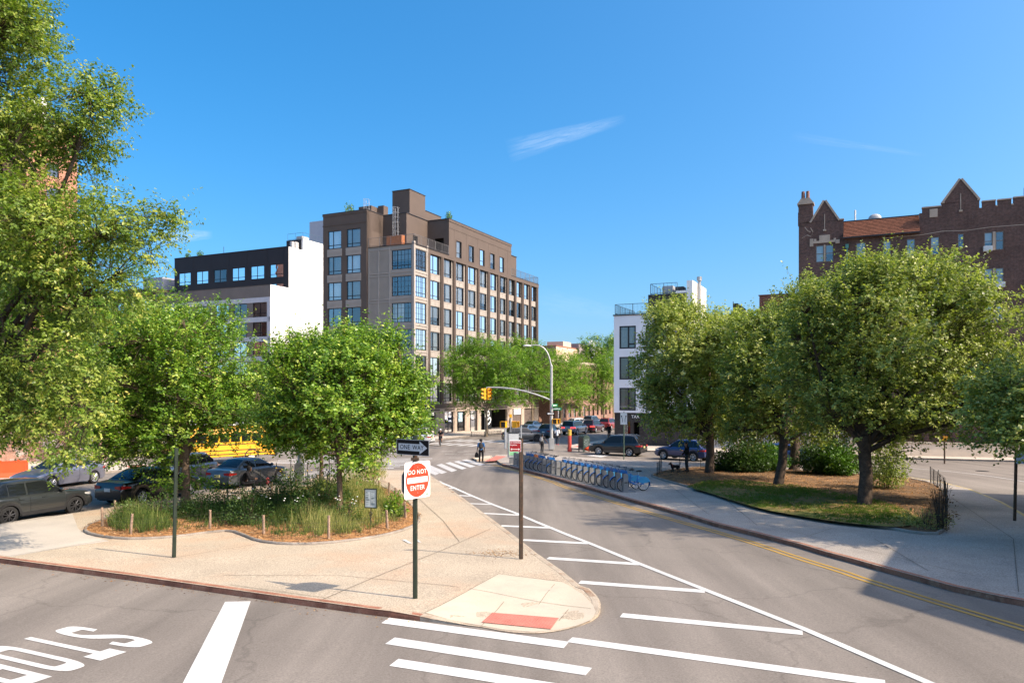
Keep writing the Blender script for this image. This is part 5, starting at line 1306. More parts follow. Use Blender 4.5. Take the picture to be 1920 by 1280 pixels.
# trees beyond the left street
g3 = 'trees beyond the left street'
def btree(pts, trunk, Y, seed, label, n, leaf=.2, mat=ELM, tint=.4):
    return tree('background_tree', label, ((trunk - 960) / F * Y, Y), [lobe(a, b, c, d, Y) for a, b, c, d in pts], .22, 3.5, n, 14, leaf, .55, mat, BARK2, seed, shoot=.85, up=.2, droop=.25, shell=.5, limbs=9, gap=.1, group=g3, z0=gz(Y), tintc=tint)
btree([(170, 560, 90, 110), (230, 600, 60, 90), (120, 640, 80, 100), (190, 470, 50, 60), (200, 700, 90, 80)], 180, 56, 51, 'feathery blue green tree behind the big left tree', 2200, .18, LOC, .3)
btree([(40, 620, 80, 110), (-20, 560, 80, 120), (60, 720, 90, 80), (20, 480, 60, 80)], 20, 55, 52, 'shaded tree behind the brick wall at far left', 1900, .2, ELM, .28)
btree([(290, 690, 60, 70), (260, 760, 60, 50)], 275, 66, 53, 'small tree behind the school bus', 800, .22, ELM, .35)
btree([(-140, 600, 120, 160)], -140, 50, 54, 'tree behind the brick wall outside the left edge', 900, .22, ELM, .3)
# ================================================================ planted beds
def bed_line(pts, it=1): return smooth_line(pts, it, True)
BEDL = bed_line(GP([(152, 995), (168, 1004), (222, 1012), (290, 1011), (345, 1006), (395, 999), (430, 996), (452, 1004), (480, 1016), (530, 1022), (605, 1021), (690, 1011), (745, 1000), (782, 986), (792, 972), (783, 958), (765, 940), (745, 925), (718, 913), (690, 908), (640, 908), (595, 910), (545, 922), (480, 938), (400, 948), (300, 958), (215, 970), (170, 981)], .13))
def cw_(pl):
    a = sum(pl[i][0] * pl[(i + 1) % len(pl)][1] - pl[(i + 1) % len(pl)][0] * pl[i][1] for i in range(len(pl)))
    return pl if a > 0 else pl[::-1]
BEDL = cw_(BEDL)
def mound(bed, h):
    c = (sum(p[0] for p in bed) / len(bed), sum(p[1] for p in bed) / len(bed)); mx = max(math.hypot(p[0] - c[0], p[1] - c[1]) for p in bed)
    def f(x, y):
        d = min(math.hypot(p[0] - x, p[1] - y) for p in bed)
        return h * min(1, d / 1.2) + .02 * math.sin(3.1 * x) * math.sin(2.7 * y) * min(1, d)
    return f
kerb('bed_edging', BEDL, .10, .20, .0, GREYK, closed=True, step=.5)
sheet('mulch_bed', offset_line(BEDL, .05, True), .165, MULCH, grid=.6, hf=mound(BEDL, .06))
BEDR = cw_(bed_line(GP([(1218, 891), (1226, 896), (1264, 907), (1327, 923), (1368, 937), (1431, 955), (1493, 966), (1562, 977), (1630, 985), (1660, 991), (1720, 1002), (1774, 1003), (1779, 970), (1778, 930), (1755, 908), (1700, 897), (1640, 892), (1560, 887), (1440, 880), (1330, 875), (1262, 880)], .13)))
kerb('bed_edging', BEDR, .10, .22, .0, GREYK, closed=True, step=.6)
sheet('lawn_soil', offset_line(BEDR, .05, True), .175, SOIL, grid=.8, hf=mound(BEDR, .05))
lawn = GP([(1290, 911), (1330, 921), (1368, 934), (1431, 952), (1493, 963), (1562, 974), (1630, 981), (1690, 985), (1735, 975), (1700, 950), (1640, 935), (1560, 918), (1470, 905), (1380, 898), (1320, 900)], .3)
sheet('lawn', cw_(bed_line(lawn)), .25, LAWN, grid=.8)
def scatter_in(poly, n, rg):
    xs = [p[0] for p in poly]; ys = [p[1] for p in poly]; out = []
    while len(out) < n:
        q = (rg.uniform(min(xs), max(xs)), rg.uniform(min(ys), max(ys)))
        if inside(q, poly): out.append(q)
    return np.array(out)
GRASSB = leaf_mat('grass_blade', [(0, (.045, .085, .02)), (.45, (.11, .17, .035)), (.75, (.30, .31, .10)), (1, (.52, .43, .19))], .6, .25, .35)
LAWNB = leaf_mat('lawn_blade', [(0, (.06, .11, .015)), (.6, (.13, .20, .025)), (1, (.28, .27, .07))], .6, .25, .35)
WEED = leaf_mat('garden_leaf', [(0, (.028, .065, .016)), (.5, (.075, .14, .028)), (1, (.20, .26, .06))], .5, .35, .35)
CHIP = leaf_mat('wood_chip', [(0, (.14, .075, .04)), (.5, (.33, .19, .09)), (1, (.56, .38, .21))], .9, .1, .05)
LITTER = leaf_mat('dry_leaf', [(0, (.14, .065, .025)), (.5, (.34, .16, .055)), (1, (.55, .33, .14))], .8, .15, .15)
def blades(name, pts, zoff, h, w, mat, rg, tint=.5, bend=.35, per=1, hf=None):
    n = len(pts) * per; P = np.repeat(pts, per, 0)
    pos = np.zeros((n, 3)); pos[:, :2] = P + rg.normal(size=(n, 2)) * .05
    pos[:, 2] = [gz(y) + zoff for y in pos[:, 1]]
    a = rg.rand(n) * 6.283
    ax = np.stack([np.cos(a) * bend * rg.rand(n) * 2, np.sin(a) * bend * rg.rand(n) * 2, np.ones(n)], 1); ax = nrm(ax)
    no = nrm(np.stack([np.sin(a), -np.cos(a), .2 * np.ones(n)], 1) + .4 * rg.normal(size=(n, 3)))
    hh = h * (.45 + .8 * rg.rand(n)) if not hasattr(h, '__len__') else np.repeat(h, per) * (.5 + .7 * rg.rand(n))
    t = np.clip((tint if not hasattr(tint, '__len__') else np.repeat(tint, per)) + .16 * rg.normal(size=n), 0, 1)
    return pos, ax, no, hh, np.full(n, w) * (.7 + .6 * rg.rand(n)), t
rg = np.random.RandomState(8)
inner = offset_line(BEDL, .75, True)
pts = scatter_in(inner, 2300, rg); pts = pts[(np.sin(pts[:, 0] * 1.9) * np.sin(pts[:, 1] * 1.3 + 1) + .5 * rg.normal(size=len(pts))) > -.55]
fld = np.sin(pts[:, 0] * .9 + 1) * np.sin(pts[:, 1] * .8) + .6 * np.sin(pts[:, 0] * 2.3 + pts[:, 1] * 1.7)
hgt = .44 + .28 * np.clip(fld, -1, 1.3)
far_right = np.clip((pts[:, 0] + 8.2) / 2.5, 0, 1)
tnt = .31 + .16 * fld + .36 * far_right + .12 * np.sin(pts[:, 0] * 3.3) * np.sin(pts[:, 1] * 2.9)
a1 = blades('meadow', pts, .16, hgt, .016, GRASSB, rg, tnt, .28, 16)
tag(leaf_mesh('tall_grass', *a1, GRASSB, None, .1), 'tall mixed green and straw coloured grass filling the island garden bed', 'grass', kind='stuff')
edge = scatter_in(BEDL, 900, rg)
n = 14000; cp = scatter_in(BEDL, n // 3, rg); cp = np.concatenate([cp, cp + rg.normal(size=cp.shape) * .05, cp + rg.normal(size=cp.shape) * .08])
keep = np.array([inside(p, BEDL) for p in cp]); cp = cp[keep]; n = len(cp)
pos = np.column_stack([cp, [gz(y) + .235 for y in cp[:, 1]]]); pos[:, 2] += rg.rand(n) * .012
a = rg.rand(n) * 6.283
ax = np.column_stack([np.cos(a), np.sin(a), .25 * rg.normal(size=n)])
tag(leaf_mesh('wood_chips', pos, nrm(ax), nrm(np.column_stack([.3 * rg.normal(size=n), .3 * rg.normal(size=n), np.ones(n)])), .05 + .06 * rg.rand(n), .02 + .025 * rg.rand(n), np.clip(.5 + .25 * rg.normal(size=n), 0, 1), CHIP, None, .1), 'orange brown wood chips spread round the garden bed', 'mulch', kind='stuff')
# lawn blades and dry leaves under the pears
lp = scatter_in(lawn, 3800, rg); m_ = np.sin(lp[:, 0] * 1.1) * np.sin(lp[:, 1] * .9 + 2) + .5 * rg.normal(size=len(lp)); lp = lp[m_ > -.05]
a1 = blades('l', lp, .25, .10, .014, LAWNB, rg, .45, .6, 12)
tag(leaf_mesh('lawn_grass', *a1, LAWNB, None, .1), 'patchy short grass under the pear trees', 'grass', kind='stuff')
cp = scatter_in(BEDR, 4500, rg); n = len(cp)
pos = np.column_stack([cp, [gz(y) + .252 for y in cp[:, 1]]]); pos[:, 2] += rg.rand(n) * .03
a = rg.rand(n) * 6.283; ax = np.column_stack([np.cos(a), np.sin(a), .3 * rg.normal(size=n)])
tag(leaf_mesh('dry_leaves', pos, nrm(ax), nrm(np.column_stack([.5 * rg.normal(size=n), .5 * rg.normal(size=n), np.ones(n)])), .05 + .05 * rg.rand(n), .03 + .03 * rg.rand(n), np.clip(.5 + .25 * rg.normal(size=n), 0, 1), LITTER, None, .4), 'dry brown leaves and chips lying under the pear trees', 'leaf litter', kind='stuff')
# gutter litter along the near kerb and by the no standing post
cp = []
for i in range(150):
    t = rg.rand(); q = (near[0][0] * (1 - t) + near[-1][0] * t, near[0][1] * (1 - t) + near[-1][1] * t); o = abs(rg.normal()) * .22 + .03
    cp.append((q[0] - .41 * o, q[1] - .91 * o, .012))
nx_, ny_ = G(935, 1037, .13)
for i in range(260):
    q = (nx_ + rg.normal() * .42, ny_ + rg.normal() * .28)
    if inside(q, ISL): cp.append((q[0], q[1], .140))
cp = np.array(cp); n = len(cp); pos = np.column_stack([cp[:, :2], [gz(p[1]) + p[2] for p in cp]]); a = rg.rand(n) * 6.283
tag(leaf_mesh('gutter_litter', pos, nrm(np.column_stack([np.cos(a), np.sin(a), .15 * rg.rand(n)])), nrm(np.column_stack([.3 * rg.normal(size=n), .3 * rg.normal(size=n), np.ones(n)])), .03 + .05 * rg.rand(n), .012 + .02 * rg.rand(n), np.clip(.45 + .3 * rg.normal(size=n), 0, 1), LITTER, None, .3), 'dry twigs and leaf bits in the gutter and around the red sign post', 'litter', kind='stuff')
# individual garden plants
def bush(name, label, cat, x, y, w, h, n, leaf, mat, seed, group=None, tint=.45, stems=7, base=.14, wide=.55, up=.4, flowers=None, bark=BARK):
    r = np.random.RandomState(seed); rn = random.Random(seed)
    T = thing(name, label, cat, (x, y, gz(y) + base), 0, group)
    d = nrm(r.normal(size=(n, 3))); d[:, 2] = np.where(d[:, 2] < 0, d[:, 2] * .55, d[:, 2])
    rr = r.rand(n) ** .45; lump = 1 + .22 * np.sin(d[:, 0] * 6 + seed) * np.sin(d[:, 2] * 7 + d[:, 1] * 5)
    p = d * (rr * lump)[:, None] * np.array([w / 2, w / 2, h * .64]) + np.array([0, 0, h * .34])
    p[:, 2] = np.maximum(p[:, 2], .03 + .08 * r.rand(n))
    ax = nrm(d + np.array([0, 0, up]) + .6 * r.normal(size=(n, 3))); no = nrm(np.array([0, 0, 1.]) + .6 * d + .5 * r.normal(size=(n, 3)))
    leaf_mesh('foliage', p, ax, no, leaf * (.6 + .7 * r.rand(n)), leaf * wide * (.7 + .5 * r.rand(n)), np.clip(tint + .16 * r.normal(size=n), 0, 1), mat, T)
    mb = MB()
    for k in range(stems):
        a = rn.uniform(0, 6.28); q = rn.uniform(.2, .8)
        mb.tube([(.06 * math.cos(a), .06 * math.sin(a), -.1), (.2 * w * q * math.cos(a), .2 * w * q * math.sin(a), h * .4), (.42 * w * q * math.cos(a), .42 * w * q * math.sin(a), h * .85)], [.014, .010, .004], 5)
    mb.build('stems', bark, T)
    if flowers:
        for k in range(min(9, flowers[1])):
            mb = MB()
            a = rn.uniform(0, 6.28); e = rn.uniform(.3, 1.0); q = (w / 2 * e * math.cos(a), w / 2 * e * math.sin(a), h * rn.uniform(.72, 1.02))
            mb.ball(q, (.032, .032, .016), 6, 4)
            mb.build('flower', flowers[0], T)
    return T
WHF = M('white_petals', (.75, .75, .70), .7); YEF = M('yellow_petals', (.75, .50, .04), .7); PUF = M('pale_violet_petals', (.45, .42, .62), .7)
gg = 'flowering garden plants'
plants = [(465, 985, 1.5, .95, 900, .09, 'dark leafy plant with white daisies behind the middle fence post', .35, (WHF, 14)), (520, 960, 1.9, 1.1, 1200, .09, 'large dark green bushy plant at the middle of the garden bed', .25, None), (570, 985, 1.3, .9, 800, .085, 'white flowered plant left of the thin elm trunk', .4, (WHF, 26)),
          (650, 985, 1.0, .8, 500, .08, 'pale feathery plant with white blooms right of the thin elm trunk', .55, (WHF, 18)), (420, 965, 1.6, 1.0, 900, .09, 'mid green plant with a few yellow flowers under the bare post side', .4, (YEF, 8)), (300, 975, 1.4, .8, 700, .08, 'grassy green plant left of the bare green post', .45, None),
          (245, 985, 1.2, .7, 500, .08, 'pale green plant at the left tip of the garden bed', .6, None), (610, 945, 1.8, 1.2, 1000, .10, 'tall shaded plant with violet flowers behind the front elm', .25, (PUF, 14)), (550, 935, 1.6, 1.1, 900, .10, 'yellow flowered green plant near the seated person', .38, (YEF, 10)), (380, 975, 1.2, .9, 700, .08, 'small bushy plant at the elm foot by the black sedan', .35, None)]
for i, (a, b, w_, h_, n_, lf, lab, tn, fl_) in enumerate(plants):
    x, y = G(a, b, .13); bush('garden_plant', lab, 'plant', x, y, w_ * 1.15, h_ * 1.25, int(n_ * 1.7), lf, WEED, 60 + i, gg, tn, flowers=fl_)
x, y = G(740, 972, .13); bush('shrub', 'bright green leafy shrub near the right tip of the garden bed', 'shrub', x, y, .85, 1.0, 700, .12, ELM, 75, None, .55)
x, y = G(700, 905, .13); bush('ornamental_grass', 'tall straw coloured grass clump beyond the notice board', 'grass clump', x, y, 1.5, 1.5, 1500, .30, GRASSB, 76, None, .85, wide=.06, up=2.2)
x, y = G(665, 925, .13); bush('ornamental_grass', 'straw coloured grass clump left of the notice board', 'grass clump', x, y, 1.6, 1.3, 1300, .28, GRASSB, 77, None, .75, wide=.06, up=2.2)
# shrubs under the pears
gs = 'shrubs under the pear trees'
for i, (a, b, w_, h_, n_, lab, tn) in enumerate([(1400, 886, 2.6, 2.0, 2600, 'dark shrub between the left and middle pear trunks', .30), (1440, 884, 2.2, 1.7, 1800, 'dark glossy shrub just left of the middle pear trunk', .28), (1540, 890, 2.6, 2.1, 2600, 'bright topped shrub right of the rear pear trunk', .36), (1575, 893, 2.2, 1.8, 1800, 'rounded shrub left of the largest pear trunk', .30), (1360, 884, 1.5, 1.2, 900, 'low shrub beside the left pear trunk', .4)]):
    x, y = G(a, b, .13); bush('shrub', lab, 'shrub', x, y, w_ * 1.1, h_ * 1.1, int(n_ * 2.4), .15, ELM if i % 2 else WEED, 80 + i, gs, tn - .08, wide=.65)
x, y = G(1662, 918, .13); bush('shrub', 'tall many stemmed shrub right of the largest pear trunk', 'shrub', x, y, 2.0, 3.0, 3000, .12, PEAR, 88, gs, .42, stems=16, wide=.7, bark=BARK2)
DEAD = leaf_mat('dead_leaf', [(0, (.06, .035, .02)), (1, (.24, .13, .06))], .9, .1, .1)
x, y = G(1764, 995, .13); T = bush('dead_shrub', 'dry dead shrub of dark bare twigs at the right corner of the lawn', 'shrub', x, y, 1.0, 1.6, 260, .10, DEAD, 89, None, .45, stems=26, wide=.5, bark=BARK2)
x, y = G(1735, 990, .13); bush('dry_plant', 'low browned plants at the lawn corner before the dead shrub', 'plant', x, y, 1.8, .6, 900, .11, GRASSB, 90, None, .75, wide=.3)
# little shrubs on the roofs
for lab, X_, Y_, z_, w_, h_ in (('green shrub on the roof edge of the brown corner block', *BL(1.2, 10.4), Z0 + TOP, 1.3, 1.6), ('small airy shrub on the right roof of the brown corner block', *BL(9.6, .8), Z0 + TOP, .8, 1.2),
                           ('leftmost yellow green plant on the black storey roof', -38.2 + ux * 5 - uy * 23.9, 118 + uy * 5 + ux * 23.9, Z0 + zd_l, .9, 1.0), ('rightmost yellow green plant on the black storey roof', -38.2 + ux * 5 - uy * 20.9, 118 + uy * 5 + ux * 20.9, Z0 + zd_l, 1.1, 1.2)):
    bush('roof_shrub', lab, 'shrub', X_, Y_, w_, h_, 260, .22, ELM, int(abs(X_ * 10)), 'shrubs on the roofs', .4, base=z_ - gz(Y_))
# post and wire fences
WIRE = M('dark_fence_wire', (.045, .04, .035), .6, .3)
POSTW = M('weathered_timber_post', (.30, .21, .15), .9, .15, var=.3, vscale=6, fine=.3, fscale=30, bump=.4, bscale=25)
def wire_fence(label, line, h, posts, mesh, postmat, pr=.045, closed=False, base=.14):
    line = densify(line, .12); x0, y0 = line[0]
    T = thing('garden_fence', label, 'fence', (x0, y0, gz(y0) + base), 0)
    rn = random.Random(len(line)); mb = MB(); z0 = gz(y0) + base
    P = [(x - x0, y - y0, gz(y) + base - z0) for x, y in line]
    k = 0.06
    while k < h:
        for i in range(0, len(P) - 1, 3):
            a = P[i]; b = P[min(i + 3, len(P) - 1)]; mb.tube([(a[0], a[1], a[2] + k), (b[0], b[1], b[2] + k)], .003, 3, False)
        k += mesh
    for p in P[::1]: mb.tube([(p[0], p[1], p[2]), (p[0], p[1], p[2] + h)], .0026, 3, False)
    mb.build('wire_mesh', WIRE, T)
    acc = 0.0; last = None
    for i, p in enumerate(P):
        if last is None or math.dist(p[:2], last[:2]) >= posts:
            q = MB(); tl = (rn.uniform(-.05, .05), rn.uniform(-.05, .05)); hh = h * rn.uniform(.95, 1.2)
            q.tube([(p[0], p[1], p[2] - .1), (p[0] + tl[0] * .5, p[1] + tl[1] * .5, p[2] + hh * .5), (p[0] + tl[0], p[1] + tl[1], p[2] + hh)], [pr, pr * .95, pr * .9], 8); q.build('fence_post', postmat, T, smooth=50)
            last = p
    return T
fl1 = offset_line(BEDL, .55, True)
i0 = min(range(len(fl1)), key=lambda i: math.dist(fl1[i], G(200, 990, .13)))
fl1 = fl1[i0:] + fl1[:i0]
wire_fence('low timber post and wire fence around the island garden bed', fl1 + fl1[:1], .62, 2.3, .12, POSTW)
IRONP = M('black_iron', (.02, .02, .02), .5, .4)
wire_fence('dark wire fence along the back of the pear lawn', GP([(1232, 893), (1240, 884), (1300, 880), (1400, 879), (1500, 883), (1600, 890), (1690, 899)], .13), .8, 1.6, .16, IRONP, .022)
wire_fence('sagging dark wire fence at the right corner of the lawn', GP([(1745, 905), (1772, 930), (1776, 970), (1775, 1000), (1730, 1000)], .13), .85, 1.5, .14, IRONP, .022)
wire_fence('tall dark wire fence by the kerb beside the seated person', GP([(490, 934), (545, 918), (600, 906), (650, 903)], .13), 1.25, 1.7, .10, IRONP, .024)
# ================================================================ signs, poles, street furniture
GREENST = M('dark_green_painted_steel', (.030, .042, .028), .5, .4, metal=.2, var=.25, vscale=3, col2=(.09, .065, .04), c2scale=6, c2lo=.58, c2hi=.68)
RUSTST = M('rusted_brown_steel', (.075, .052, .036), .65, .35, metal=.2, var=.3, vscale=4, col2=(.13, .07, .04), c2scale=8, c2lo=.5, c2hi=.62)
GALV = M('galvanised_pole', (.46, .45, .43), .45, .5, metal=.35, var=.12, vscale=3)
ALU = M('bare_aluminium_back', (.40, .40, .39), .4, .5, metal=.4, var=.08)
SIGNW = M('white_sign_sheet', (.82, .81, .78), .4, .4, var=.03)
SIGNR = M('red_sign_sheet', (.72, .055, .025), .4, .4, var=.06)
SIGNRD = M('deep_red_sign_sheet', (.33, .014, .016), .4, .4, var=.06)
SIGNK = M('black_sign_sheet', (.016, .013, .013), .7, .08, var=.2)
SIGNG = M('green_sign_sheet', (.012, .19, .09), .45, .4, var=.08)
YELSIG = M('signal_yellow', (.80, .40, .015), .5, .4, var=.08)
YELDK = M('signal_visor_dark', (.05, .04, .03), .6, .3)
ORG = M('orange_plastic', (.80, .075, .015), .45, .4, var=.12)
def face(nx, ny, at):
    """matrix with local x to the reader's right, y up, z out of the sign face"""
    n = Vector((nx, ny, 0)).normalized(); x = Vector((-n.y, n.x, 0)); u = Vector((0, 0, 1))
    m = Matrix((x, u, n)).transposed().to_4x4(); m.translation = Vector(at); return m
def plate(name, outline, t, mat, parent, mtx, back=ALU, bevel=0):
    mb = MB(); mb.T = mtx; n = len(outline)
    mb.mi = 0; mb.poly([(a, b, 0) for a, b in outline])
    mb.mi = 1; mb.poly([(a, b, -t) for a, b in reversed(outline)])
    for i in range(n): mb.poly([(outline[i][0], outline[i][1], 0), (outline[i][0], outline[i][1], -t), (outline[(i + 1) % n][0], outline[(i + 1) % n][1], -t), (outline[(i + 1) % n][0], outline[(i + 1) % n][1], 0)])
    return mb.build(name, [mat, back], parent)
def rrect(w, h, r, n=5):
    o = []
    for cx, cy, a0 in ((w / 2 - r, h / 2 - r, 0), (-w / 2 + r, h / 2 - r, 90), (-w / 2 + r, -h / 2 + r, 180), (w / 2 - r, -h / 2 + r, 270)):
        for i in range(n + 1):
            a = R(a0 + 90 * i / n); o.append((cx + r * math.cos(a), cy + r * math.sin(a)))
    return o
def upost(h, w=.07, d=.045):
    """perforated u-channel sign post"""
    mb = MB(); t = .007
    pr = [(-w / 2 - .015, d), (-w / 2, d), (-w / 2 + .012, t), (w / 2 - .012, t), (w / 2, d), (w / 2 + .015, d), (w / 2 + .015, d - t), (w / 2 + .004, d - t), (w / 2 - .008, 0), (-w / 2 + .008, 0), (-w / 2 - .004, d - t), (-w / 2 - .015, d - t)]
    mb.prism(pr, -.2, h, 'z')
    return mb
# --- one way / do not enter / stop on one post
bx, by = G(778, 1122, .13); bz = gz(by) + .13
T = thing('sign_post', 'green post carrying the red and white do not enter sign under a black arrow sign', 'sign', (bx, by, bz), 0)
mb = upost(3.42); mb.build('post', GREENST, T)
n1 = (.80, -.60); m1 = face(*n1, (n1[0] * .075, n1[1] * .075 , 2.50))
p = plate('do_not_enter_sign', rrect(.765, .765, .05), .003, SIGNW, T, m1)
circ = [(.345 * math.cos(2 * math.pi * i / 48), .355 * math.sin(2 * math.pi * i / 48)) for i in range(48)]
mb = MB(); mb.T = m1; mb.poly([(a, b, .0016) for a, b in circ]); mb.build('red_disc', SIGNR, p)
mb = MB(); mb.T = m1; mb.box(-.30, .30, -.058, .058, .0018, .0030); mb.build('white_bar', SIGNW, p)
text_obj('lettering', 'DO NOT', .128, SIGNW, p, m1 @ Matrix.Translation((0, .165, .0026)), .0008, 1.1)
text_obj('lettering', 'ENTER', .135, SIGNW, p, m1 @ Matrix.Translation((0, -.165, .0026)), .0008, 1.1)
mb = MB(); mb.T = m1; mb.box(.25, .33, -.345, -.30, .0018, .0028); mb.build('date_sticker', M('pale_green_sticker', (.25, .35, .26), .5), p)
mb = MB(); mb.T = m1
for y in (.27, -.27): mb.tube([(0, y, 0), (0, y, .012)], .010, 6)
mb.build('bolts', ALU, p)
n2 = (-.59, -.807); m2 = face(*n2, (n2[0] * .07, n2[1] * .07, 3.18))
p = plate('one_way_sign', rrect(.93, .325, .02), .003, SIGNK, T, m2)
mb = MB(); mb.T = m2
for q in ((-.463, .463, .154, .161), (-.463, .463, -.161, -.154), (-.463, -.456, -.154, .154), (.456, .463, -.154, .154)): mb.box(*q, .001, .0025)
mb.build('border', M('shaded_white_sheet', (.50, .50, .50), .5), p)  # white sheeting, greyed to carry the shade on this face
mb = MB(); mb.T = m2
mb.poly([(a, b, .0022) for a, b in ((-.41, -.075), (.20, -.075), (.20, -.135), (.415, 0), (.20, .135), (.20, .075), (-.41, .075))]); mb.build('arrow', M('shaded_white_sheet', (.50, .50, .50)), p)  # white arrow, its shade put into the grey colour
text_obj('lettering', 'ONE', .135, SIGNK, p, m2 @ Matrix.Translation((-.22, -.003, .0032)), .0006, 1.05)
text_obj('lettering', 'WAY', .135, SIGNK, p, m2 @ Matrix.Translation((.155, -.003, .0032)), .0006, 1.05)
n3 = (-.9035, .4285); m3 = face(*n3, (n3[0] * .08, n3[1] * .08, 2.46))
octa = [(.41 * math.cos(R(22.5 + 45 * i)), .41 * math.sin(R(22.5 + 45 * i))) for i in range(8)]
p = plate('stop_sign', octa, .003, SIGNR, T, m3)
text_obj('lettering', 'STOP', .25, SIGNW, p, m3 @ Matrix.Translation((0, 0, .002)), .0006)
mb = MB(); mb.cbox((0, 0, 2.93), (.16, .10, .06)); mb.cbox((.02, .0, 3.0), (.05, .06, .08)); mb.build('bracket', RUSTST, T)
# --- bare post on the left of the island
bx, by = G(326, 1045, .13)
T = thing('sign_post', 'bare green steel post with no sign at the left end of the island', 'post', (bx, by, gz(by) + .13), R(20)); T.rotation_euler = (0, R(1.2), R(20))
upost(2.93).build('post', GREENST, T)
# --- no standing post
bx, by = G(977, 1048, .13); bz = gz(by) + .13
T = thing('sign_post', 'brown rusted post with the small red no standing sign beside the white hatching', 'sign', (bx, by, bz), 0)
upost(3.2, .08).build('post', RUSTST, T)
n4 = (-.05, -1.0); m4 = face(*n4, (-.155, -.03, 3.0))
p = plate('no_standing_sign', rrect(.31, .31, .012), .003, SIGNW, T, m4)
mb = MB(); mb.T = m4; mb.box(-.145, .145, -.145, .125, .0010, .0022); mb.build('red_field', SIGNRD, p)
text_obj('lettering', 'NO STANDING', .052, SIGNW, p, m4 @ Matrix.Translation((0, .085, .0026)), .0005, 1.0, sx=.78)
text_obj('lettering', 'Anytime', .055, SIGNW, p, m4 @ Matrix.Translation((-.045, .025, .0026)), .0005)
mb = MB(); mb.T = m4; mb.poly([(a, b, .0030) for a, b in ((-.125, -.09), (-.085, -.062), (-.085, -.083), (.085, -.083), (.085, -.062), (.125, -.09), (.085, -.118), (.085, -.097), (-.085, -.097), (-.085, -.118))]); mb.build('arrow', SIGNW, p)
# --- garden notice board
bx, by = G(695.5, 992, .13)
T = thing('notice_board', 'small green framed park notice on a thin post among the garden plants', 'sign', (bx, by, gz(by) + .13), R(-14))
mb = MB(); mb.tube([(0, 0, -.1), (0, 0, .95)], .016, 8); mb.ring(.055, .01, 14, 5, (0, -.02, .52)); mb.build('post', M('dark_grey_iron', (.03, .03, .03), .5, .4), T)
mb = MB()
for q in ((-.22, .22, .70, .735), (-.22, .22, 1.315, 1.35), (-.22, -.19, .735, 1.315), (.19, .22, .735, 1.315)): mb.box(q[0], q[1], -.035, .0, q[2], q[3])
fr_ = mb.build('frame', GREENST, T)
mb = MB(); mb.box(-.192, .192, -.02, -.005, .73, 1.32); nb = mb.build('notice', M('pale_notice_sheet', (.58, .63, .60), .5, .4, var=.04), T)
mb = MB()
rr_ = random.Random(3)
for c in (-.10, .09):
    z = 1.28
    while z > .78:
        w = rr_.uniform(.05, .15); mb.box(c - .07, c - .07 + w, -.0225, -.0205, z, z + (.012 if rr_.random() < .25 else .005)); z -= rr_.choice([.014, .018, .05])
mb.box(-.004, .004, -.0225, -.0205, .78, 1.27); mb.build('printed_lines', M('dark_print', (.06, .09, .08), .6), nb)
# --- traffic signals
def signal_head(parent, at, n, lamps=3, lit=None):
    m = face(n[0], n[1], at); mb = MB(); mb.T = m
    for k in range(lamps):
        z = (1 - k) * .36
        mb.box(-.17, .17, z - .175, z + .175, -.12, .10)
    h = mb.build('signal_head', YELSIG, parent, bevel=.02)
    for k in range(lamps):
        z = (1 - k) * .36
        mb = MB(); mb.T = m; mb.tube([(0, z, .09), (0, z, .115)], .13, 14)
        mb.build('lens', M('red_lens', (.35, .03, .02), .3) if k == 0 else (M('amber_lens', (.30, .15, .02), .3) if k == 1 else M('green_lens', (.02, .14, .08), .3)), h)
    mb = MB(); mb.T = m
    for k in range(lamps):
        z = (1 - k) * .36; a = [R(-20 + 220 * i / 8) for i in range(9)]
        vs = []
        for t in a: vs += [(.145 * math.cos(t), z + .145 * math.sin(t), .1), (.145 * math.cos(t), z + .145 * math.sin(t) - .0, .30)]
        mb._add(vs, [(2 * i, 2 * i + 1, 2 * i + 3, 2 * i + 2) for i in range(8)])
    mb.build('visors', YELSIG, h)
    return h
def ped_head(parent, at, n):
    m = face(n[0], n[1], at); mb = MB(); mb.T = m
    mb.box(-.22, .22, -.24, .24, -.2, .08); h = mb.build('pedestrian_signal', YELSIG, parent, bevel=.02)
    mb = MB(); mb.T = m; mb.box(-.17, .17, -.19, .19, .07, .09); mb.build('lens', M('dark_lens', (.04, .035, .03), .35), h)
    mb = MB(); mb.T = m
    for q in ((-.22, -.19), (.19, .22)): mb.box(q[0], q[1], -.2, .24, .08, .22)
    mb.box(-.22, .22, .21, .24, .08, .24); mb.build('hood', YELSIG, h)
    return h
def curve(P, n=14):
    out = []
    for i in range(n + 1):
        t = i / n; q = [Vector(p) for p in P]
        while len(q) > 1: q = [q[k].lerp(q[k + 1], t) for k in range(len(q) - 1)]
        out.append(q[0])
    return out
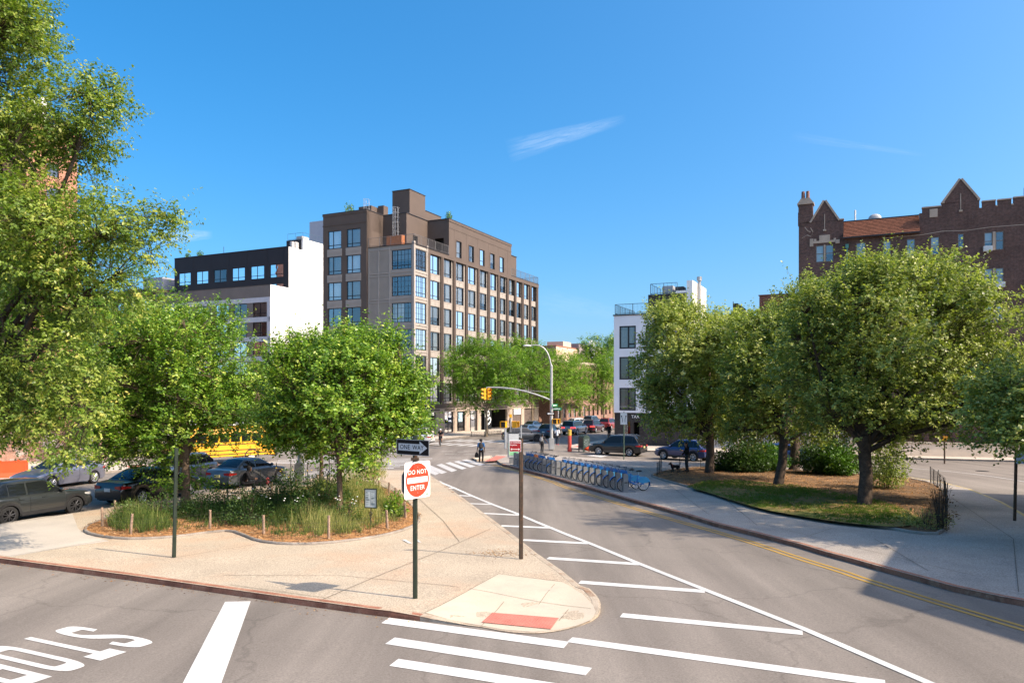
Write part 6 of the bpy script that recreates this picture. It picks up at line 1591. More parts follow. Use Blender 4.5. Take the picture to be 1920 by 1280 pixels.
def signal_pole(label, base, arm_to, arm_z0, arm_z1, lum=True, heads=True, height=7.7):
    bx, by = base
    T = thing('traffic_signal', label, 'traffic light', (bx, by, gz(by) + .13), 0)
    mb = MB(); mb.box(-.26, .26, -.26, .26, -.1, 1.0); mb.build('base', M('grey_cast_base', (.36, .36, .35), .6, .4, var=.15), T, bevel=.06)
    mb = MB(); mb.tube([(0, 0, .98), (0, 0, 3), (0, 0, height)], [.15, .13, .11], 12); mb.tube([(0, 0, height), (0, 0, height + .12)], [.13, .05], 10); mb.build('pole', GALV, T, smooth=50)
    a = Vector((arm_to[0] - bx, arm_to[1] - by, 0)); d = a.normalized()
    pts = curve([(0, 0, arm_z0), tuple(a * .28 + Vector((0, 0, arm_z0 + .75))), tuple(a * .62 + Vector((0, 0, arm_z1 + .12))), tuple(a + Vector((0, 0, arm_z1)))])
    mb = MB(); mb.tube(pts, [.080 - .036 * i / 14 for i in range(15)], 9); mb.build('mast_arm', GALV, T, smooth=50)
    mb = MB(); mb.tube([(0, 0, arm_z1 - .45 if lum else arm_z1 + .6), tuple(a * .98 + Vector((0, 0, arm_z1 - .02)))], .018, 5); mb.build('stay_rod', GALV, T)
    if heads:
        e = a + Vector((0, 0, arm_z1 - .62))
        mb = MB(); mb.tube([tuple(a + Vector((0, 0, arm_z1))), tuple(e + Vector((0, 0, .5)))], .04, 6); mb.build('hanger', GALV, T)
        signal_head(T, e + Vector((-.20, -.02, 0)), (-.93, -.36)); signal_head(T, e + Vector((.22, .02, 0)), (.62, -.78))
    return T, a
sx, sy = G(1034, 841, .13)
T, a = signal_pole('tall grey pole with curved street lamp and long arm holding two yellow signals', (sx, sy), ((912 - 960) / F * sy, sy + .3), 4.5, 5.72, True)
pts = curve([(0, 0, 7.5), (-.15, 0, 8.5), (-.35, 0, 9.75), (-1.35, 0, 9.75), (-1.95, 0, 9.62)], 16)
mb = MB(); mb.tube(pts, [.075 - .03 * i / 16 for i in range(17)], 8); arm = mb.build('lamp_arm', GALV, T, smooth=50)
mb = MB(); mb.ball((-2.25, 0, 9.60), (.42, .15, .09), 12, 8); mb.build('lamp_head', M('pale_grey_lamp', (.62, .62, .60), .4), arm, smooth=60)
nS = (-.15, -.99); mS = face(*nS, (.48, -.02, 3.72))
p = plate('street_sign', rrect(.92, .26, .02), .004, SIGNG, T, mS); mb = MB(); mb.T = mS; mb.box(-.34, .34, -.035, .035, .001, .002); mb.build('sign_legend', SIGNW, p)
mS = face(.8, -.6, (.30, -.2, 4.05)); p = plate('street_sign', rrect(.92, .24, .02), .004, SIGNG, T, mS); mb = MB(); mb.T = mS; mb.box(-.3, .3, -.03, .03, .001, .002); mb.build('sign_legend', SIGNW, p)
mS = face(-.1, -1, (-.10, -.16, 3.28)); p = plate('one_way_sign', rrect(.74, .25, .02), .004, SIGNK, T, mS)
mb = MB(); mb.T = mS; mb.poly([(a_, b_, .002) for a_, b_ in ((.31, -.05), (-.14, -.05), (-.14, -.095), (-.32, 0), (-.14, .095), (-.14, .05), (.31, .05))]); mb.build('arrow', SIGNW, p)
ped_head(T, (.52, .05, 2.55), (.55, -.83)); ped_head(T, (.30, -.2, 2.55), (-.2, -.98))
# second signal pole behind the elms
px_, py_ = G(563, 901, .13)
signal_pole('grey traffic signal pole with concrete base behind the elms, its arm lost in leaves', (px_, py_), ((742 - 960) / F * (py_ + 1), py_ + 1), 4.0, 5.0, False, True, 6.6)
# short pole with walk signals at the plaza nose
qx, qy = G(957.5, 864, .13)
T = thing('signal_post', 'short pole with yellow walk signals and a grey box behind the bike dock kiosk', 'traffic light', (qx, qy, gz(qy) + .13), 0)
mb = MB(); mb.tube([(0, 0, -.1), (0, 0, 3.25)], .075, 10); mb.tube([(0, 0, 3.25), (0, 0, 3.42)], [.09, .05], 8); mb.build('pole', GALV, T, smooth=50)
mb = MB(); mb.tube(curve([(-.14, -.05, .3), (-.14, -.05, 2.6), (-.14, -.05, 3.5), (.0, 0, 3.3), (.0, 0, 3.2)], 12), .03, 6); mb.build('conduit', M('dark_grey_iron', (.03, .03, .03)), T)
ped_head(T, (-.52, -.02, 2.72), (-.35, -.94)); ped_head(T, (.36, .02, 2.72), (.9, -.43))
mb = MB(); mb.cbox((0, 0, 3.36), (.2, .2, .26)); mb.cbox((-.15, 0, 2.95), (.5, .06, .06)); mb.cbox((.2, 0, 2.95), (.4, .06, .06)); mb.build('signal_bracket', YELSIG, T, bevel=.02)
mb = MB(); mb.box(-.48, -.12, -.15, .15, 1.35, 2.15); mb.build('control_box', M('grey_control_box', (.40, .40, .40), .5, .4), T, bevel=.02)
# --- lane use sign
lx, ly = G(1170, 859, .13)
T = thing('sign_post', 'white lane arrow sign on a thin green post before the parked black car', 'sign', (lx, ly, gz(ly) + .13), 0)
mb = upost(3.65, .06); mb.build('post', M('weathered_green_steel', (.10, .15, .11), .55, .4, metal=.2), T)
mL = face(-.45, -.9, (-.03, -.05, 3.12)); p = plate('lane_sign', rrect(.55, .92, .03), .004, SIGNW, T, mL)
mb = MB(); mb.T = mL
def arrow(pts, w=.035):
    for i in range(len(pts) - 1):
        (x0, y0), (x1, y1) = pts[i], pts[i + 1]; L = math.hypot(x1 - x0, y1 - y0); nx, ny = -(y1 - y0) / L * w / 2, (x1 - x0) / L * w / 2
        mb.poly([(x0 + nx, y0 + ny, .002 + i * .0003), (x0 - nx, y0 - ny, .002 + i * .0003), (x1 - nx, y1 - ny, .002 + i * .0003), (x1 + nx, y1 + ny, .002 + i * .0003)])
    (x0, y0), (x1, y1) = pts[-2], pts[-1]; L = math.hypot(x1 - x0, y1 - y0); dx, dy = (x1 - x0) / L, (y1 - y0) / L
    mb.poly([(x1 - dy * .06, y1 + dx * .06, .0032), (x1 + dy * .06, y1 - dx * .06, .0032), (x1 + dx * .12, y1 + dy * .12, .0032)])
arrow([(-.11, -.28), (-.11, -.02), (-.17, .16)]); arrow([(.11, -.28), (.11, -.02), (.17, .16)])
mb.build('arrows', SIGNK, p)
# --- alarm post, mail box, orange bag
ax_, ay_ = G(1068, 844, .13)
T = thing('alarm_post', 'thick red post with a yellow top on the far corner pavement', 'post', (ax_, ay_, gz(ay_) + .13), 0)
mb = MB(); mb.tube([(0, 0, -.1), (0, 0, 1.35)], .17, 16); mb.tube([(0, 0, -.1), (0, 0, .12)], .2, 16); mb.build('shaft', M('faded_red_paint', (.50, .07, .05), .6, .35, var=.2, vscale=4), T, smooth=50)
mb = MB(); mb.tube([(0, 0, 1.35), (0, 0, 1.86), (0, 0, 1.90)], [.173, .173, .12], 16); mb.build('cap', M('yellow_ochre_paint', (.52, .32, .05), .6, var=.2), T, smooth=50)
mx_, my_ = G(1095, 844.5, .13)
T = thing('mail_box', 'dark green storage mail box with an arched top and short legs', 'mail box', (mx_, my_, gz(my_) + .13), R(28))
MAILG = M('dark_mail_green', (.022, .045, .035), .5, .4, var=.25, vscale=5, col2=(.2, .18, .13), c2scale=7, c2lo=.60, c2hi=.66)
ol = [(-.36, .22), (.36, .22), (.36, 1.08)] + [(.36 * math.cos(R(a)), 1.08 + .34 * math.sin(R(a))) for a in range(15, 180, 15)] + [(-.36, 1.08)]
mb = MB(); mb.prism(ol, -.42, .42); mb.build('body', MAILG, T, smooth=35, bevel=.012)
for sx_ in (-.31, .31):
    for sy_ in (-.36, .36):
        mb = MB(); mb.cbox((sx_, sy_, .08), (.07, .07, .36)); mb.build('leg', MAILG, T)
mb = MB(); mb.box(-.27, .27, -.435, -.418, .40, 1.10); mb.build('door', M('mail_door_grime', (.05, .075, .07), .6, var=.3, vscale=6, col2=(.24, .30, .30), c2scale=9, c2lo=.55, c2hi=.62), T)
ox, oy = G(1104.5, 845, .13)
T = thing('bag', 'crumpled orange bag on the pavement between mail box and black car', 'bag', (ox, oy, gz(oy) + .13), 0)
mb = MB(); mb.ball((0, 0, .20), (.40, .26, .22), 14, 9)
mb.v = [(x * (1 + .14 * math.sin(9 * y + 5 * z)), y * (1 + .2 * math.sin(8 * x + 3)), max(0, z * (1 + .2 * math.sin(7 * x + 6 * y)))) for x, y, z in mb.v]; mb.build('sack', ORG, T, smooth=70)
mb = MB(); mb.ball((.05, 0, .42), (.10, .07, .09), 8, 6); mb.build('knot', ORG, T, smooth=70)
# --- post at right edge and yellow marker across the road
rx, ry = G(1904, 976, .13)
T = thing('sign_post', 'dark brown post at the right edge with a small pale sign in the leaves', 'sign', (rx, ry, gz(ry) + .13), 0); T.rotation_euler = (0, R(1.5), R(10))
upost(3.0, .09).build('post', RUSTST, T)
mS = face(-.3, -.95, (.12, -.06, 2.25)); plate('parking_sign', rrect(.32, .46, .02), .003, M('pale_blue_white_sheet', (.6, .66, .76), .5), T, mS)
ux_, uy_ = G(1771, 866.5, .13)
T = thing('sign_post', 'short brown post with an orange marker on the pavement across the road', 'sign', (ux_, uy_, gz(uy_) + .13), 0)
mb = MB(); mb.tube([(0, 0, -.1), (0, 0, 1.9)], .055, 8); mb.build('post', RUSTST, T)
mS = face(-.3, -.95, (0, -.07, 1.75)); plate('marker_plate', rrect(.34, .34, .03), .004, M('orange_marker', (.75, .33, .03), .5), T, mS)
mb = MB(); mb.cbox((0, 0, 1.93), (.1, .1, .08)); mb.build('post_cap', RUSTST, T)
# --- orange water filled barriers
UNDERB = M('dark_slot', (.08, .012, .008), .7)
def barrier(x, y, rz, label):
    T = thing('barrier', label, 'barrier', (x, y, gz(y)), rz, 'orange plastic barriers by the brick wall')
    mb = MB(); mb.prism([(-.34, 0), (.34, 0), (.34, .16), (.20, .40), (.14, .98), (-.14, .98), (-.20, .40), (-.34, .16)], -.92, .92, 'x')
    mb.build('shell', ORG, T, bevel=.03)
    mb = MB(); mb.box(-.6, .6, -.30, -.20, .0, .14); mb.build('forklift_slot', UNDERB, T)
    for s in (-.45, .45):
        mb = MB(); mb.tube([(s, 0, .97), (s, 0, 1.04)], .06, 8); mb.build('filler_cap', ORG, T)
x0, y0 = G(14, 900)
barrier(x0 - .3, y0 + .4, R(28), 'orange plastic barrier nearest the silver blue sedan, leaf shadows on it')
barrier(x0 - 2.1, y0 - .6, R(28), 'orange plastic barrier cut by the left edge of the view')
barrier(x0 - .9, y0 + 1.5, R(30), 'orange plastic barrier in the row behind, closest to the brick wall')
# --- tree guard across the junction
tx, ty = G(912, 818); tx = (912 - 960) / F * 91; ty = 91
T = thing('tree_guard', 'low dark iron tree pit fence around the feathery street tree', 'fence', (tx, ty, gz(ty) + .13), math.atan2(uy, ux))
mb = MB()
for q in ([(-2.2, -.9), (2.2, -.9), (2.2, .9)], [(-2.2, -.9), (-2.2, .9)]):
    for i in range(len(q) - 1):
        a, b = Vector((*q[i], 0)), Vector((*q[i + 1], 0)); n = int((b - a).length / .2)
        for z in (.12, .5): mb.tube([a + Vector((0, 0, z)), b + Vector((0, 0, z))], .02, 4)
        for k in range(n + 1): p = a.lerp(b, k / n); mb.tube([p, p + Vector((0, 0, .5))], .012, 4)
mb.build('rails', M('black_iron', (.02, .02, .02), .5, .4), T)
for x, y in ((-2.2, -.9), (2.2, -.9), (2.2, .9), (-2.2, .9)):
    mb = MB(); mb.cbox((x, y, .3), (.06, .06, .62)); mb.build('corner_post', M('black_iron', (.02, .02, .02)), T)
mx, my = G(1842, 883)
T = thing('manhole_cover', 'dark round manhole cover in the right hand road', 'manhole cover', (mx, my, gz(my) + .004), 0)
mb = MB(); mb.tube([(0, 0, 0), (0, 0, .008)], .36, 24); mb.ring(.40, .012, 24, 4, (0, 0, 0)); mb.v = mb.v[:50] + [(x, z, abs(y) * .5) for x, y, z in mb.v[50:]]; mb.build('lid', M('cast_iron_lid', (.035, .032, .03), .7, .3, var=.3, vscale=12), T)
mb = MB(); mb.box(-.28, .28, -.02, .02, .008, .012); mb.box(-.02, .02, -.28, .28, .0081, .0121); mb.build('ribs', M('cast_iron_lid', (.035, .032, .03)), T)
# ================================================================ bicycle docks, kiosk, bicycles
DOCKM = M('grey_dock_steel', (.24, .24, .24), .5, .45, metal=.2, var=.12, vscale=4)
DOCKD = M('dark_dock_rubber', (.06, .06, .06), .7)
d0 = Vector(G(967, 872, .13)); d1 = Vector(G(1172, 921, .13))
ND = 22
ddir = (d1 - d0).normalized(); dperp = Vector((-ddir.y, ddir.x));
if dperp.x < 0: dperp = -dperp
arz = math.atan2(dperp.y, dperp.x)
def make_dock():
    T = thing('bike_dock', 'x', 'bike dock', (0, 0, 0), 0, 'grey docks of the bicycle station')
    mb = MB()   # local x points to the bicycle, y along the row
    for s in (-1, 1): mb.prism([(-.15, 0), (.15, 0), (.11, .80), (.0, .87), (-.12, .85)], s * .065 - .035, s * .065 + .035)
    mb.prism([(-.13, .70), (.12, .70), (.10, .79), (.0, .86), (-.115, .84)], -.028, .028)
    mb.build('pedestal', DOCKM, T, bevel=.012)
    mb = MB(); mb.box(-.08, .08, -.106, -.098, .40, .46); mb.box(.085, .16, -.03, .03, .62, .74); mb.build('lock_slot', DOCKD, T)
    mb = MB(); mb.box(-.09, .02, -.05, .05, .862, .882); mb.build('reader', M('black_reader_panel', (.02, .02, .025), .4), T)
    mb = MB(); mb.box(-.30, .40, -.37, .37, 0.0, .03); mb.build('base_plate', M('grey_base_plate', (.19, .19, .19), .6, .4, metal=.2, var=.2), T)
    return T
dk = make_dock()
has = [0, 0, 0, 0, 1, 1, 1, 1, 0, 1, 0, 0, 1, 1, 1, 1, 1, 1, 1, 1, 1, 1]
nth = ['first', 'second', 'third', 'fourth', 'fifth', 'sixth', 'seventh', 'eighth', 'ninth', 'tenth', 'eleventh', 'twelfth', 'thirteenth', 'fourteenth', 'fifteenth', 'sixteenth', 'seventeenth', 'eighteenth', 'nineteenth', 'twentieth', 'twenty first', 'last']
dpos = []
for i in range(ND):
    p = d0.lerp(d1, i / (ND - 1)); dpos.append(p)
    o = dk if i == 0 else copy_tree(dk)
    o.location = (p.x, p.y, gz(p.y) + .13); o.rotation_euler = (0, 0, arz)
    st = 'empty grey dock' if not has[i] else 'grey dock holding a blue bicycle'
    o['label'] = ('%s, nearest of the row to the camera' % st) if i == ND - 1 else ('%s beside the map kiosk, first of the row' % st if i == 0 else '%s, %s dock counted from the map kiosk' % (st, nth[i]))
# map kiosk
kx, ky = G(962.5, 869, .13)
T = thing('bike_kiosk', 'grey map kiosk with a green panel at the far end of the bike docks', 'kiosk', (kx, ky, gz(ky) + .13), R(8))
mb = MB(); mb.box(-.40, .40, -.14, .14, .42, 2.18); mb.build('cabinet', M('grey_kiosk_metal', (.45, .46, .46), .45, .4, metal=.2), T, bevel=.03)
mb = MB(); mb.box(-.28, .28, -.10, .10, -.05, .42); mb.build('foot', DOCKM, T)
mb = MB(); mb.box(-.33, .33, -.150, -.141, .62, 1.5); gp = mb.build('map_panel', M('mint_green_map', (.20, .56, .27), .45, .4, var=.12, vscale=5, col2=(.50, .66, .40), c2scale=5, c2lo=.52, c2hi=.58), T)
mb = MB(); mb.box(-.33, .33, -.150, -.141, 1.55, 2.1); mb.build('screen_panel', M('grey_white_panel', (.55, .56, .56), .4), T)
mb = MB(); mb.box(-.42, .42, -.16, .16, 2.18, 2.24); mb.build('cap', M('dark_grey_iron', (.03, .03, .03)), T)
mb = MB(); mb.box(.52, .60, -.08, .08, -.05, 2.7); mb.box(.40, .54, -.05, .05, 1.9, 1.96); mb.box(-.62, -.52, -.2, .2, 1.1, 2.5); mb.build('side_panel', M('grey_kiosk_metal', (.45, .46, .46)), T)
BLUE = M('bike_blue', (.018, .14, .42), .35, .5, var=.08, coat=.4)
BLUEP = M('bike_light_blue_guard', (.06, .30, .52), .4, .4, var=.10, vscale=8)
RUB = M('black_rubber', (.016, .016, .017), .75, .3)
RIM = M('silver_rim', (.55, .55, .55), .3, .5, metal=.7)
SILV = M('brushed_silver', (.50, .50, .50), .35, .5, metal=.6)
def wheel(parent, x, z, r, spokes=18, width=.022):
    mb = MB(); mb.ring(r - width, width, 30, 6, (x, 0, z)); w = mb.build('wheel', RUB, parent, smooth=60)
    mb = MB(); mb.ring(r - width * 2.1, .009, 30, 5, (x, 0, z), 1.6); mb.build('rim', RIM, w, smooth=60)
    mb = MB()
    for k in range(spokes):
        a = 2 * math.pi * k / spokes; s = .03 if k % 2 else -.03
        mb.tube([(x + .02 * math.cos(a), s, z + .02 * math.sin(a)), (x + (r - width * 2) * math.cos(a), 0, z + (r - width * 2) * math.sin(a))], .0022, 3, False)
    mb.tube([(x, -.05, z), (x, .05, z)], .022, 8); mb.build('spokes', RIM, w)
    return w
def make_bike(cat='bicycle'):
    """share bicycle, x forward from the rear axle"""
    T = thing('bicycle', 'x', cat, (0, 0, 0), 0, 'blue share bicycles in the docks')
    r = .325; wheel(T, 0, r, r, width=.024); wheel(T, 1.08, r, r, width=.024)
    mb = MB()
    mb.tube([(0.98, 0, .86), (.80, 0, .52), (.55, 0, .36), (.40, 0, .30)], [.034, .04, .04, .036], 8)
    mb.tube([(.40, 0, .30), (.33, 0, .58), (.28, 0, .78)], .025, 8)
    for s in (-.06, .06): mb.tube([(.40, 0, .30), (0, s, r)], .016, 6); mb.tube([(.33, 0, .55), (0, s, r)], .014, 6)
    mb.tube([(.955, 0, .98), (1.0, 0, .78)], .034, 8)
    for s in (-.055, .055): mb.tube([(1.0, 0, .78), (1.02, s, .70), (1.08, s, r)], .016, 6)
    mb.build('frame', BLUE, T, smooth=50)
    mb = MB(); mb.tube([(.945, 0, 1.0), (.93, 0, 1.10)], .02, 6); mb.tube([(.80, -.29, 1.13), (.88, -.20, 1.12), (.94, -.06, 1.10), (.94, .06, 1.10), (.88, .20, 1.12), (.80, .29, 1.13)], .013, 6)
    hb = mb.build('handlebar', M('dark_grey_handlebar', (.06, .06, .065), .45, .4), T, smooth=50)
    mb = MB()
    for s in (-1, 1): mb.tube([(.80, .29 * s, 1.13), (.73, .31 * s, 1.13)], .018, 6)
    mb.build('grips', RUB, hb)
    mb = MB(); mb.tube([(.28, 0, .76), (.245, 0, .93)], .015, 6); mb.build('seat_post', SILV, T)
    mb = MB(); mb.ball((.22, 0, .955), (.135, .085, .045), 12, 6); mb.ball((.32, 0, .95), (.09, .03, .03), 10, 6); mb.build('saddle', RUB, T, smooth=70)
    mb = MB()   # rear skirt guards and mudguard
    for s in (-.045, .045):
        arc = [(.34 * math.cos(R(a)) * 1.05, r + .34 * math.sin(R(a)) * 1.05) for a in range(20, 166, 12)]
        mb.prism([(.06, r + .02)] + arc, s - .004, s + .004)
    mb.build('skirt_guard', BLUEP, T)
    for cx, a0, a1, nm in ((0, 10, 200, 'mudguard'), (1.08, 25, 165, 'mudguard')):
        mb = MB(); vs = []
        A = [R(a0 + (a1 - a0) * i / 14) for i in range(15)]
        for a in A:
            for s in (-.045, -.03, .03, .045):
                q = r + .032 - (.014 if abs(s) > .04 else 0); vs.append((cx + q * math.cos(a), s, r + q * math.sin(a)))
        mb._add(vs, [(4 * i + j, 4 * i + j + 1, 4 * i + 5 + j, 4 * i + 4 + j) for i in range(14) for j in range(3)])
        mb.build(nm, BLUE, T, smooth=50)
    mb = MB(); mb.prism([(.84, .66), (1.03, .70), (1.0, 1.0), (.90, 1.02)], -.07, .07); mb.build('head_panel', BLUE, T, bevel=.03)
    mb = MB()   # front carrier
    mb.prism([(1.02, .86), (1.30, .90), (1.33, 1.06), (1.0, 1.02)], -.13, .13); mb.build('front_carrier', M('blue_carrier', (.02, .13, .38), .45, .4), T, bevel=.02)
    mb = MB()
    for y in (-.16, .16): mb.tube([(1.0, y, 1.10), (1.36, y, 1.13)], .009, 5)
    mb.tube([(1.36, -.16, 1.13), (1.36, .16, 1.13)], .009, 5); mb.tube([(1.0, -.16, 1.1), (1.0, .16, 1.1)], .009, 5)
    for y in (-.16, .16): mb.tube([(1.36, y, 1.13), (1.25, y * .7, .92)], .008, 5)
    mb.build('carrier_rail', SILV, T)
    mb = MB(); mb.tube([(.40, -.07, .30), (.40, .07, .30)], .03, 8); mb.tube([(.40, .07, .30), (.49, .075, .16)], .012, 6); mb.tube([(.40, -.07, .30), (.31, -.075, .44)], .012, 6)
    mb.ring(.085, .012, 18, 4, (.40, .05, .30))
    mb.cbox((.49, .12, .155), (.09, .08, .02)); mb.cbox((.31, -.12, .445), (.09, .08, .02)); mb.build('crank', SILV, T)
    mb = MB(); mb.tube([(.36, -.09, .26), (.28, -.14, .012)], .011, 5); mb.build('kickstand', SILV, T)
    return T
bk0 = make_bike(); first = True; cnt = 0
rb_ = random.Random(2)
nb_ = sum(has)
for i in range(ND):
    if not has[i]: continue
    o = bk0 if first else copy_tree(bk0)
    first = False; cnt += 1
    rz = math.pi + arz + R(rb_.uniform(-4, 2))      # front wheel in the dock, pointing at the road
    dx, dy = math.cos(rz), math.sin(rz)
    fx = dpos[i] - dperp * .10 - Vector((dx, dy)) * 1.08
    o.location = (fx.x, fx.y, gz(fx.y) + .135); o.rotation_euler = (0, 0, rz)
    if i == ND - 1: o['label'] = 'blue share bicycle in the dock nearest the camera, both light blue wheel guards in view'
    elif i == 6:
        o['label'] = 'blue share bicycle with an orange patch on its handlebar, sixth dock row'
        o['label'] = 'blue share bicycle with an orange badge on the handlebar carrier'
        for ch in o.children:
            if ch.name.startswith('front_carrier'): ch.data = ch.data.copy(); ch.data.materials[0] = M('orange_badge', (.70, .22, .06), .5)
    else: o['label'] = 'blue share bicycle locked in the %s dock from the map kiosk' % nth[i]
# ================================================================ vehicles
def paint(name, col, metal=.25, rough=.32):
    return M(name, col, rough, .5, metal=metal, var=.04, vscale=.8, coat=.8)
CGLASS = glass_mat('car_glass', (.10, .12, .13), .13, .015)
TRIMB = M('black_trim_plastic', (.018, .018, .02), .55, .4, var=.15)
CHROME = M('bright_trim', (.62, .62, .62), .2, .5, metal=.9, var=.05)
HEADL = glass_mat('headlamp_lens', (.75, .75, .75), .25, .05)
TAILR = M('red_tail_lamp', (.36, .012, .012), .2, .5, coat=.6, var=.1)
PLATE = M('licence_plate', (.62, .52, .22), .5, .4, var=.15, vscale=12)
TYRE = M('tyre_rubber', (.020, .020, .021), .85, .25, var=.2, vscale=8)
ALLOY = M('silver_alloy', (.55, .55, .56), .3, .5, metal=.6, var=.05)
ALLOYD = M('dark_alloy', (.05, .05, .055), .35, .5, metal=.4)
UNDER = M('car_underside', (.012, .012, .012), .9, .1)
def lerp_tab(tab, x):
    if x <= tab[0][0]: return tab[0][1]
    for (a, va), (b, vb) in zip(tab[:-1], tab[1:]):
        if x <= b:
            t = (x - a) / (b - a); return va + (vb - va) * t
    return tab[-1][1]
def smooth_tab(tab, x, r=.06):
    return sum(lerp_tab(tab, x + d * r) for d in (-1, -.5, 0, .5, 1)) / 5
CARS = {
 # x from the rear bumper; deck = height of bonnet / waist / boot; A,B,C,D = glasshouse corners along x
 'sedan': dict(L=4.85, W=1.84, deck=[(0, .62), (.04, .92), (.10, .99), (.75, 1.03), (1.3, 1.00), (3.1, .99), (3.45, .97), (4.2, .86), (4.6, .76), (4.80, .62), (4.85, .50)],
               D=.62, C=1.45, B=2.62, A=3.55, roof=1.45, wb=.80, wr=.60, ax=(.98, 3.80), wr_=.335, sill=.24),
 'suv': dict(L=4.85, W=1.93, deck=[(0, .55), (.03, .95), (.08, 1.08), (.5, 1.10), (3.1, 1.06), (3.5, 1.06), (4.3, 1.00), (4.65, .92), (4.80, .72), (4.85, .55)],
             D=.16, C=.62, B=2.75, A=3.62, roof=1.70, wb=.85, wr=.66, ax=(.96, 3.80), wr_=.375, sill=.30),
 'crossover': dict(L=4.5, W=1.84, deck=[(0, .55), (.03, .92), (.08, 1.04), (.6, 1.06), (2.9, 1.02), (3.2, 1.02), (3.9, .96), (4.3, .86), (4.45, .68), (4.5, .52)],
             D=.25, C=.85, B=2.45, A=3.28, roof=1.60, wb=.82, wr=.63, ax=(.88, 3.56), wr_=.36, sill=.29),
 'pickup': dict(L=5.3, W=1.95, deck=[(0, .60), (.02, 1.05), (.06, 1.10), (3.6, 1.10), (3.9, 1.10), (4.8, 1.04), (5.1, .95), (5.25, .75), (5.3, .6)],
             D=.05, C=.28, B=3.2, A=4.0, roof=1.78, wb=.86, wr=.72, ax=(1.05, 4.25), wr_=.39, sill=.40),
}
def car(kind, paintm, label, pos, heading, alloy=None, group=None, cladding=False, rails=False, roofm=None, plate_m=None, detail=True, cat='car', name='parked_car', lit=False, bars=()):
    K = CARS[kind]; L, W = K['L'], K['W']; hw = W / 2
    T = thing(name, label, cat, (pos[0], pos[1], gz(pos[1])), math.atan2(heading[1], heading[0]), group)
    OFF = Matrix.Translation((-(K['ax'][0] + K['ax'][1]) / 2, 0, 0))
    def mk():
        m = MB(); m.T = OFF; return m
    # stations
    xs = set([0, L]); x = 0
    while x < L: xs.add(round(x, 3)); x += .11
    ra = K['wr_'] + .055
    for a in K['ax']:
        for k in range(15): xs.add(round(a + ra * math.cos(math.pi * k / 14), 4))
        xs.add(round(a - ra - .001, 4)); xs.add(round(a + ra + .001, 4))
    xs = sorted(xs)
    def bottom(x):
        for a in K['ax']:
            if abs(x - a) < ra: return K['wr_'] * .98 + math.sqrt(max(0, ra * ra - (x - a) ** 2)) * 1.0 - .0
        e = min(x, L - x); return K['sill'] + (.10 * (1 - e / .5) ** 2 if e < .5 else 0)
    def halfw(x):
        e = min(x, L - x); return hw * (1 - .20 * max(0, 1 - e / .62) ** 2.2) - .03 * max(0, 1 - e / 1.8)
    rows = [0, .18, .40, .62, .80, .93, 1.0]
    bul = [.975, .995, 1.0, .992, .975, .955, .915]
    vs = []; fs = []; NR = len(rows)
    top = [.80, .45, 0]
    for x in xs:
        zb, zt = bottom(x), smooth_tab(K['deck'], x)
        zb = min(zb, zt - .06); w = halfw(x); ring = []
        for r, b in zip(rows, bul):
            z = zb + (zt - zb) * r
            # a crease at waist height and a tuck near the sill
            ring.append((x, w * b + (.012 if .60 < r < .85 else 0), z))
        crown = .035
        for t in top: ring.append((x, w * .915 * t, zt + crown * (1 - t * t)))
        full = ring + [(a, -b, c) for a, b, c in reversed(ring[:-1])]
        vs += full
    m = 2 * (NR + len(top)) - 1
    for i in range(len(xs) - 1):
        for j in range(m - 1): fs.append((i * m + j, i * m + j + 1, (i + 1) * m + j + 1, (i + 1) * m + j))
        fs.append((i * m + m - 1, i * m, (i + 1) * m, (i + 1) * m + m - 1))
    fs.append(tuple(range(m))); fs.append(tuple(reversed([(len(xs) - 1) * m + j for j in range(m)])))
    mb = mk(); mb._add(vs, fs)
    # glasshouse
    A, B, C, D, roof = K['A'], K['B'], K['C'], K['D'], K['roof']
    wb, wr = K['wb'] * hw / .92 * .92, K['wr'] * hw / .92 * .92
    def zb_at(x): return smooth_tab(K['deck'], x) - .015
    n = 9
    st = []
    for t in np.linspace(0, 1, 6): st.append((D + (C - D) * t, zb_at(D) + (roof - zb_at(D)) * (t ** .8)))
    for t in np.linspace(0, 1, 8)[1:]: st.append((C + (B - C) * t, roof + .035 * math.sin(math.pi * t) - .01 * t))
    for t in np.linspace(0, 1, 6)[1:]: st.append((B + (A - B) * t, roof - .01 - (roof - .01 - zb_at(A)) * (t ** 1.12)))
    def side_y(z):
        t = (z - 1.0) / (roof - 1.0); return wb + (wr - wb) * t
    cv = []; cf = []
    for x, z in st:
        y = side_y(z); yb = side_y(zb_at(x))
        ring = [(x, yb, zb_at(x)), (x, (y + yb) / 2 + .012, (z + zb_at(x)) / 2), (x, y + .002, z - .035 if z - zb_at(x) > .1 else z - .002), (x, y - .05, z), (x, y * .5, z + .022), (x, 0, z + .03)]
        cv += ring + [(a, -b, c) for a, b, c in reversed(ring[:-1])]
    q = 11
    for i in range(len(st) - 1):
        for j in range(q - 1): cf.append((i * q + j, i * q + j + 1, (i + 1) * q + j + 1, (i + 1) * q + j))
    mb._add(cv, cf)
    mb.build('body', paintm, T, smooth=32)
    if roofm:
        r = mk(); r._add([(x, y, z + .012) for x, y, z in [(C + .02, wr * .8, roof + .015), (C + .02, -wr * .8, roof + .015), (B - .02, -wr * .8, roof + .02), (B - .02, wr * .8, roof + .02)]], [(0, 1, 2, 3)]); r.build('roof_panel', roofm, T)
    # glass panels lie 6 mm proud of the pillars
    def front_pt(t, s, lift=.008):      # windscreen, t 0 top .. 1 base, s -1..1
        x = B + (A - B) * t; z = roof - .01 - (roof - .01 - zb_at(A)) * (t ** 1.12)
        return (x + lift, (side_y(z) - .075) * s, z + lift + .026 * (1 - s * s))
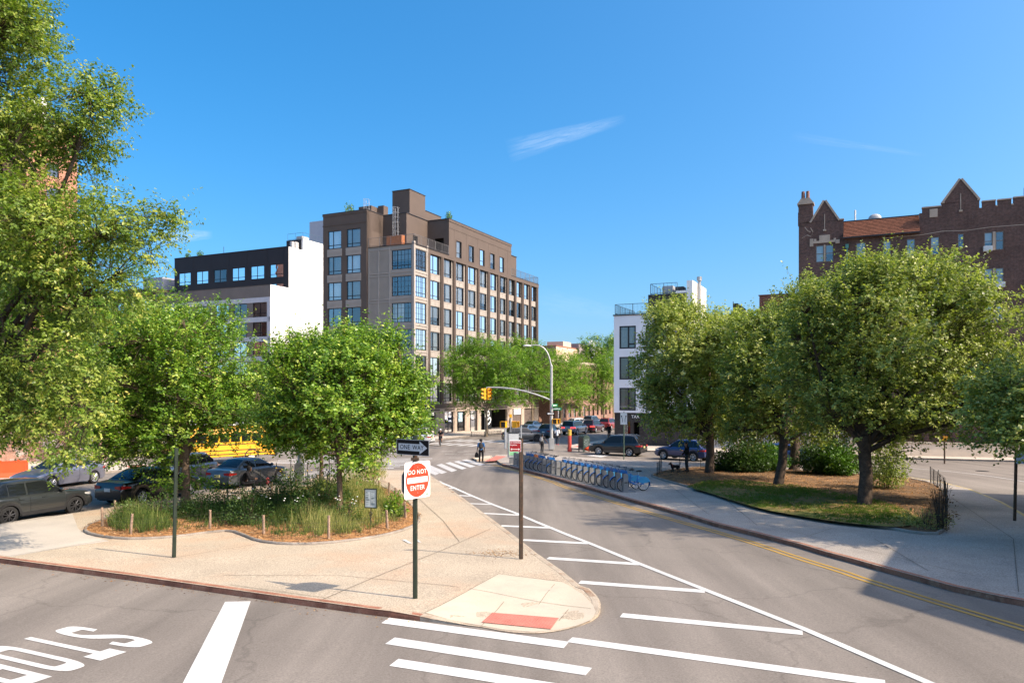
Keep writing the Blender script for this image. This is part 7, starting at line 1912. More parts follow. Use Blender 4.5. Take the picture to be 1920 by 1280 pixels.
    def rear_pt(t, s, lift=.008):
        x = D + (C - D) * t; z = zb_at(D) + (roof - zb_at(D)) * (t ** .8)
        return (x - lift, (side_y(z) - .085) * s, z + lift + .026 * (1 - s * s))
    def patch(fn, t0, t1, name):
        g = mk(); N = 6; v = [fn(t0 + (t1 - t0) * i / N, -1 + 2 * j / N) for i in range(N + 1) for j in range(N + 1)]
        g._add(v, [(i * 7 + j, i * 7 + j + 1, (i + 1) * 7 + j + 1, (i + 1) * 7 + j) for i in range(N) for j in range(N)])
        return g.build(name, CGLASS_OP, T, smooth=60)
    patch(front_pt, .10, .93, 'windscreen'); patch(rear_pt, .12, .90, 'rear_window')
    # side windows between the pillars
    def top_z(x):
        for (x0, z0), (x1, z1) in zip(st[:-1], st[1:]):
            if x0 <= x <= x1: return z0 + (z1 - z0) * (x - x0) / max(1e-6, x1 - x0)
        return roof
    Bp = C + (B - C) * (.52 if kind != 'pickup' else .60)
    ends = [(D + .22 + (.15 if kind == 'sedan' else .0), C + .12), (C + .16, Bp - .04), (Bp + .04, A - .16)]
    if kind in ('sedan',): ends = [(D + .48, C + .16), (C + .20, Bp - .04), (Bp + .04, A - .16)]
    for a, b in ends:
        for s in (1, -1):
            g = mk(); N = 8; v = []
            ok = True
            for i in range(N + 1):
                x = a + (b - a) * i / N; z0 = zb_at(x) + .045; z1 = max(z0 + .004, min(roof - .075, top_z(x) - .07))
                for k in range(3):
                    z = z0 + (z1 - z0) * k / 2; zt_ = top_z(x); t = (z - zb_at(x)) / max(.05, zt_ - zb_at(x))
                    y = side_y(z) + .018 * math.sin(math.pi * min(1, max(0, t))) + .008
                    v.append((x, y * s, z))
            g._add(v, [(i * 3 + k, i * 3 + k + 1, (i + 1) * 3 + k + 1, (i + 1) * 3 + k) for i in range(N) for k in range(2)])
            g.build('side_window', CGLASS_OP, T, smooth=60)
    # sill trim / cladding and underside
    g = mk()
    g.box(.25, L - .25, -hw * .80, hw * .80, K['sill'] - .04, K['sill'] + .30)
    g.build('underbody', UNDER, T)
    zt_ = K['sill'] + (.15 if cladding else .05)
    for s in (1, -1):
        g = mk(); a, b = K['ax'][0] + ra + .03, K['ax'][1] - ra - .03
        g.box(a, b, s * (hw - .05) - .045, s * (hw - .05) + .045, K['sill'] - .03, zt_); g.build('sill_trim', TRIMB if cladding else paintm, T, bevel=.015)
        if cladding:
            for ax in K['ax']:
                g = mk(); v = []
                for k in range(17):
                    t = math.pi * k / 16
                    for r_ in (ra - .01, ra + .075):
                        v.append((ax + r_ * math.cos(t), s * (halfw(ax) * 1.0 + .012), K['wr_'] * .98 + r_ * math.sin(t)))
                g._add(v, [(2 * k, 2 * k + 1, 2 * k + 3, 2 * k + 2) for k in range(16)]); g.build('arch_trim', TRIMB, T)
    # wheels
    for ax in K['ax']:
        for s in (1, -1):
            r = K['wr_']; y = s * (hw - .13)
            g = mk(); prof = [(-.105, r * .66), (-.11, r * .90), (-.085, r), (.085, r), (.11, r * .90), (.105, r * .66)]
            v = []; N = 28
            for k in range(N):
                t = 2 * math.pi * k / N
                for yy, rr in prof: v.append((ax + rr * math.cos(t), y + yy, r + rr * math.sin(t)))
            g._add(v, [(k * 6 + j, k * 6 + j + 1, ((k + 1) % N) * 6 + j + 1, ((k + 1) % N) * 6 + j) for k in range(N) for j in range(5)])
            wv = g.build('wheel', TYRE, T, smooth=40)
            g = mk(); yo = y + s * .075
            g.ring(r * .665, .018, 28, 5, (ax, yo + s * .02, r))
            for k in range(10):
                t = 2 * math.pi * (k // 2) / 5 + (.16 if k % 2 else -.16); t2 = 2 * math.pi * (k // 2) / 5 + (.26 if k % 2 else -.26)
                g.tube([(ax + .05 * math.cos(t), yo + s * .012, r + .05 * math.sin(t)), (ax + r * .65 * math.cos(t2), yo + s * .022, r + r * .65 * math.sin(t2))], [.024, .020], 5)
            g.tube([(ax, yo - s * .02, r), (ax, yo + s * .03, r)], .055, 10); g.build('rim', alloy or ALLOY, wv, smooth=40)
            g = mk(); g.tube([(ax, y - s * .02, r), (ax, y + s * .045, r)], r * .655, 20); g.build('brake_disc', UNDER, wv)
    # lamps, grille, bumpers, plates, mirrors, handles
    def zf(x): return smooth_tab(K['deck'], x)
    hl_z = zf(L - .28) - .10; tl_z = zf(.08) - .14
    for s in (1, -1):
        g = mk(); v = []
        for i in range(6):
            x = L - .10 - i * .085
            for z in (hl_z + .055 + i * .006, hl_z - .07 + i * .016): v.append((x + .012, s * (halfw(x) * .985 - (.0 if i else .06) + .008), z))
        g._add(v, [(2 * i, 2 * i + 1, 2 * i + 3, 2 * i + 2) for i in range(5)]); 
        g._add([(L - .085, s * (halfw(L - .1) - .05), hl_z + .055), (L - .085, s * (halfw(L - .1) - .05), hl_z - .07), (L - .02, s * .46, hl_z - .05), (L - .05, s * .46, hl_z + .04)], [(0, 1, 2, 3)])
        g.build('headlight', HEADW, T, smooth=50)
        g = mk(); v = []
        for i in range(5):
            x = .02 + i * .095
            for z in (tl_z + .10 - i * .012, tl_z - .06 + i * .012): v.append((x - .012, s * (halfw(x) * .995 + .012), z))
        g._add(v, [(2 * i, 2 * i + 1, 2 * i + 3, 2 * i + 2) for i in range(4)])
        g._add([(-.014, s * (halfw(0) + .0), tl_z + .10), (-.014, s * (halfw(0) + .0), tl_z - .06), (-.016, s * .40, tl_z - .03), (-.016, s * .40, tl_z + .07)], [(0, 1, 2, 3)])
        g.build('taillight', TAILL if lit else TAILR, T, smooth=50)
        g = mk(); g.ball((A - .30, s * (side_y(1.05) + .14), zf(A) + .10), (.07, .11, .075), 10, 6); g.tube([(A - .28, s * side_y(1.05), zf(A) + .02), (A - .29, s * (side_y(1.05) + .1), zf(A) + .08)], .025, 5); g.build('mirror', paintm, T, smooth=60)
        for xh in (Bp - .35, Bp + .55):
            g = mk(); g.box(xh - .09, xh + .09, s * (hw * .985) - .02, s * (hw * .985) + .022, zf(2.5) - .125, zf(2.5) - .095); g.build('door_handle', paintm, T, bevel=.006)
        g = mk()                                  # door shut lines
        for xd in (Bp, C + .04 if kind != 'sedan' else C - .1, A - .12):
            v = []
            for r_ in (.10, .35, .6, .82, .95):
                zz_ = K['sill'] + .05 + (zf(xd) - K['sill'] - .05) * r_; rr = (zz_ - bottom(xd)) / (zf(xd) - bottom(xd))
                if rr < 0: continue
                yy = halfw(xd) * np.interp(rr, rows, bul) + (.012 if .60 < rr < .85 else .006 if .5 < rr < .9 else 0) + .004
                v += [(xd - .007, s * yy, zz_), (xd + .007, s * yy, zz_)]
            if len(v) >= 4: g._add(v, [(2 * i, 2 * i + 1, 2 * i + 3, 2 * i + 2) for i in range(len(v) // 2 - 1)])
        g.build('door_seam', UNDER, T)
    g = mk(); g.box(L - .045, L + .004, -.46, .46, hl_z - .20, hl_z - .03)
    for k in range(4): g.box(L - .04, L + .012, -.44, .44, hl_z - .185 + k * .042, hl_z - .175 + k * .042)
    g.build('grille', TRIMB, T, bevel=.012)
    g = mk(); g.box(L - .12, L + .0, -hw * .62, hw * .62, K['sill'] + .02, K['sill'] + .14); g.box(-.0, .12, -hw * .66, hw * .66, K['sill'] + .02, K['sill'] + .16); g.build('bumper_trim', TRIMB, T, bevel=.02)
    g = mk(); g.box(-.028, -.010, -.16, .16, tl_z - .16, tl_z - .02); g.build('licence_plate', plate_m or PLATE, T)
    if rails:
        for s in (1, -1):
            g = mk(); g.tube([(C + .1, s * (wr - .08), roof + .02), (C + .2, s * (wr - .08), roof + .075), (B - .2, s * (wr - .08), roof + .075), (B - .1, s * (wr - .08), roof + .02)], .016, 5); g.build('roof_rail', CHROME if rails == 2 else TRIMB, T)
    return T
CGLASS_OP = bpy.data.materials.new('tinted_car_glass'); _n = NT(CGLASS_OP)
_b = _n.n('ShaderNodeBsdfPrincipled'); _o = _n.n('ShaderNodeOutputMaterial'); _b.inputs['Base Color'].default_value = (.010, .012, .013, 1); _b.inputs['Roughness'].default_value = .03
_b.inputs['Specular IOR Level'].default_value = .35; _b.inputs['Coat Weight'].default_value = 0; _n.l(_b.outputs[0], _o.inputs[0])
HEADW = M('headlamp_cluster', (.62, .64, .66), .15, .7, metal=.3, var=.15, vscale=14, coat=1)
TAILL = M('lit_tail_lamp', (.6, .03, .03), .2, .5, emit=((1, .04, .03), 2.2))
ggl = 'cars parked along the left street'
def between(rear, front, side):
    """car centre and heading from the ground contact of the two wheels seen; side +1 = its left wheels"""
    r, f = Vector(rear), Vector(front); h = (f - r).normalized(); nl = Vector((-h.y, h.x))
    c = (r + f) / 2 - nl * side
    return (c.x, c.y), (h.x, h.y)
hd = Vector((-12.8 + 17.7, 40.6 - 26.2)).normalized()
p0 = Vector((-17.25, 27.45)); nl = Vector((-hd.y, hd.x))
def kerbside(s): q = Vector((-15.75, 32.6)) + hd * s + nl * .86; return (q.x, q.y)
car('crossover', paint('graphite_grey_paint', (.030, .034, .036)), 'dark grey crossover with black wheels cut by the left edge, parked in front', kerbside(-5.15), (hd.x, hd.y), ALLOYD, ggl, cladding=True).scale = (1, 1, .92)
car('sedan', paint('black_paint', (.004, .004, .005), .1), 'black sedan with white plate parked between the grey crossover and the dark grey sedan', kerbside(.9), (hd.x, hd.y), None, ggl, plate_m=M('pale_plate', (.6, .6, .58), .5))
car('sedan', paint('gunmetal_grey_paint', (.075, .087, .10)), 'dark grey sedan with an amber plate parked before the crossing stripes', kerbside(7.55), (hd.x, hd.y), None, ggl)
h2 = Vector((-.22, -.975)).normalized()
x1, y1 = G(85, 918); x2, y2 = G(184, 905)
c_, _h = between((x2, y2), (x1, y1), .80)
car('sedan', paint('silver_violet_paint', (.21, .215, .27), .5), 'silver violet sedan facing the viewer on the far side of the left street', c_, _h, None, ggl)
car('crossover', paint('mid_grey_paint', (.16, .165, .17), .4), 'grey car in the middle lane behind the black sedan', (-18.0, 40.5), (-.3, -.95), None, None, name='car')
x1, y1 = G(1123, 852.8); x2, y2 = G(1180, 855.6)
_c, _h = between((x2, y2), (x1, y1), .84)
gp_ = 'cars parked beside the plaza'
car('suv', paint('black_metallic_paint', (.010, .010, .011), .2), 'black seven seat car facing left beside the mail box', _c, _h, None, gp_, rails=2)
x1, y1 = G(1242, 861); x2, y2 = G(1303, 864.5)
_c, _h = between((x2, y2), (x1, y1), .82)
car('crossover', paint('deep_blue_paint', (.018, .035, .12), .35), 'dark blue crossover parked behind the person with the dog', _c, _h, None, gp_, cladding=True)
car('sedan', paint('bright_blue_paint', (.02, .055, .20), .35), 'blue sedan half hidden behind the left pear trunk', (19.6, 55.6), (-.93, .36), None, gp_)
# traffic and parked cars up the avenue
ga = 'cars along the avenue beyond the junction'
av = (ux, uy)
def atp(px, Y): return ((px - 960) / F * Y, Y)
car('suv', paint('silver_white_paint', (.62, .62, .62), .3), 'silver car with roof rails crossing left behind the elm leaves', atp(770, 76.5), (-.97, .24), None, None, rails=2, cladding=True, name='car')
car('crossover', paint('charcoal_paint', (.035, .04, .045)), 'dark grey hatchback just behind the kiosk, turning right', atp(980, 81.5), (.93, .36), ALLOYD, ga, name='car')
car('sedan', paint('steel_blue_paint', (.10, .15, .22), .4), 'steel blue sedan parked behind the dark grey hatchback', atp(990, 91.5), (ux, uy), None, ga)
car('sedan', paint('slate_blue_paint', (.06, .10, .17), .4), 'slate blue sedan furthest along the garage side', atp(1000, 103), (ux, uy), None, ga)
car('crossover', paint('navy_grey_paint', (.05, .065, .09), .3), 'navy grey hatchback seen from behind beside the signal pole', atp(1030, 89.5), (.36, .93), ALLOYD, ga, name='car', plate_m=M('pale_plate', (.6, .6, .58)), roofm=M('dull_red_roof', (.4, .02, .03), .4))
car('pickup', paint('silver_grey_paint', (.30, .31, .33), .4), 'silver pickup with a dark bed cap waiting behind the red post', atp(1078, 96), (ux, uy), None, ga, name='car', lit=True, roofm=TRIMB)
car('suv', paint('dark_maroon_paint', (.07, .012, .02), .3), 'dark maroon car with bright brake lights up the avenue', atp(1112, 101), (ux, uy), None, ga, name='car', lit=True)
car('crossover', paint('white_car_paint', (.75, .74, .72), .05), 'white car facing the junction beyond the silver pickup', atp(1076, 109), (-.75, -.66), None, ga, name='car')
car('suv', paint('blue_grey_paint', (.14, .19, .25), .3), 'blue grey car behind the white one', atp(1110, 119), (ux, uy), None, ga)
car('suv', paint('bright_red_paint', (.33, .03, .025), .2), 'red car farthest right up the avenue by the white building', atp(1141, 108), (ux, uy), None, ga)
# ---- school bus behind the elms
YBUS = M('school_bus_yellow', (.78, .38, .012), .45, .5, coat=.4, var=.05)
bx_, by_ = -21.6, 55.2
T = thing('school_bus', 'yellow school bus turning behind the elms and the dark grey sedan', 'bus', (bx_, by_, gz(by_)), math.atan2(-.70, -.71))
def b2(): return MB()
mb = b2(); Lb, Wb = 7.6, 2.4
sec = [(-Wb / 2, .55), (-Wb / 2, 2.2), (-Wb / 2 + .10, 2.62), (-Wb / 2 + .4, 2.82), (0, 2.90), (Wb / 2 - .4, 2.82), (Wb / 2 - .10, 2.62), (Wb / 2, 2.2), (Wb / 2, .55)]
mb.prism(sec, -Lb / 2, Lb / 2 - 1.1, 'x')
mb.prism([(-1.05, .55), (-1.05, 1.35), (-.8, 1.55), (.8, 1.55), (1.05, 1.35), (1.05, .55)], Lb / 2 - 1.1, Lb / 2, 'x')
mb.build('body', YBUS, T, bevel=.03)
mb = b2(); mb.box(-Lb / 2 + .05, Lb / 2 - 1.15, -Wb / 2 + .12, Wb / 2 - .12, 2.80, 2.93); mb.build('roof', M('bus_white_roof', (.78, .77, .74), .5), T, bevel=.04)
for s in (1, -1):
    for z in (1.0, 1.42, .72):
        mb = b2(); mb.box(-Lb / 2 + .02, Lb / 2 - 1.12, s * (Wb / 2 + .012) - .012, s * (Wb / 2 + .012) + .012, z, z + .05); mb.build('rub_rail', TRIMB, T)
    for k in range(7):
        mb = b2(); x = -Lb / 2 + .35 + k * .82; mb.box(x, x + .68, s * (Wb / 2 + .008) - .008, s * (Wb / 2 + .008) + .008, 1.62, 2.22); mb.build('side_window', CGLASS_OP, T)
    for x in (-Lb / 2 + 1.9, Lb / 2 - .75):
        mb = b2(); mb.ring(.33, .13, 20, 8, (x, s * (Wb / 2 - .14), .46)); wv = mb.build('wheel', TYRE, T, smooth=50)
        mb = b2(); mb.tube([(x, s * (Wb / 2 - .2), .46), (x, s * (Wb / 2 - .03), .46)], .24, 14); mb.build('rim', M('bus_rim', (.6, .55, .4), .5), wv)
        mb = b2(); v = []
        for k in range(13):
            t = math.pi * k / 12
            for r_ in (.50, .58): v.append((x + r_ * math.cos(t), s * (Wb / 2 + .014), .46 + r_ * math.sin(t)))
        mb._add(v, [(2 * k, 2 * k + 1, 2 * k + 3, 2 * k + 2) for k in range(12)]); mb.build('wheel_arch', TRIMB, T)
mb = b2(); mb.box(-Lb / 2 - .01, -Lb / 2 + .0, -.9, .9, 1.6, 2.3); mb.build('rear_window', CGLASS_OP, T)
for y in (-.95, .95):
    mb = b2(); mb.box(-Lb / 2 - .02, -Lb / 2, y - .12, y + .12, 2.36, 2.56); mb.build('warning_light', TAILR, T)
    mb = b2(); mb.box(-Lb / 2 - .02, -Lb / 2, y - .12, y + .12, 1.15, 1.32); mb.build('taillight', TAILR, T)
mb = b2(); mb.box(-Lb / 2 - .12, -Lb / 2, -1.15, 1.15, .42, .68); mb.build('rear_bumper', TRIMB, T)
mb = b2(); mb.box(Lb / 2 - 1.12, Lb / 2 - 1.09, -1.0, 1.0, 1.6, 2.4); mb.build('windscreen', CGLASS_OP, T)
# ================================================================ people and a dog
def blob(parts, voxel, name, mat, parent, smooth_it=3):
    """tapered limbs fused into one continuous skin"""
    mb = MB()
    for q in parts:
        a, ra, b, rb = q[:4]; a, b = Vector(a), Vector(b)
        k = 5 if (b - a).length > .05 else 2
        pts = [a.lerp(b, i / k) for i in range(k + 1)]; mb.tube(pts, [ra + (rb - ra) * i / k for i in range(k + 1)], 12)
        mb.ball(a, ra, 12, 8); mb.ball(b, rb, 12, 8)
        if len(q) > 4:
            pass
    return fuse(mb, voxel, name, mat, parent, smooth_it)
def fuse(mb, voxel, name, mat, parent, smooth_it=3):
    me = bpy.data.meshes.new(name); me.from_pydata(mb.v, [], mb.f)
    o = bpy.data.objects.new(name, me); COL.objects.link(o)
    md = o.modifiers.new('fuse', 'REMESH'); md.mode = 'VOXEL'; md.voxel_size = voxel
    sm = o.modifiers.new('soften', 'SMOOTH'); sm.factor = .5; sm.iterations = smooth_it
    dg = bpy.context.evaluated_depsgraph_get(); dg.update()
    m2 = bpy.data.meshes.new_from_object(o.evaluated_get(dg))
    bpy.data.objects.remove(o); bpy.data.meshes.remove(me)
    m2.name = name; m2.materials.clear(); m2.materials.append(mat); m2.shade_smooth()
    return link(name, m2, parent)
SKD = M('deep_brown_skin', (.095, .048, .030), .55, .35, var=.08)
SKM = M('tan_skin', (.42, .235, .155), .55, .35, var=.06)
HAIRB = M('black_hair', (.010, .009, .008), .7, .3, var=.3, vscale=20)
def stand(**k):
    """joint positions of an adult 1.75 m tall, facing +y"""
    J = dict(pel=(0, 0, .93), che=(0, .01, 1.27), nek=(0, .0, 1.46), hea=(0, .03, 1.62),
             shl=(-.19, 0, 1.41), shr=(.19, 0, 1.41), ell=(-.25, -.02, 1.13), elr=(.25, -.02, 1.13), wrl=(-.26, .05, .88), wrr=(.26, .05, .88),
             hil=(-.095, 0, .90), hir=(.095, 0, .90), knl=(-.11, .02, .50), knr=(.11, .02, .50), anl=(-.12, -.02, .085), anr=(.12, -.02, .085), tol=(-.14, .14, .03), tor=(.14, .14, .03))
    J.update(k); return {a: Vector(b) for a, b in J.items()}
def hand(wr, el, skin_parts, side):
    d = (wr - el).normalized(); pal = wr + d * .075
    x = d.cross(Vector((0, 1, 0)) if abs(d.y) < .9 else Vector((0, 0, 1))).normalized(); y = x.cross(d)
    skin_parts.append((wr, .026, pal, .032))
    for i, (o, l) in enumerate(((-.027, .066), (-.009, .078), (.009, .072), (.026, .056))):
        a = pal + y * o + d * .01; b = a + d * l * .55 + x * .008 * side; c = b + d * l * .40 + x * .02 * side
        skin_parts.append((a, .0095, b, .0088)); skin_parts.append((b, .0088, c, .0075))
    a = wr + d * .03 - y * .026; b = a - y * .028 + d * .035; c = b + d * .030
    skin_parts.append((a, .012, b, .0105)); skin_parts.append((b, .0105, c, .009))
def person(label, pos, facing, J, skin, top, bottom, shoes, hair=HAIRB, scale=1.0, sleeve='short', hairstyle='short', legs='long', shirtless=False, hood=False, group=None, zb=None, turn=0.0):
    T = thing('person', label, 'person', (pos[0], pos[1], (gz(pos[1]) + .13) if zb is None else zb), math.atan2(facing[1], facing[0]) - math.pi / 2, group)
    T.scale = (scale,) * 3
    P = []
    P += [(J['pel'], .125, J['che'], .135), (J['che'], .13, J['nek'] - Vector((0, 0, .05)), .085), (J['nek'] - Vector((0, 0, .06)), .056, J['hea'] - Vector((0, 0, .05)), .052)]
    P += [(J['pel'] + Vector((-.06, 0, -.02)), .105, J['pel'] + Vector((.06, 0, -.02)), .105), (J['shl'], .068, J['shr'], .068)]
    for s in 'lr':
        P += [(J['sh' + s], .060, J['el' + s], .042), (J['el' + s], .041, J['wr' + s], .027), (J['hi' + s], .088, J['kn' + s], .056), (J['kn' + s], .056, J['an' + s], .038), (J['an' + s], .04, J['to' + s], .03)]
        hand(J['wr' + s], J['el' + s], P, 1 if s == 'l' else -1)
    mb = MB()
    for a, ra, b, rb in P:
        a, b = Vector(a), Vector(b); k = 4
        mb.tube([a.lerp(b, i / k) for i in range(k + 1)], [ra + (rb - ra) * i / k for i in range(k + 1)], 10); mb.ball(a, ra, 10, 7); mb.ball(b, rb, 10, 7)
    h = J['hea']; rz = Matrix.Translation(h) @ Matrix.Rotation(turn, 4, 'Z'); mb.T = rz
    mb.ball((0, 0, .012), (.074, .092, .112), 14, 10); mb.ball((0, .025, -.06), (.055, .062, .055), 12, 8); mb.ball((0, .095, -.012), (.014, .020, .026), 8, 6)
    for s in (-1, 1): mb.ball((s * .076, -.005, -.005), (.012, .024, .033), 8, 6); mb.ball((s * .032, .080, .018), (.022, .014, .008), 8, 6)
    mb.ball((0, .088, -.058), (.024, .010, .010), 8, 6)
    mb.T = Matrix.Identity(4)
    body = fuse(mb, .0085, 'body', skin, T, 2)
    mb = MB(); mb.T = rz
    for s in (-1, 1): mb.ball((s * .031, .086, .012), (.013, .008, .008), 8, 6)
    mb.build('eyes', M('dark_eyes', (.03, .02, .018), .3, .6), T)
    # hair
    mb = MB(); mb.T = rz
    if hairstyle == 'afro': mb.ball((0, -.02, .055), (.125, .128, .115), 14, 10)
    elif hairstyle == 'bun': mb.ball((0, -.018, .04), (.085, .098, .098), 14, 10); mb.ball((0, -.11, .10), (.045, .045, .045), 10, 8)
    elif hairstyle == 'long': mb.ball((0, -.02, .035), (.088, .100, .102), 14, 10); mb.ball((0, -.075, -.07), (.085, .05, .13), 12, 8)
    elif hairstyle == 'helmet': mb.ball((0, -.01, .065), (.100, .135, .085), 14, 10)
    elif hairstyle == 'hood': mb.ball((0, -.030, .025), (.105, .108, .130), 14, 10); mb.ball((0, -.06, -.11), (.10, .07, .07), 12, 8)
    else: mb.ball((0, -.022, .040), (.083, .094, .095), 14, 10)
    # keep the face clear
    nm = {'helmet': 'helmet', 'hood': 'hood'}.get(hairstyle, 'hair')
    o = fuse(mb, .012, nm, hair, T, 1)
    if hood or shirtless is False:
        mb = MB(); e = .020
        Q = [(J['pel'] + Vector((0, 0, .03)), .128, J['che'], .140), (J['che'], .142, J['nek'] - Vector((0, 0, .07)), .092), (J['shl'], .078, J['shr'], .078), (J['pel'] + Vector((-.05, 0, .0)), .115, J['pel'] + Vector((.05, 0, .0)), .115)]
        for s in 'lr':
            if sleeve == 'short':
                m_ = J['sh' + s].lerp(J['el' + s], .72); Q += [(J['sh' + s], .074, m_, .066)]
            else:
                m_ = J['el' + s].lerp(J['wr' + s], .93); Q += [(J['sh' + s], .072, J['el' + s], .058), (J['el' + s], .058, m_, .043)]
        for a, ra, b, rb in Q:
            k = 4; mb.tube([a.lerp(b, i / k) for i in range(k + 1)], [ra + (rb - ra) * i / k for i in range(k + 1)], 10); mb.ball(a, ra, 10, 7); mb.ball(b, rb, 10, 7)
        fuse(mb, .013, 'jacket' if sleeve == 'long' else 'shirt', top, T, 2)
    mb = MB(); Q = [(J['pel'] + Vector((-.06, 0, -.01)), .118, J['pel'] + Vector((.06, 0, -.01)), .118)]
    for s in 'lr':
        if legs == 'long': Q += [(J['hi' + s], .102, J['kn' + s], .072), (J['kn' + s], .072, J['an' + s] + Vector((0, 0, .03)), .058)]
        else: Q += [(J['hi' + s], .106, J['hi' + s].lerp(J['kn' + s], .85), .084)]
    for a, ra, b, rb in Q:
        k = 4; mb.tube([a.lerp(b, i / k) for i in range(k + 1)], [ra + (rb - ra) * i / k for i in range(k + 1)], 10); mb.ball(a, ra, 10, 7); mb.ball(b, rb, 10, 7)
    fuse(mb, .013, 'trousers' if legs == 'long' else 'shorts', bottom, T, 2)
    for s in 'lr':
        mb = MB(); a, b = J['an' + s], J['to' + s]; d = (b - a); d.z = 0; d = d.normalized() if d.length > 1e-4 else Vector((0, 1, 0)); lo = min(a.z - .045, b.z)
        heel = Vector((a.x, a.y, a.z - .035)) - d * .03; toe = b + d * .02
        mb.tube([heel, heel.lerp(toe, .5) + Vector((0, 0, .012)), toe], [.046, .047, .036], 10); mb.ball(heel, .047, 10, 7); mb.ball(toe, .037, 10, 7); mb.ball(a, .05, 10, 7)
        fuse(mb, .012, 'shoe', shoes, T, 1)
    return T
def pack(label, pos, facing, z, mat, strap=True, size=(.17, .10, .25)):
    T = thing('backpack', label, 'backpack', (pos[0], pos[1], z), math.atan2(facing[1], facing[0]) - math.pi / 2)
    mb = MB(); mb.ball((0, -.24, .0), size, 14, 10); mb.ball((0, -.29, -.08), (size[0] * .75, size[1] * .7, size[2] * .45), 12, 8); fuse(mb, .014, 'pouch', mat, T, 2)
    for s in (-1, 1):
        mb = MB(); mb.tube([(s * .10, -.17, .2), (s * .12, -.03, .245), (s * .12, .135, .12), (s * .13, .09, -.10), (s * .12, -.14, -.18)], .018, 6); mb.build('strap', mat, T, smooth=60)
    return T
BLK = M('black_cloth', (.012, .012, .014), .9, .15, var=.25, vscale=9)
CHAR = M('charcoal_cloth', (.045, .042, .042), .9, .15, var=.2, vscale=9)
JEAN = M('dark_grey_cloth', (.055, .058, .066), .9, .15, var=.2, vscale=9)
TEE = M('bright_blue_cloth', (.035, .14, .34), .85, .2, var=.2, vscale=9)
WTEE = M('white_cloth', (.76, .75, .74), .85, .2, var=.06)
SHO = M('dark_shoes', (.03, .028, .028), .7, .3); SHOW = M('pale_shoes', (.6, .58, .55), .7, .3); SHOR = M('red_shoes', (.5, .05, .05), .7)
A_ = G(902, 867); fA = (.10, 1)
person('person in a bright blue shirt with a dark backpack waiting in the crosswalk', A_, fA, stand(wrl=(-.30, .06, .86), knr=(.13, .03, .5), hea=(.0, .03, 1.62)), SKD, TEE, BLK, SHO, hairstyle='afro', zb=gz(A_[1]) + .01, turn=R(-25))
pack('dark grey backpack worn by the person in the blue shirt', A_, fA, gz(A_[1]) + 1.27, CHAR)
T = thing('bag', 'dark carrier bag hanging from the left hand of the person in the blue shirt', 'bag', (A_[0] - .33, A_[1] + .05, gz(A_[1]) + .40), 0)
mb = MB(); mb.prism([(-.16, -.02), (.16, -.02), (.12, .30), (.03, .37), (-.03, .37), (-.12, .30)], -.07, .07); mb.build('sack', BLK, T, bevel=.03, smooth=50)
mb = MB(); mb.tube([(-.03, 0, .36), (0, 0, .43), (.03, 0, .36)], .008, 5); mb.build('handles', BLK, T)
C_ = atp(826, 75.0)
# cyclist
zc = gz(75)
cyc = stand(pel=(0, -.12, 1.0), che=(0, .10, 1.30), nek=(0, .20, 1.44), hea=(0, .28, 1.60), shl=(-.18, .18, 1.40), shr=(.18, .18, 1.40), ell=(-.27, .36, 1.18), elr=(.27, .36, 1.18), wrl=(-.22, .50, 1.09), wrr=(.22, .50, 1.09), hil=(-.09, -.10, .97), hir=(.09, -.10, .97), knl=(-.11, .24, .72), knr=(.11, .16, .58), anl=(-.11, .06, .42), anr=(.11, -.02, .20), tol=(-.11, .20, .38), tor=(.11, .13, .17))
fC = (.06, -1.0)
person('cyclist in black with a white helmet riding towards the viewer', C_, fC, cyc, SKM, BLK, BLK, SHO, hair=M('white_helmet', (.75, .75, .75), .4), hairstyle='helmet', legs='short', zb=zc)
bk = make_bike('bicycle'); bk['label'] = 'dark bicycle under the cyclist with the white helmet'; del bk['group']
for ch in list(bk.children):
    if ch.name.startswith(('skirt', 'front_c', 'carrier')):
        bpy.data.objects.remove(ch, do_unlink=True)
    elif ch.data.materials and ch.data.materials[0] == BLUE: ch.data.materials[0] = TRIMB
bk.location = (C_[0] - fC[0] * .48, C_[1] - fC[1] * .48, zc); bk.rotation_euler = (0, 0, math.atan2(fC[1], fC[0]))
Cc = G(1016.5, 848.5)
person('person in dark clothes with a grey shoulder bag walking away past the docks', Cc, (.35, .94), stand(shl=(-.18, 0, 1.38), elr=(.30, .10, 1.15), wrr=(.44, .22, .95), knl=(-.10, .10, .50), anl=(-.11, .02, .10), tol=(-.12, .17, .04), knr=(.10, -.02, .5), anr=(.11, -.16, .10), tor=(.12, -.02, .03)), SKD, CHAR, CHAR, SHO, hairstyle='bun', scale=.96, zb=gz(Cc[1]) + .01)
pack('grey bag on the back of the person walking past the docks', Cc, (.35, .94), gz(Cc[1]) + 1.2, M('grey_canvas', (.24, .24, .24), .8), size=(.18, .09, .20))
Dd = atp(1045, 74.5)
person('person in a white t-shirt walking away beside the signal pole', Dd, (.3, .95), stand(knl=(-.10, .08, .5), anl=(-.11, .06, .09), tol=(-.12, .21, .04), anr=(.11, -.10, .1), tor=(.12, .05, .03)), SKD, WTEE, JEAN, SHOR, zb=gz(74) + .13)
Ee = atp(1012, 111.5)
person('shirtless runner between the parked cars up the avenue', Ee, (-.2, -1), stand(ell=(-.27, -.10, 1.16), wrl=(-.22, .14, 1.12), elr=(.27, -.12, 1.16), wrr=(.20, .10, 1.18), knl=(-.10, .22, .58), anl=(-.11, .02, .30), tol=(-.11, .16, .24), knr=(.1, .02, .5), anr=(.11, -.12, .12), tor=(.12, .02, .03)), SKM, BLK, BLK, SHOW, shirtless=True, legs='short', zb=gz(111))
Ff = atp(1142, 86.5)
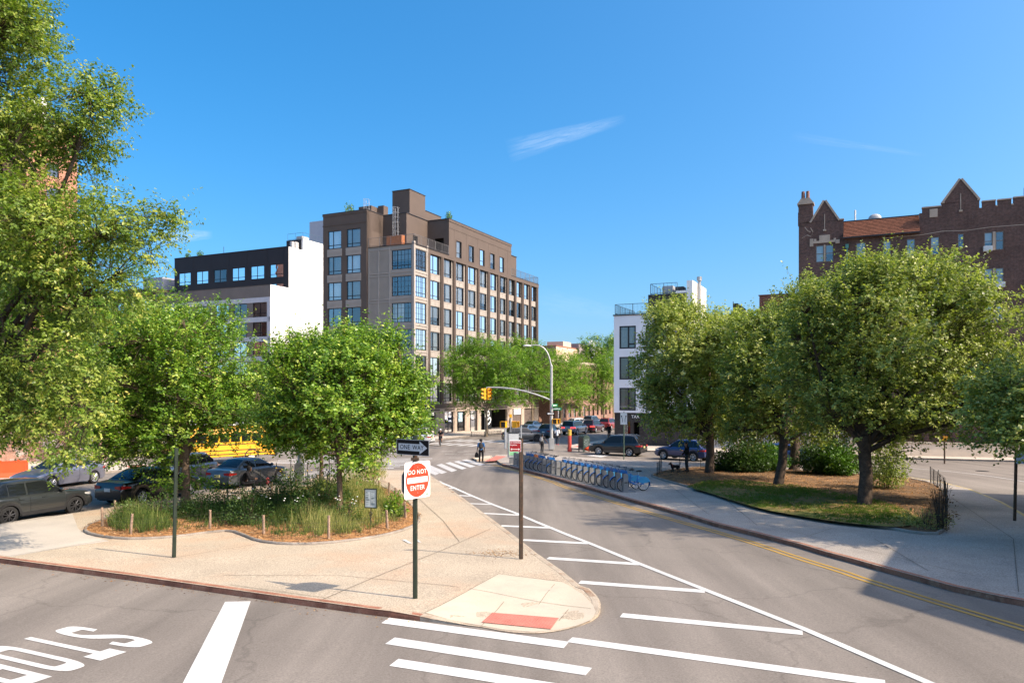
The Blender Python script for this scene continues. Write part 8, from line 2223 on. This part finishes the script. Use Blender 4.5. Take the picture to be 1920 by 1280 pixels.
person('person in all black standing in the avenue by the white building', Ff, (-.6, -.8), stand(), SKD, BLK, BLK, SHO, sleeve='long', zb=gz(86), hairstyle='short')
Gg = G(1288, 886, .13)
person('person in a dark coat holding a phone and a dog lead on the pear lawn', Gg, (-1, -.12), stand(ell=(-.24, .02, 1.14), wrl=(-.14, .26, 1.22), elr=(.25, .03, 1.13), wrr=(.25, .20, .98), hea=(0, .06, 1.61), knl=(-.1, .04, .5)), SKM, BLK, CHAR, SHO, sleeve='long', hairstyle='long', zb=gz(Gg[1]) + .22, scale=1.03)
T = thing('phone', 'dark phone in the hand of the person with the dog', 'phone', (Gg[0] - .40, Gg[1] - .10, gz(Gg[1]) + .22 + 1.31), R(10))
mb = MB(); mb.box(-.008, .008, -.038, .038, -.075, .075); mb.build('case', BLK, T, bevel=.006)
mb = MB(); mb.box(-.012, -.008, -.033, .033, -.068, .068); mb.build('screen', M('dark_screen', (.03, .04, .05), .15, .6), T)
# black dog
Hh = G(1266, 888, .13)
T = thing('dog', 'small black dog standing on the leaf litter by the person in the dark coat', 'dog', (Hh[0], Hh[1], gz(Hh[1]) + .22), R(200))
DOGB = M('black_fur', (.010, .010, .011), .85, .2, var=.3, vscale=30)
V = lambda *a: Vector(a)
parts = [(V(-.20, 0, .36), .085, V(.0, 0, .36), .092), (V(0, 0, .36), .092, V(.19, 0, .37), .115), (V(.19, 0, .39), .085, V(.30, 0, .52), .058), (V(.30, 0, .53), .066, V(.36, 0, .545), .062), (V(.37, 0, .53), .042, V(.455, 0, .51), .028),
         (V(-.27, 0, .40), .022, V(-.37, 0, .50), .012), (V(-.37, 0, .5), .014, V(-.40, 0, .58), .008)]
for s in (-.06, .06):
    parts += [(V(-.20, s, .34), .062, V(-.15, s * 1.2, .22), .038), (V(-.15, s * 1.2, .22), .034, V(-.235, s * 1.15, .125), .021), (V(-.235, s * 1.15, .125), .02, V(-.22, s * 1.15, .03), .017), (V(-.22, s * 1.15, .025), .022, V(-.18, s * 1.15, .022), .019),
              (V(.19, s, .33), .05, V(.17, s * 1.1, .19), .028), (V(.17, s * 1.1, .19), .024, V(.185, s * 1.1, .03), .018), (V(.185, s * 1.1, .025), .023, V(.22, s * 1.1, .022), .019), (V(.31, s * .75, .58), .022, V(.29, s * 1.1, .645), .008)]
blob(parts, .011, 'body', DOGB, T, 2)
mb = MB(); mb.ball((.478, 0, .517), .014, 8, 6); mb.build('nose', M('wet_nose', (.02, .02, .02), .25, .6), T)
mb = MB(); mb.ring(.075, .010, 18, 5, (0, 0, 0)); mb.T = Matrix.Identity(4); o = mb.build('collar', SIGNR, T); o.location = (.245, 0, .455); o.rotation_euler = (0, R(40), R(90))
T = thing('dog_lead', 'thin dark lead from the coat wearer to the black dog', 'lead', (Hh[0], Hh[1], gz(Hh[1]) + .22), 0)
mb = MB(); e = Vector((Gg[0] - .24, Gg[1] - .26, gz(Gg[1]) + .22 + .90)) - Vector((Hh[0], Hh[1], gz(Hh[1]) + .22))
mb.tube(curve([(.0, 0, .45), tuple(e * .5 + Vector((0, 0, -.05))), tuple(e)], 10), .007, 5); mb.build('strap', BLK, T)
mb = MB(); mb.ring(.045, .008, 14, 5, tuple(e)); mb.build('loop', BLK, T)
# seated person with a cart behind the garden
Ii = G(462, 925, .13); fI = (.96, .28); zI = gz(Ii[1]) + .13
sit = stand(pel=(0, -.12, .50), che=(0, -.02, .84), nek=(0, .06, 1.02), hea=(0, .14, 1.15), shl=(-.19, .04, .97), shr=(.19, .04, .97), ell=(-.25, .14, .74), elr=(.25, .14, .74), wrl=(-.16, .36, .70), wrr=(.16, .36, .70), hil=(-.10, -.10, .48), hir=(.10, -.10, .48), knl=(-.12, .32, .50), knr=(.12, .32, .50), anl=(-.12, .28, .09), anr=(.12, .30, .09), tol=(-.13, .43, .03), tor=(.13, .45, .03))
person('person in a black hooded top sitting low behind the garden fence', Ii, fI, sit, SKD, BLK, BLK, SHO, hair=BLK, sleeve='long', hairstyle='hood', zb=zI)
T = thing('folding_stool', 'low folding stool under the person in the black hooded top', 'stool', (Ii[0] - .12, Ii[1] - .04, zI), math.atan2(fI[1], fI[0]))
mb = MB(); mb.box(-.19, .19, -.20, .20, .355, .385); mb.build('seat', CHAR, T, bevel=.01)
for s in (-.17, .17):
    mb = MB(); mb.tube([(-.17, s, 0), (.17, s, .36)], .012, 6); mb.build('leg', IRONP, T)
    mb = MB(); mb.tube([(.17, s * .9, 0), (-.17, s * .9, .36)], .012, 6); mb.build('leg', IRONP, T)
Jx, Jy = G(490, 921, .13)
T = thing('cart', 'black wheeled shopping cart with a red bag front, beside the seated person', 'cart', (Jx, Jy, gz(Jy) + .13), math.atan2(.28, .96))
mb = MB()
for s in (-.22, .22):
    mb.tube([(-.30, s, .14), (-.30, s, .55), (-.42, s, .95), (-.34, s, 1.02), (.02, s, .80), (.34, s, .42), (.36, s, .14)], .013, 6); mb.tube([(-.30, s, .30), (.36, s, .30)], .011, 6)
for z in (.3, .14): mb.tube([(-.3, -.22, z), (-.3, .22, z)], .011, 6); mb.tube([(.36, -.22, z), (.36, .22, z)], .011, 6)
mb.tube([(-.34, -.22, 1.02), (-.34, .22, 1.02)], .015, 6); mb.build('frame', IRONP, T)
mb = MB(); mb.box(-.26, .22, -.19, .19, .30, .52); mb.build('basket', BLK, T, bevel=.03)
mb = MB(); mb.box(.225, .35, -.19, .19, .32, .66); mb.build('red_bag', M('dull_red_cloth', (.26, .03, .035), .8, var=.2), T, bevel=.04)
for x in (-.30, .36):
    for s in (-.22, .22):
        mb = MB(); mb.ring(.075, .018, 16, 6, (x, s, .093)); mb.tube([(x, s - .02, .093), (x, s + .02, .093)], .03, 8); mb.build('wheel', RUB, T, smooth=60)
Kk = atp(808, 83)
person('person in a red and white top walking behind the silver car', Kk, (-.9, -.3), stand(), SKM, M('red_white_cloth', (.62, .05, .05), .85, var=.3, vscale=6, col2=(.8, .78, .75), c2scale=4), JEAN, SHO, zb=gz(83) + .13)
